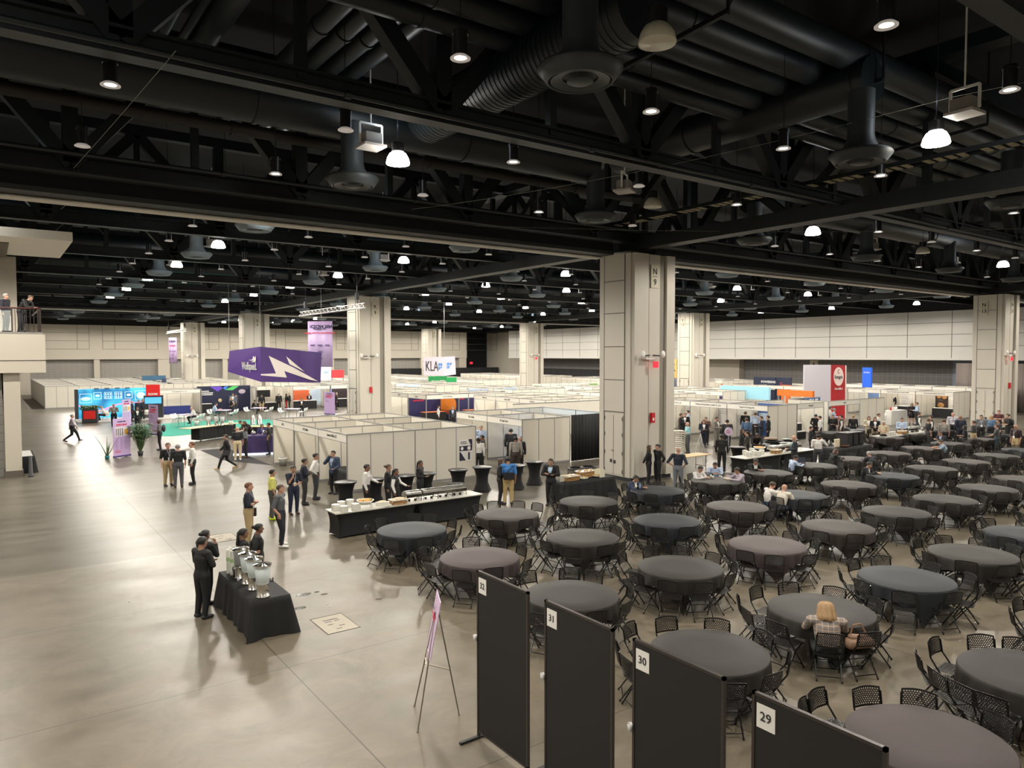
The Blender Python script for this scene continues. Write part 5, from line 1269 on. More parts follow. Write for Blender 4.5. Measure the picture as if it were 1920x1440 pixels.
# boxed food table near the column
fa, fb, fc = P(1048,902,.76), P(1139,893,.76), P(1118,890,.76)
draped_table('food_table', 17.2, 19.75, 20.45, 21.2, .76, 'long table with sandwich trays in front of the N 9 column', M['bcloth'], clothlab='black floor-length cloth on the sandwich table', seed=8)
crate(17.75, 20.75, .77, .6, .35, .16, FOOD['cream'], 'dark wooden crate of wrapped rolls at the left of the sandwich table'); crate(18.75, 21.0, .77, .75, .35, .22, FOOD['bread'], 'raised wooden crate of golden sandwiches on the sandwich table')
bowl(19.15, 20.75, .77, .28, .06, FOOD['bread'], 'low tray of golden sandwiches at the right of the sandwich table'); bowl(18.3, 20.65, .77, .2, .06, FOOD['cream'], 'small tray of pale snacks in the middle of the sandwich table')
for k, (px, py, w, h, c) in enumerate(((1054,903,.2,.22,'D8D4C4'),(1083,890,.16,.22,'2C5A3C'),(1120,893,.3,.3,'DAD5BF'),(1129,895,.26,.3,'DAD5BF'))):
    q = P(px, py, .77); t = tag(obj('menu_card', MB().box(-w/2,w/2,-.01,.01,0,h), hx(c), None, q), 'upright menu card on the sandwich table, %s' % ['cream one at the left','green one','cream one right of the crate','cream one at the right end'][k], 'card')
# trash cans
for k, (px, py) in enumerate(((1079,880),(1103,878))):
    q = P(px, py-0, .95); t = thing('trash_can', 'ribbed clear trash can with black lid in front of the black drape, %s' % ['left one','right one'][k], 'trash can', (q.x,q.y,0)); n = 40
    mb = MB(); vs = []
    for z in (0,.95):
        for i in range(n): a = 2*PI*i/n; rr = .29+(.012 if i % 2 else 0)+(.02 if z else 0); vs.append((rr*math.cos(a),rr*math.sin(a),z))
    mb.add(vs, [(i,(i+1)%n,n+(i+1)%n,n+i) for i in range(n)], False).disc((0,0,.02),.28,n); obj('can_body', mb, hx('8A857A', .25, .5), t); obj('lid_rim', MB().lathe([(.2,.97),(.33,.95),(.34,.99),(.22,1.03)],n=28), M['txt'], t)
# right buffet
spandex(27.7, 30.6, 20.25, 21.15, BZ, 'left half of the second buffet table'); spandex(30.6, 33.4, 20.25, 21.15, BZ, 'right half of the second buffet table')
for k, (px, py) in enumerate(((1397,853),(1404,856),(1413,853),(1421,855),(1410,849),(1428,852))):
    q = P(px, py, BZ); plates(q.x, q.y, BZ, 18, 'stack of white plates on the second buffet, %s' % ORD[k])
q = P(1424,847,BZ); bowl(q.x, q.y, BZ, .3, .12, FOOD['salad'], 'wide white bowl of salad on the second buffet', .12)
q = P(1455,850,BZ); crate(q.x, q.y, BZ, .5, .3, .16, FOOD['cream'], 'wooden crate with pale food on the second buffet')
for k, x in enumerate((30.6,31.2,31.8,32.4)): chafer(x, 20.8, BZ, 'steel chafing dish on the second buffet, %s from the left' % ORD[k])
for px, py, lab in ((1383,838,'left of the second buffet behind the round paddle sign'),(1430,833,'behind the second buffet, by the seated server'),(1445,835,'behind the second buffet, second'),(1476,830,'behind the bald man in a suit')):
    q = P(px, py, .98); bistro(q.x, q.y, 'high black cocktail table %s' % lab)
t = thing('linen_pile', 'dark heap of folded covers on a trolley behind the second buffet', 'linen', (33.2,22.6,0)); mb = MB()
for i in range(8): mb.ell((.02*(i%3),0,.55+i*.06),.5,.4,.05,14,5)
obj('folded_cloth', mb, M['bcloth'], t); obj('cream_cover', MB().ell((0,.1,1.1),.45,.35,.08), hx('8A7866'), t); obj('trolley', MB().box(-.4,.4,-.3,.3,.3,.5).tube((-.3,-.2,0),(-.3,-.2,.3),.03).tube((.3,-.2,0),(.3,-.2,.3),.03).tube((-.3,.2,0),(-.3,.2,.3),.03).tube((.3,.2,0),(.3,.2,.3),.03), M['txt'], t)
bistro(34.75, 22.6, 'high black cocktail table with a white top beside the urn table')
# urn table
ca, cb_ = P(1565,831,.76), P(1635,829,.76)
draped_table('urn_table', 34.2, 37.4, 19.6, 20.4, .8, 'long table with black drink urns near the right buffet', M['bcloth'], clothlab='black floor-length cloth on the urn table', seed=5)
for k in range(3):
    t = thing('drink_urn', 'big black insulated drink urn, %s of three' % ['left','middle','right'][k], 'urn', (35.6+.55*k,20.05,.81)); obj('urn_body', MB().box(-.22,.22,-.3,.3,0,.62).prism([(-.2,-.3,.1),(.2,-.3,.1),(.2,-.3,.5),(-.2,-.3,.5)],(0,-.02,0)), hx('26262A', .45), t); obj('urn_lid', MB().box(-.24,.24,-.32,.32,.62,.68), hx('1C1C20', .4), t); obj('tap', MB().tube((0,-.3,.08),(0,-.38,.08),.025), M['txt'], t)
for k in range(4): tag(obj('paper_cup_stack', MB().lathe([(0,0),(.04,0)]+[(.042+.004*(i%2),.42*i/12) for i in range(1,13)]+[(0,.42)],n=12), hx('D9CDB4'), None, (34.55+.12*k,19.95,.81)), 'tall stack of cream paper cups on the urn table, %s' % ORD[k], 'cup stack', 'paper cups on the urn table')
tag(obj('snack_basket', MB().lathe([(0,0),(.2,0),(.25,.12),(.22,.12)],n=20), hx('5A4030'), None, (35.15,19.8,.81)), 'brown snack basket beside the paper cups', 'basket')
# third buffet
q = P(1663,820,.78)
spandex(q.x, q.x+3.2, q.y, q.y+.9, BZ, 'left half of the third buffet table'); T3 = q.copy()
spandex(q.x+3.2, q.x+6.2, q.y, q.y+.9, BZ, 'right half of the third buffet table')
for k, dx in enumerate((.5,.8,1.1,1.4,.95)): plates(q.x+dx, q.y+(.35 if k < 4 else .6), BZ, 18, 'stack of white plates on the third buffet, %s' % ORD[k])
crate(q.x+2.6, q.y+.4, BZ, .6, .35, .16, FOOD['cream'], 'wooden crate with pale food on the third buffet')
bowl(q.x+1.6, q.y+.6, BZ, .3, .1, FOOD['bread'], 'wide bowl of bread on the third buffet')
for k in range(3): chafer(q.x+3.4+.62*k, q.y+.5, BZ, 'steel chafing dish on the third buffet, %s from the left' % ORD[k])
bistro(q.x+.8, q.y+2.2, 'high black cocktail table behind the plates of the third buffet'); bistro(q.x+3.4, q.y+2.4, 'high black cocktail table behind the chafing dishes of the third buffet')
q = P(1671,797,0); t = thing('demo_counter', 'white demonstration counter with plants beside it, behind the third buffet', 'counter', q, -.1); obj('counter_body', MB().box(0,2.1,0,.8,0,1.1), M['white'], t)
for k in range(4): tag(obj('cup', MB().lathe([(0,0),(.06,0),(.07,.25),(.05,.25)],n=10), hx('C83030') if k == 0 else M['white'], None, (q.x+.5+.3*k,q.y+.3,1.1)), '%s container on the white demonstration counter, %s' % ('red' if k == 0 else 'white', ORD[k]), 'container')
def plant(x, y, h, n, lab, m, pot, potm, spread=.5, fan=False, z=0, seed=2):
    t = thing('potted_plant', lab, 'plant', (x,y,z)); r_ = random.Random(seed)
    p_ = obj('pot', MB().lathe([(0,0),(pot*.75,0),(pot,pot*1.6),(pot*.9,pot*1.6),(pot*.85,pot*1.4),(0,pot*1.4)],n=20), potm, t)
    st = MB(); lf = MB()
    for i in range(n):
        a = r_.random()*6.28; L_ = h*(.45+.55*r_.random()); s_ = spread*r_.random(); base = Vector((.03*math.cos(a),.03*math.sin(a),pot*1.4)); tip = base+Vector((s_*math.cos(a),s_*math.sin(a),L_))
        if fan:
            st.path([base, base.lerp(tip,.5)+Vector((0,0,.05)), tip], .007, 5)
            for k in range(9):
                b = a+(k-4)*.38; d = Vector((math.cos(b),math.sin(b),.15-.5*r_.random())).normalized(); l_ = .34*(.7+.5*r_.random()); e = tip+d*l_; w_ = d.cross(Vector((0,0,1))).normalized()*.03
                md = tip+d*l_*.5+Vector((0,0,.03)); lf.add([tip, md+w_, e-Vector((0,0,.05)), md-w_], [(0,1,2,3)], False)
        else:
            w_ = Vector((-math.sin(a),math.cos(a),0))*.035; prev = base; pts = [base.lerp(tip, k/5)+Vector((math.cos(a),math.sin(a),0))*(s_*.5*(k/5)**2) for k in range(6)]
            for k in range(5): f0, f1_ = 1-k/5, 1-(k+1)/5; lf.add([pts[k]-w_*f0, pts[k]+w_*f0, pts[k+1]+w_*f1_, pts[k+1]-w_*f1_], [(0,1,2,3)], False)
    if st.f: obj('stem', st, m, t)
    obj('leaves', lf, m, t); return t
plant(q.x-.6, q.y+.4, .7, 40, 'spiky yellow-green plant in a white planter left of the demonstration counter', M['leafy'], .3, M['white'], .35, z=.0, seed=9).scale = (1,1,1.6)
# rack cart, folding table, sign stand near the column
q = P(1271,874); t = thing('rack_cart', 'pale wire bakery rack beside the N 9 column', 'rack', (q.x,q.y,0), -.6)
mb = MB()
for k in range(14): mb.box(-.25,.25,-.3,.3,.25+k*.105,.262+k*.105)
obj('shelf', mb, hx('C9C4B8', .4, .4), t); obj('frame', MB().bar((-.26,-.31,0),(-.26,-.31,1.75),.03,.03).bar((.26,-.31,0),(.26,-.31,1.75),.03,.03).bar((-.26,.31,0),(-.26,.31,1.75),.03,.03).bar((.26,.31,0),(.26,.31,1.75),.03,.03).box(-.27,.27,-.32,.32,1.73,1.76), hx('D0CCC0', .3, .5), t)
t = thing('wooden_folding_table', 'bare plywood folding table right of the N 9 column', 'table', (26.75,22.7,0)); obj('tabletop', MB().box(-1.1,1.1,-.38,.38,.73,.76), M['ply'], t)
for a in (-.85,.85): obj('leg', MB().path([(a,-.3,0),(a,-.3,.73)],.014).path([(a,.3,0),(a,.3,.73)],.014).tube((a,-.3,.2),(a,.3,.2),.012), M['cframe'], t)
q = P(1313,868); t = thing('easel', 'white A-frame easel standing in the aisle right of the rack', 'easel', (q.x,q.y,0), .4)
for e in ((-.3,-.25),(.45,-.2),(.05,.4)): obj('leg', MB().tube((e[0],e[1],0),(0,0,1.5),.018,n=6), hx('C8C8C4'), t)
q = P(1366,856); t = thing('paddle_sign', 'round lilac paddle sign on a pole left of the second buffet', 'sign', (q.x,q.y,0), -.5); obj('sign_disc', MB().tube((0,-.02,1.35),(0,.02,1.35),.23,n=28), mat('lilac_disc', lin('CDBBD6'), .5), t); obj('pole', MB().tube((0,0,0),(0,0,1.15),.02), hx('B8B0BC'), t); obj('foot', MB().lathe([(0,0),(.2,0),(.18,.03),(0,.03)],n=20), M['post'], t); lines(t, -.14,.14,1.25,1.45,-.024,hx('B04A70'),3,th=.03)
# left foreground banners and plants
def rollup(px0, px1, py, label, title, rest, wz=(2.05,), mapp=False, dark=False):
    a, b = P(px0, py[0]), P(px1, py[1]); d = b-a; w = d.length; rz = math.atan2(d.y, d.x)
    t = thing('rollup_banner', label, 'banner', (a.x,a.y,0), rz)
    bb = obj('banner_sheet', MB().box(0,w,-.005,.005,.1,2.1), M['lilac'], t)
    obj('banner_base', MB().box(0,w,-.05,.05,.03,.11), hx('4B3A7A'), t); obj('foot', MB().box(.12*w,.2*w,-.3,.2,0,.03).box(.78*w,.86*w,-.3,.2,0,.03), M['white'], t)
    text('ICSCRM 2024', w*.085, (w/2,-.012,1.93), bb, DK, bold=.002); text(title[0], w*.13, (w*.5,-.012,1.76), bb, DR, bold=.004)
    if len(title) > 1: text(title[1], w*.13, (w*.42,-.012,1.60), bb, DR, bold=.004)
    if mapp:
        p_ = obj('map_print', MB().mat(hx('D9D2D6')).box(.1*w,.88*w,-.012,-.006,1.15,1.65).mat(hx('E2A83C')).box(.66*w,.86*w,-.016,-.012,1.25,1.5).mat(hx('3A3A5A')), None, bb); mb = MB()
        for i in range(4):
            for j in range(7): mb.box((.15+.12*i)*w,(.21+.12*i)*w,-.018,-.012,1.2+.055*j,1.235+.055*j)
        obj('booth_marks', mb, hx('3A3A5A'), p_)
        for i in range(3): lines(bb, (.14+.26*i)*w, (.34+.26*i)*w, .42, 1.08, -.008, hx('9C86B4'), 16, th=.012, seed=i)
        lines(bb, .1*w, .6*w, .25, .4, -.008, DR, 4, th=.012)
    else: lines(bb, .15*w, .6*w, 1.15, 1.4, -.008, DK, 2, th=.02)
    return t
rollup(213,245,(859.5,855),'nearest lilac roll-up banner with the expo map','',None,mapp=True) if False else rollup(213,245,(859.5,855),'nearest lilac roll-up banner with the expo map, between the two plants',('EXPO MAP',),None,mapp=True)
rollup(229.5,246,(801,798),'farther lilac roll-up banner with a map, behind the nearest one',('EXPO MAP',),None,mapp=True)
rollup(279.5,297,(815,817),'lilac roll-up banner with red title at the left of the green carpet',('CHARGING','STATION'),None)
rollup(608,628,(777,778.5),'lilac charging station banner left of the K 9 column',('CHARGING','STATION'),None)
q = P(201,861); plant(q.x, q.y, 1.5, 9, 'small agave with long thin blades in a teal pot', M['leaf'], .12, mat('teal_pot', (.01,.16,.18), .4), .75, seed=4)
q = P(263.5,854); plant(q.x, q.y, 1.55, 85, 'bushy fan-leaved palm in a black pot beside the expo map banner', M['leaf'], .15, M['txt'], .5, True, seed=6)
# registration desk at the left edge, bollard speaker
draped_table('side_desk', .9, 1.75, 40.6, 43.2, .78, 'black-draped desk with papers behind the left pillar', M['bcloth'], clothlab='black cloth on the desk behind the left pillar', seed=6)
obj_ = tag(obj('desk_papers', MB().box(-.35,.35,-1.2,1.2,0,.01), M['white'], None, (1.32,41.9,.785)), 'white sheet laid over the desk at the left edge', 'paper')
q = P(58,894); t = thing('bollard', 'black tapered bollard standing right of the left pillar', 'bollard', (q.x,q.y,0)); obj('bollard_body', MB().lathe([(0,0),(.11,0),(.11,.05),(.085,.06),(.06,.92),(0,.93)],n=20), M['txt'], t)
# stage
sa, sb = P(144,790), P(271,783)
t = thing('stage_floor', 'low pale platform in front of the blue graphic wall', 'platform', (5.9,68.0,0)); obj('platform_top', MB().box(0,9.5,0,4.3,0,.06), hx('C9C6C2'), t)
def stage_mat():
    m = screen('stage_blue_light', (.03,.3,.6), .5); nt = m.node_tree; b = nt.nodes['Principled BSDF']; tc = nt.nodes.new('ShaderNodeTexCoord'); n = nt.nodes.new('ShaderNodeTexNoise'); n.inputs['Scale'].default_value = .7; n.inputs['Detail'].default_value = 1
    r = nt.nodes.new('ShaderNodeValToRGB'); r.color_ramp.elements[0].color = (.01,.14,.36,1); r.color_ramp.elements[0].position = .35; r.color_ramp.elements[1].color = (.06,.48,.72,1); r.color_ramp.elements[1].position = .6
    nt.links.new(tc.outputs['Object'], n.inputs['Vector']); nt.links.new(n.outputs['Fac'], r.inputs[0]); nt.links.new(r.outputs[0], b.inputs['Base Color']); nt.links.new(r.outputs[0], b.inputs['Emission Color']); return m
t = thing('graphic_wall', 'wide glowing blue graphic wall with white line drawings', 'display wall', (6.3,71.9,0)); BW = 5.35
obj('wall_panel', MB().box(0,BW,0,.2,.06,2.6), stage_mat(), t)
mb = MB().mat(screen('stage_white_lines', (.5,.78,.9), .45))
def ring(x0, x1, z0, z1, th=.04):
    mb.box(x0,x1,-.02,0,z0,z0+th).box(x0,x1,-.02,0,z1-th,z1).box(x0,x0+th,-.02,0,z0,z1).box(x1-th,x1,-.02,0,z0,z1)
for k in range(4):
    x = 1.15+k*.8; ring(x, x+.6, 1.7, 2.3)
    if k in (1,2):
        for i in range(3):
            for j in range(2): mb.box(x+.09+.17*i,x+.18+.17*i,-.02,0,1.78+.24*j,1.96+.24*j)
    else: mb.ell((x+.3,-.01,2.0),.18,.01,.11)
ring(.1,1.0,1.4,2.2); mb.ell((.55,-.01,1.75),.38,.01,.16); ring(4.35,5.3,1.5,2.35); mb.ell((4.82,-.01,1.92),.36,.01,.3)
obj('line_drawing', mb, None, t)
obj('pink_ribbon', MB().mat(screen('pink_ribbon', (.9,.25,.45), .6)).prism([(0,-.02,1.25),(1.6,-.02,.75),(3,-.02,1.25),(3,-.02,1.15),(1.6,-.02,.5),(0,-.02,1.15)],(0,.01,0)).prism([(3,-.02,1.25),(5.3,-.02,1.4),(5.3,-.02,1.35),(3,-.02,1.15)],(0,.01,0)), None, t)
for k in range(4): obj('spot_lamp', MB().box(1.2+.8*k,1.55+.8*k,-.12,.1,2.6,2.66), M['txt'], t)
obj('end_wall', MB().box(-.25,0,-.1,.3,0,2.6), M['txt'], t)
q = P(169.5,793); t = thing('podium', 'black podium with a red front and hedge on top', 'podium', (q.x,q.y,.0), -.25); obj('podium_body', MB().box(-.55,.55,-.3,.3,.06,1.15), M['txt'], t); obj('red_front', MB().box(-.42,.42,-.32,-.3,.35,1.0), hx('D8201C'), t)
mb = MB(); r_ = random.Random(1)
for i in range(60): mb.ell((r_.uniform(-.65,.65),r_.uniform(-.3,.3),1.15+r_.random()*.25),.09,.08,.07,6,4)
obj('hedge', mb, M['leaf'], t)
t = thing('sign_tower', 'dark tower with a red square sign and a blue screen right of the stage', 'sign', (P(270,785).x,P(270,785).y,0), -.3); obj('tower_body', MB().box(0,1.5,0,.5,0,2.0), hx('2E3036'), t)
p_ = obj('red_square', MB().box(.2,1.3,-.08,0,1.95,2.95), hx('E01A1C'), t); text('ROHM', .25, (.75,-.1,2.12), p_, M['white'], bold=.01); obj('screen', MB().box(.1,1.4,-.06,0,1.3,1.85), screen('blue_landscape_screen', (.08,.35,.75), .8), t)
# lounge
t = tag(obj('carpet', MB().poly([(8.2,55.9,.006),(10.0,53.2,.006),(18.9,56.3,.006),(19.5,62.5,.006),(14,64.5,.006),(9.0,62.5,.006)]), M['aqua']), 'turquoise carpet under the lounge tables', 'carpet')
tag(obj('carpet', MB().poly([(11.45,36.2,.005),(11.45,44.5,.005),(9.9,44.5,.005),(9.9,39.5,.005)]), M['blackcarpet']), 'black carpet left of the front booth block', 'carpet')
tag(obj('carpet', MB().box(3.2,4.8,88.3,110,0,.006), M['greycarpet']), 'grey carpet strip along the far left block', 'carpet')
def lounge_chair():
    t = thing('lounge_chair', '', 'chair'); mb = MB()
    vs = []; n = 8
    prof = [(.24,.70),(.16,.63),(0,.61),(-.16,.65),(-.24,.78),(-.27,.98)]
    for (y, z) in prof:
        for i in range(5): u = (i-2)/2; vs.append((u*.23*(1-.1*(z > .8)), y-.02*abs(u)*(z>.7), z+.04*abs(u)))
    mb.add(vs, [(r*5+i,r*5+i+1,(r+1)*5+i+1,(r+1)*5+i) for r in range(5) for i in range(4)], True)
    o = obj('seat_shell', mb, hx('D5DAD6', .4), t); md = o.modifiers.new('thick','SOLIDIFY'); md.thickness = .015
    for a in (-1,1):
        for b in (-1,1): obj('leg', MB().tube((a*.22,b*.2,0),(a*.12,b*.12,.62),.012,n=6), hx('B8BCB8', .3, .6), t)
    return t
LC_ = lounge_chair(); lcu = [0]
def lounge_table(x, y, lab, chs, rz=0, h=.95):
    t = thing('lounge_table', lab, 'table', (x,y,0), rz); obj('tabletop', MB().box(-.55,.55,-.55,.55,h-.04,h), mat('lilac_table_top_%d' % int(x*10), lin('C6B0CE'), .4), t)
    for a in (-1,1):
        for b in (-1,1): obj('leg', MB().tube((a*.48,b*.48,0),(a*.48,b*.48,h-.04),.03,n=6), hx('A8ACB0', .3, .5), t)
    for k, (dx, dy, r_) in enumerate(chs):
        l = 'white shell chair at the %s, %s side' % (lab, dirname(dx,dy)); l = ' '.join(l.split()[:16])
        if not lcu[0]: LC_.location = (x+dx,y+dy,0); LC_.rotation_euler = (0,0,r_); LC_['label'] = l; LC_['group'] = 'white lounge chairs'; lcu[0] = 1
        else: dup(LC_, (x+dx,y+dy,0), r_, l, 'white lounge chairs')
for k, (px, py, lab) in enumerate(((352,800,'left lounge table with lilac top'),(418,790,'second lounge table with lilac top'),(485,785,'third lounge table with lilac top'),(549,795-8,'right lounge table with lilac top'))):
    q = P(px, py); u_, v_ = Vector((cr.x,cr.y,0)), Vector((cf.x,cf.y,0)).normalized(); chs = []
    for s in (-1,1):
        for f in (-.28,.3): d = u_*s*.85+v_*f; chs.append((d.x, d.y, math.atan2(s*u_.x, -s*u_.y)))
    lounge_table(q.x, q.y, lab, chs, rz=-YAW)
# second drinks station (behind)
def station(x0, x1, y0, y1, z, lab, cl): draped_table('drinks_table', x0, x1, y0, y1, z, lab, M['bcloth'], clothlab=cl, seed=int(x0*3))
qa, qb = P(374,829), P(424,822)
t = thing('mobile_bar', 'black pleated rolling bar with a pale top below the left lounge tables', 'bar', (qa.x,qa.y,0), math.atan2(qb.y-qa.y,qb.x-qa.x)); w = (qb-qa).length+.9
mb = MB(); vs = []
for i in range(60):
    for z in (.12,.88): vs.append((w*i/59, .03*math.sin(i*1.2), z))
mb.add(vs, [(2*i,2*i+2,2*i+3,2*i+1) for i in range(59)], True); mb.box(0,w,.04,.7,.12,.9)
obj('pleated_front', mb, M['bcloth'], t); obj('bar_top', MB().box(-.9,w+.3,-.1,.75,.9,.94), hx('CFC9A8'), t); obj('caster', MB().ell((.1,.0,.06),.05,.06,.06).ell((w-.1,0,.06),.05,.06,.06), M['txt'], t)
MBAR = (qa, qb)
for k, px in enumerate((391,406,417)):
    q = P(px, 797, .95); dispenser(q.x, q.y, .945, 'glass drink dispenser on the rolling bar, %s of three' % ['left','middle','right'][k], M['water'])
for k, px in enumerate((366,369,372,430,433,436)):
    q = P(px, 797, .95); tag(obj('cup_stack', MB().lathe([(0,0),(.035,0),(.045,.28),(0,.28)],n=10), cupm, None, (q.x,q.y,.945)), 'stack of clear cups on the rolling bar, %s' % ORD[k], 'cup stack', 'cup stacks on the rolling bar')
q = P(492,815); t = thing('coffee_bar', 'black-draped bar with two tall steel coffee urns behind the purple counter', 'bar', (P(466,800,.95).x,P(466,800,.95).y,0), -YAW); obj('bar_body', MB().box(0,3.2,0,.7,0,.92), M['bcloth'], t); obj('bar_top', MB().box(-.3,3.4,-.1,.8,.92,.96), hx('C8C09A'), t)
for k, px in enumerate((474,486)):
    q = P(px, 796, .96); t = thing('coffee_urn', 'tall conical steel coffee urn, %s one' % ['left','right'][k], 'urn', (q.x,q.y,.96)); obj('urn_body', MB().lathe([(0,0),(.17,0),(.17,.04),(.15,.05),(.15,.52),(.04,.66),(.02,.72),(0,.72)],n=24), M['chrome'], t); obj('tap', MB().tube((0,-.15,.12),(0,-.22,.12),.015), M['txt'], t)
qa = P(440,845); t = thing('purple_counter', 'deep purple demonstration counter with white base, left of the front booth block', 'counter', (P(446,858).x,P(446,858).y+.8,0), -.35); obj('counter_body', MB().box(0,2.6,0,.9,.12,1.05), hx('3A2C5E'), t); obj('light_base', MB().box(-.03,2.63,-.03,.93,0,.12), screen('white_base_light', (.7,.78,.85), .8), t)
for k in range(4): tag(obj('display_product', MB().ell((0,0,.12),.13,.13,.14).lathe([(0,0),(.1,0),(.1,.04)],n=12), M['steelm'], None, t.matrix_basis @ Vector((.4+.6*k,.45,1.06))), 'shiny round exhibit on the purple counter, %s' % ORD[k], 'exhibit', 'exhibits on the purple counter')
q = P(507,845); t = thing('bar_stool', 'grey metal bar stool at the left corner of the front booth block', 'stool', (q.x-.35,q.y,0)); obj('seat', MB().lathe([(0,.73),(.2,.73),(.2,.76),(0,.76)],n=18), M['post'], t)
for a in range(4): obj('leg', MB().tube((.22*math.cos(a*PI/2+.78),.22*math.sin(a*PI/2+.78),0),(.13*math.cos(a*PI/2+.78),.13*math.sin(a*PI/2+.78),.73),.014,n=6), M['post'], t)
q = P(527,874); t = thing('waste_basket', 'grey waste basket with a white liner inside the farthest open stall', 'basket', (q.x+.1,q.y,0)); obj('bin_body', MB().lathe([(0,0),(.16,0),(.2,.38),(.18,.38)],n=18), hx('77756E'), t); obj('liner', MB().lathe([(.2,.36),(.22,.42),(.19,.42)],n=18), M['white'], t)
# table in booth with sheets, speaker on draped table
draped_table('stall_table', 11.75, 12.6, 27.45, 29.2, .76, 'black-draped table with papers in the nearest open stall', M['bcloth'], clothlab='black cloth on the table in the nearest open stall', seed=2)
q = P(955,877); draped_table('stall_table', 21.4, 23.6, 29.0, 29.9, .76, 'draped table carrying the loudspeaker in the second block', M['bcloth'], clothlab='black pleated cloth under the loudspeaker', seed=12)
t = thing('loudspeaker', 'black box loudspeaker standing on the draped stall table', 'loudspeaker', (22.0,29.35,.77), -.4); obj('cabinet', MB().box(-.18,.18,-.16,.16,0,.58), hx('1E1E20', .5), t); obj('grille', MB().box(-.12,.12,-.17,-.16,.06,.5), M['txt'], t)
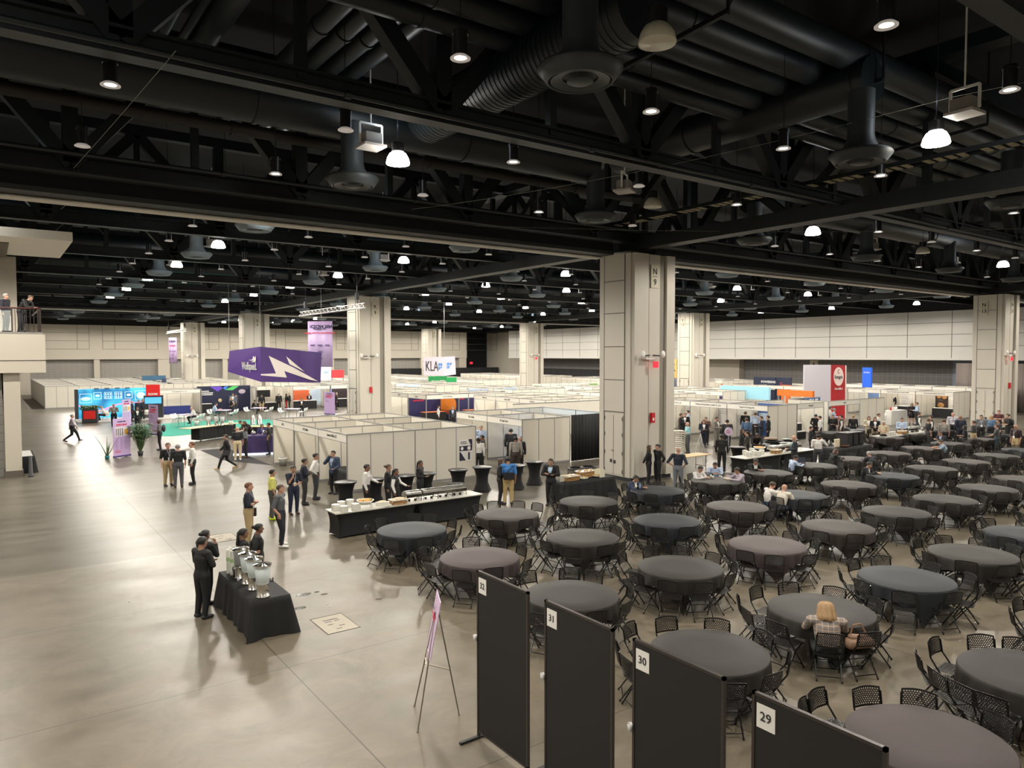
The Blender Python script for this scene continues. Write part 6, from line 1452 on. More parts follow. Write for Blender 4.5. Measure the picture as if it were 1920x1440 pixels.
# handbag on chair, brown, by blond woman ; plastic items on tables
# ================= PEOPLE =================
def V(*a): return Vector(a)
def base_pose():
    return dict(hipz=.93, lean=0.0, sh=[V(-.19,0,1.43),V(.19,0,1.43)], el=[V(-.235,-.03,1.14),V(.235,-.03,1.14)], wr=[V(-.24,.05,.90),V(.24,.05,.90)],
      hp=[V(-.09,0,.93),V(.09,0,.93)], kn=[V(-.105,.02,.50),V(.105,.02,.50)], an=[V(-.11,-.03,.09),V(.11,-.03,.09)], head=V(0,.02,1.635), chest=V(0,0,1.30), waist=V(0,0,1.08), pel=V(0,0,.95), neck=V(0,-.01,1.47), hd=[V(0,0,-1),V(0,0,-1)], ft=[V(0,1,0),V(0,1,0)], fdir=V(0,1,0))
def POSE(n):
    p = base_pose()
    if n == 'cross':
        p['el'] = [V(-.27,.06,1.17),V(.27,.06,1.17)]; p['wr'] = [V(.02,.19,1.20),V(-.02,.17,1.16)]; p['hd'] = [V(1,.1,.15),V(-1,.1,.1)]
    elif n == 'hips':
        p['el'] = [V(-.34,-.13,1.16),V(.34,-.13,1.16)]; p['wr'] = [V(-.19,.04,1.0),V(.19,.04,1.0)]; p['hd'] = [V(.3,.3,-.7),V(-.3,.3,-.7)]
    elif n == 'walk':
        p['kn'] = [V(-.09,.22,.53),V(.09,-.02,.48)]; p['an'] = [V(-.09,.34,.10),V(.09,-.40,.16)]; p['ft'] = [V(0,1,.15),V(0,1,-.5)]
        p['el'] = [V(-.23,-.12,1.15),V(.23,.08,1.15)]; p['wr'] = [V(-.23,-.12,.90),V(.22,.24,.96)]
    elif n == 'pocket':
        p['el'] = [V(-.28,-.08,1.15),V(.28,-.08,1.15)]; p['wr'] = [V(-.19,.05,.93),V(.19,.05,.93)]; p['kn'][1] = V(.12,.10,.50); p['an'][1] = V(.15,.08,.09)
    elif n == 'chin':
        p['el'] = [V(-.24,.05,1.14),V(.20,.14,1.15)]; p['wr'] = [V(-.02,.22,1.10),V(.09,.20,1.38)]; p['hd'] = [V(1,.1,.1),V(-.3,-.1,1)]
    elif n == 'hold':
        p['el'] = [V(-.23,.0,1.14),V(.23,.0,1.14)]; p['wr'] = [V(-.11,.24,1.12),V(.11,.24,1.12)]; p['hd'] = [V(.6,.6,.1),V(-.6,.6,.1)]
    elif n == 'back':
        p['el'] = [V(-.27,-.12,1.15),V(.27,-.12,1.15)]; p['wr'] = [V(-.06,-.20,.98),V(.06,-.20,.98)]; p['hd'] = [V(1,0,-.3),V(-1,0,-.3)]
    elif n == 'phone':
        p['el'] = [V(-.235,0,1.14),V(.36,.05,1.22)]; p['wr'] = [V(-.20,.2,1.05),V(.13,.06,1.52)]; p['hd'] = [V(.3,.9,0),V(-.4,.05,.8)]
    elif n == 'reach':
        p['el'] = [V(-.22,.12,1.18),V(.235,-.03,1.14)]; p['wr'] = [V(-.14,.34,1.08),V(.24,.05,.90)]; p['hd'] = [V(0,1,-.2),V(0,0,-1)]
    elif n == 'lean':
        for k, d in (('head',(0,.36,-.10)),('neck',(0,.26,-.04)),('chest',(0,.16,-.02)),('waist',(0,.04,0))): p[k] = p[k]+V(*d)
        p['sh'] = [s+V(0,.24,-.04) for s in p['sh']]; p['el'] = [V(-.24,.34,1.12),V(.24,.34,1.12)]; p['wr'] = [V(-.12,.5,1.09),V(.16,.58,1.09)]; p['hd'] = [V(.8,.4,0),V(0,1,0)]; p['fdir'] = V(0,.9,-.4)
    elif n in ('sit','sitarm','bar'):
        dz = -.47 if n != 'bar' else -.15
        for k in ('head','neck','chest','waist','pel'): p[k] = p[k]+V(0,.0,dz)
        p['sh'] = [s+V(0,0,dz) for s in p['sh']]; p['hp'] = [s+V(0,0,dz) for s in p['hp']]
        if n == 'bar': p['kn'] = [V(-.13,.42,.74),V(.13,.42,.74)]; p['an'] = [V(-.12,.30,.33),V(.12,.30,.33)]
        else: p['kn'] = [V(-.12,.43,.49),V(.12,.43,.49)]; p['an'] = [V(-.11,.40,.09),V(.12,.30,.09)]
        for k, d in (('head',(0,.16,-.05)),('neck',(0,.10,-.02)),('chest',(0,.06,0))): p[k] = p[k]+V(*d)
        p['sh'] = [s+V(0,.09,-.02) for s in p['sh']]
        z = .80 if n != 'bar' else 1.0
        if n == 'sitarm': p['el'] = [V(-.25,.28,.78),V(.32,.16,.80)]; p['wr'] = [V(-.14,.52,.82),V(.42,.34,.82)]
        else: p['el'] = [V(-.25,.22,z-.06),V(.25,.22,z-.06)]; p['wr'] = [V(-.10,.44,z+.03),V(.10,.44,z+.03)]
        p['hd'] = [V(.5,.8,0),V(-.5,.8,0)]; p['fdir'] = V(0,.93,-.35)
    return p
def capsule(mb, a, b, ra, rb, side=None, n=10, rings=4):
    """tapered capsule; ra/rb = (half width, half depth); side = width axis"""
    a = Vector(a); b = Vector(b); d = (b-a); L_ = d.length
    if L_ < 1e-5: d = Vector((0,0,1)); L_ = 1e-5
    d = d/L_; s_ = Vector(side) if side is not None else Vector((1,0,0))
    s_ = s_-d*s_.dot(d)
    if s_.length < .05: s_ = d.orthogonal()
    s_.normalize(); f_ = d.cross(s_)
    if not isinstance(ra, tuple): ra = (ra, ra)
    if not isinstance(rb, tuple): rb = (rb, rb)
    vs = []; prof = []
    for i in range(rings+1): t = -PI/2+PI/2*i/rings; prof.append((a, ra, math.cos(t), math.sin(t)))
    for i in range(rings+1): t = PI/2*i/rings; prof.append((b, rb, math.cos(t), math.sin(t)))
    for c, r, q, h in prof:
        o_ = c+d*h*min(r)
        for k in range(n): t = 2*PI*k/n; vs.append(o_+s_*(r[0]*max(q,.02)*math.cos(t))+f_*(r[1]*max(q,.02)*math.sin(t)))
    m_ = len(prof); fs = [(i*n+k, i*n+(k+1)%n, (i+1)*n+(k+1)%n, (i+1)*n+k) for i in range(m_-1) for k in range(n)]
    fs += [tuple(range(n))[::-1], tuple(range((m_-1)*n, m_*n))]
    mb.add(vs, fs, True)
PC = {}
def body(pose):
    if pose in PC: return PC[pose]
    p = POSE(pose); mb = MB(); segs = []
    X = V(1,0,0)
    def cap(tag_, a, b, ra, rb, side=X): capsule(mb, a, b, ra, rb, side); segs.append((tag_, Vector(a), Vector(b), min(ra) if isinstance(ra,tuple) else ra, min(rb) if isinstance(rb,tuple) else rb, max(ra) if isinstance(ra,tuple) else ra, max(rb) if isinstance(rb,tuple) else rb))
    cap('hips', p['pel']+V(0,0,-.03), p['pel']+V(0,0,.05), (.155,.115), (.15,.11))
    cap('torso', p['pel']+V(0,0,.08), p['waist'], (.145,.10), (.135,.095)); cap('torso', p['waist'], p['chest'], (.14,.098), (.168,.112)); cap('torso', p['chest'], p['neck']+V(0,0,-.07), (.168,.112), (.12,.075))
    for s in (0,1):
        cap('torso', p['neck']+V(0,0,-.05), p['sh'][s], .06, .062)
        cap('uarm', p['sh'][s], p['el'][s], .056, .043); cap('farm', p['el'][s], p['wr'][s], .041, .028)
        h = p['hd'][s].normalized(); w = p['wr'][s]; cap('hand', w, w+h*.075, (.030,.018), (.040,.016), side=h.cross(V(0,.3,1)) if abs(h.z) < .9 else V(0,1,0))
        cap('leg', p['hp'][s], p['kn'][s], .090, .060); cap('leg', p['kn'][s], p['an'][s]+(p['kn'][s]-p['an'][s])*.15, .058, .040)
        cap('shin', p['an'][s]+(p['kn'][s]-p['an'][s])*.15, p['an'][s], .040, .038)
        f = p['ft'][s].normalized(); a = p['an'][s]; cap('foot', a+V(0,-.03,-.04), a+f*.15+V(0,0,-.055), (.040,.038), (.045,.028), side=X)
    cap('neck', p['neck']+V(0,0,-.02), p['head']+V(0,-.02,-.07), .056, .052)
    hd = p['head']; fd = p['fdir'].normalized(); up = (V(0,0,1)-fd*fd.z).normalized()
    cap('head', hd-up*.045+fd*.012, hd+up*.035-fd*.008, (.066,.080), (.076,.095)); cap('head', hd-up*.085+fd*.045, hd-up*.05+fd*.03, .042, .055)
    cap('head', hd+fd*.092-up*.005, hd+fd*.112-up*.035, .011, .016)
    for s in (-1,1): cap('head', hd+X*s*.078-up*.01, hd+X*s*.082-up*.03-fd*.005, (.008,.02), (.008,.015), side=X)
    me = mb.mesh('raw'); o = bpy.data.objects.new('raw', me); C.objects.link(o)
    md = o.modifiers.new('r','REMESH'); md.mode = 'VOXEL'; md.voxel_size = .0165; md.use_smooth_shade = True
    sm = o.modifiers.new('s','SMOOTH'); sm.factor = .5; sm.iterations = 3
    dg = bpy.context.evaluated_depsgraph_get(); em = bpy.data.meshes.new_from_object(o.evaluated_get(dg)); bpy.data.objects.remove(o)
    n = len(em.vertices); co = np.empty(n*3, 'f'); em.vertices.foreach_get('co', co); co = co.reshape(-1,3)
    nr = np.empty(n*3, 'f'); em.vertices.foreach_get('normal', nr); nr = nr.reshape(-1,3)
    fc = np.array([list(q.vertices)[:4] if len(q.vertices) == 4 else list(q.vertices)[:3]+[q.vertices[2]] for q in em.polygons]); cen = co[fc].mean(1)
    tags = ['hips','torso','uarm','farm','hand','leg','shin','foot','neck','head']; D = []
    for tg, a, b, r0, r1, w0, w1 in segs:
        a_ = np.array(a); d_ = np.array(b-a); t_ = np.clip(((cen-a_)@d_)/max(d_@d_, 1e-9), 0, 1); q = cen-(a_+t_[:,None]*d_)
        dist = np.linalg.norm(q, axis=1)-(r0+(r1-r0)*t_)*.5-(w0+(w1-w0)*t_)*.5; D.append(dist)
    D = np.array(D); lab = np.array([tags.index(s[0]) for s in segs])[D.argmin(0)]
    res = dict(co=co, nr=nr, fc=fc, lab=lab, cen=cen, tags=tags, p=p, fd=fd, up=up, mesh=None, parts={})
    bm_ = MB(); bm_.mats = [M['eye'], M['eye'], M['lip']]; bm_.v = co.tolist(); bm_.f = [tuple(dict.fromkeys(f)) for f in fc.tolist()]; bm_.m = [0]*len(fc); bm_.sm = [True]*len(fc)
    bm_.cur = 1
    for s in (-1,1):
        c_ = hd+X*s*.030+fd*.086+up*.008; bm_.ell(c_, .011,.008,.008,6,4); capsule(bm_, hd+X*s*.045+fd*.086+up*.028, hd+X*s*.018+fd*.092+up*.03, .0045, .0045, n=5, rings=2)
    bm_.cur = 2; capsule(bm_, hd-X*.02+fd*.084-up*.062, hd+X*.02+fd*.084-up*.062, .0055, .0055, n=5, rings=2)
    bm_.cur = 0
    for s in (0,1):   # fingers and thumb, rooted in the palm
        h = p['hd'][s].normalized(); w = p['wr'][s]; sd = (h.cross(V(0,.3,1)) if abs(h.z) < .9 else V(0,1,0)); sd = (sd-h*sd.dot(h)).normalized(); nn = h.cross(sd)
        if nn.dot(p['chest']-w) < 0: nn = -nn
        for k in range(4):
            l_ = (.062,.072,.068,.052)[k]; a = w+h*.085+sd*(-.029+.019*k); m_ = a+h*l_*.55+nn*.008; e = m_+h*l_*.35+nn*.022
            capsule(bm_, a, m_, .0092, .0082, n=6, rings=2); capsule(bm_, m_, e, .0082, .0066, n=6, rings=2)
        a = w+h*.03-sd*.03; m_ = a-sd*.025+h*.03+nn*.01; e = m_+h*.03+nn*.012; capsule(bm_, a, m_, .0105, .0095, n=6, rings=2); capsule(bm_, m_, e, .0095, .0075, n=6, rings=2)
    res['mesh'] = bm_.mesh('body'); PC[pose] = res; return res
def garment(res, key, tagset, off, extra=None, name='shirt'):
    k = (key, off)
    if k in res['parts']: return res['parts'][k]
    m_ = np.isin(res['lab'], [res['tags'].index(t) for t in tagset])
    if extra is not None: m_ = m_ & extra(res) if key[0] == '&' else m_ | extra(res)
    fs = res['fc'][m_]; us, inv = np.unique(fs, return_inverse=True); inv = inv.reshape(fs.shape)
    v = res['co'][us]+res['nr'][us]*off
    mb = MB(); mb.v = v.tolist(); mb.f = [tuple(dict.fromkeys(f)) for f in inv.tolist()]; mb.m = [0]*len(fs); mb.sm = [True]*len(fs)
    me = mb.mesh(name); me.materials.append(M['white']); res['parts'][k] = me; return me
def slotmat(o, m, i=0): o.material_slots[i].link = 'OBJECT'; o.material_slots[i].material = m
SK = {'l': mat('light_skin', (.56,.32,.23), .5), 'm': mat('tan_skin', (.42,.23,.15), .5), 'd': mat('dark_skin', (.10,.05,.03), .5), 'b': mat('brown_skin', (.24,.12,.075), .5)}
HAIRC = {'k': mat('black_hair', (.010,.009,.009), .5), 'n': mat('brown_hair', (.06,.033,.018), .5), 'g': mat('grey_hair', (.27,.26,.25), .6), 'y': mat('blond_hair', (.36,.225,.105), .45, noise=.5, nscale=55), 'r': mat('auburn_hair', (.14,.055,.025), .5), 'w': mat('white_hair', (.55,.52,.48), .6)}
SHOE = {'k': M['txt'], 'n': hx('4A2C20', .4), 'w': M['white'], 't': hx('A98A62'), 'y': hx('C8E020', .5)}
def front_v(res):  # chest patch for an open jacket
    c = res['cen']; p = res['p']; f = np.array(res['fd']); ch = np.array(p['chest']); q = c-ch
    return (np.abs(c[:,0]) < .018+np.clip((c[:,2]-(ch[2]-.18))*.18, 0, .075)) & (q[:,1] > .05) & (c[:,2] > ch[2]-.16)
PLAID = None
def person(px, py, head, pose, face, top, topc, bot, hair, label, mode='f', h=None, skin='l', shoe='k', hs='short', badge=False, apron=None, bag=None, skirt=False, coat=False, z0=0.0, rot=0, pos=None, chair=False, wide=1.12):
    """mode f: px,py = feet on the floor; mode h: px,py = top of the head. face: 0 right, 90 away, 180 left, 270 towards the camera"""
    R_ = body(pose); hp = R_['p']['head'].z+.125
    H_ = h or 1.74
    s = H_/1.765
    if pos is not None: g = Vector(pos)
    elif mode == 'f': g = P(px, py, z0)
    else: g = P(px, py, z0+hp*s)
    a = math.radians(face); vx, vy = Vector((g.x,g.y)).normalized(); fx = vy*math.cos(a)+vx*math.sin(a); fy = -vx*math.cos(a)+vy*math.sin(a)
    rz = math.atan2(-fx, fy)
    if mode == 'h' and pos is None:   # head sits ahead of the hips
        hv = R_['p']['head']*s; g = Vector((g.x-(-math.sin(rz)*hv.y), g.y-(math.cos(rz)*hv.y), z0))
    if chair:
        cp, crz = min(CHP, key=lambda q: (q[0].xy-g.xy).length)
        if (cp.xy-g.xy).length < .8: g = Vector((cp.x,cp.y,0)); rz = crz
    t = thing('person', label, 'person', (g.x,g.y,z0), rz); t.scale = (s*wide,s*wide,s)
    b = obj('body', R_['mesh'], None, t); slotmat(b, SK[skin])
    tops = {'s': ['torso','uarm','hips'], 'l': ['torso','uarm','farm','hips'], 'v': ['torso','hips'], 'n': ['torso','hips']}
    long_ = top in ('shirt','jacket','blouse'); ts = tops['l'] if long_ else tops['s']
    if top == 'sleeveless': ts = tops['v']
    if top == 'jacket':
        o = obj('jacket', garment(R_, 'jk', ts, .024, name='jacket'), None, t); slotmat(o, topc)
        v_ = obj('shirt_front', garment(R_, '&fv', ['torso'], .0285, front_v, 'shirt_front'), None, t); slotmat(v_, apron or M['white'])
    elif top == 'vest':
        o = obj('shirt', garment(R_, 'sl', tops['l'], .011, name='shirt'), None, t); slotmat(o, apron or M['white'])
        v_ = obj('vest', garment(R_, 'vs', ['torso','hips'], .022, name='vest'), None, t); slotmat(v_, topc)
    else:
        o = obj('shirt', garment(R_, 'sl' if long_ else ('sv' if top == 'sleeveless' else 'ss'), ts, .013, name='shirt'), None, t); slotmat(o, topc)
    legs = ['leg','shin'] if not skirt else ['leg']
    def hipcut(res): return np.isin(res['lab'], [res['tags'].index('hips')]) & (res['cen'][:,2] < res['p']['pel'].z-.02)
    if skirt:
        o = obj('skirt', MB().lathe([(.15,.98),(.19,.85),(.21,.58),(.19,.58)],n=20), None, t); o.data.materials.append(bot)
    else:
        o = obj('trousers', garment(R_, 'tr', ['leg','shin','hips'], .016 if top != 'jacket' else .012, name='trousers'), None, t); slotmat(o, bot)
    o = obj('shoes', garment(R_, 'sh', ['foot'], .010, name='shoes'), None, t); slotmat(o, SHOE[shoe])
    if hs != 'bald':
        hd, fd, up = np.array(R_['p']['head']), np.array(R_['fd']), np.array(R_['up'])
        def sel(res, lo=-.02, fr=.045): q = res['cen']-hd; hi = q@up; fo = q@fd; return (((hi > .055) & (fo < .088)) | ((hi > lo) & (fo < fr-.02-np.clip(.05-hi,0,1)*.5))) & np.isin(res['lab'], [res['tags'].index('head')])
        o = obj('hair', garment(R_, '&hs', ['head'], .015, sel, 'hair'), None, t); slotmat(o, HAIRC[hair])
        Hd, Fd, Up = R_['p']['head'], R_['fd'], R_['up']
        if hs in ('long','bob','pony','bun','curly','shoulder'):
            mb = MB()
            if hs == 'long':
                capsule(mb, Hd-Fd*.03+Up*.03, Hd-Fd*.075-Up*.26, (.085,.07), (.095,.03), n=14)
                for q in (-1,1): capsule(mb, Hd+V(q*.07,0,0)+Up*.03, Hd+V(q*.085,0,0)+Fd*.02-Up*.2, (.02,.05), (.02,.03), n=8)
            elif hs == 'bob': capsule(mb, Hd-Fd*.03+Up*.045, Hd-Fd*.05-Up*.11, (.092,.085), (.105,.055), n=14)
            elif hs == 'pony': capsule(mb, Hd-Fd*.10+Up*.03, Hd-Fd*.13-Up*.25, (.035,.03), (.05,.03), n=10)
            elif hs == 'bun': mb.ell(Hd-Fd*.115+Up*.04, .045,.045,.045,12,8)
            elif hs == 'shoulder':
                n = 44; prof = ((.03,.125),(.075,.105),(.098,.06),(.104,0),(.108,-.06),(.118,-.12),(.122,-.17),(.10,-.20),(.02,-.19)); vs = []
                for k_, (r_, z_) in enumerate(prof):
                    for i in range(n):
                        a_ = 2*PI*i/n; gz = (.012*math.sin(a_*9)+.006*math.sin(a_*17))*min(1,k_/4); ff = math.sin(a_)
                        if ff > .72 and k_ > 3: rr = r_*.45
                        else: rr = r_+gz
                        vs.append(Hd+V(rr*math.cos(a_),0,0)+Fd*(rr*ff*.95-.025)+Up*(z_+.01*math.sin(a_*6)*(k_ > 5)))
                mb.add(vs, [(k_*n+i,k_*n+(i+1)%n,(k_+1)*n+(i+1)%n,(k_+1)*n+i) for k_ in range(len(prof)-1) for i in range(n)]+[tuple(range(n))], True)
            elif hs == 'curly': mb.ell(Hd-Fd*.02+Up*.04, .11,.115,.10,14,9)
            o = obj('hair_length', mb, HAIRC[hair], t)
    ch = R_['p']['chest']
    if badge:
        obj('lanyard', MB().path([R_['p']['neck']+V(-.05,.06,0), ch+V(-.02,.135,.02), ch+V(0,.14,-.12)], .005, 4).path([R_['p']['neck']+V(.05,.06,0), ch+V(.02,.135,.02), ch+V(0,.14,-.12)], .005, 4), hx('D0D0D4') if badge is True else badge, t)
        obj('badge', MB().box(ch.x-.045,ch.x+.045,ch.y+.137,ch.y+.143,ch.z-.26,ch.z-.13), M['white'], t)
    if bag == 'backpack': obj('backpack', MB().ell(ch+V(0,-.19,-.06), .15,.09,.22,12,8), M['txt'], t)
    elif bag == 'satchel':
        pe = R_['p']['pel']; obj('satchel', MB().box(-.17,.17,-.24,-.13,pe.z-.0,pe.z+.25).bar(ch+V(.15,-.12,.15), pe+V(-.1,-.14,.2), .035,.01), hx('1A1A20'), t)
    elif bag == 'tote': pe = R_['p']['pel']; obj('tote_bag', MB().mat(M['white']).box(.2,.3,-.12,.16,pe.z-.22,pe.z+.08).mat(hx('3A3A3A')).box(.3,.305,-.06,.1,pe.z-.15,pe.z).path([V(.25,-.1,pe.z+.08), ch+V(.13,-.02,.16), V(.25,.14,pe.z+.08)], .008), None, t)
    elif bag == 'tablet': w = R_['p']['wr'][0]; obj('tablet', MB().bar(w+V(.02,.08,.0), w+V(.2,.12,.03), .16,.012), M['txt'], t)
    elif bag == 'phone': w = R_['p']['wr'][1]; obj('phone', MB().cb(w+V(0,.08,.05), .04,.015,.1), M['txt'], t)
    elif bag == 'hand': pe = R_['p']['pel']; obj('handbag', MB().box(-.32,-.22,-.14,.14,pe.z-.2,pe.z+.03), M['txt'], t)
    elif bag == 'redcoat': obj('coat', MB().ell(V(-.2,.02,.98), .06,.09,.28,10,8), hx('D8442E'), t)
    return t
K, NV, WH = hx('17171B', .75), hx('1C2233', .75), mat('white_shirt', (.72,.70,.68), .7, noise=.05, nscale=12)
LB, GR, DG, KH = mat('light_blue_shirt', lin('AFC0DA'), .7), hx('6A6C70', .8), hx('3A3B40', .8), hx('B39E78', .8)
BLK = mat('black_uniform', (.010,.010,.012), .7); LAV = mat('lavender_shirt', lin('B5A9B8'), .7)
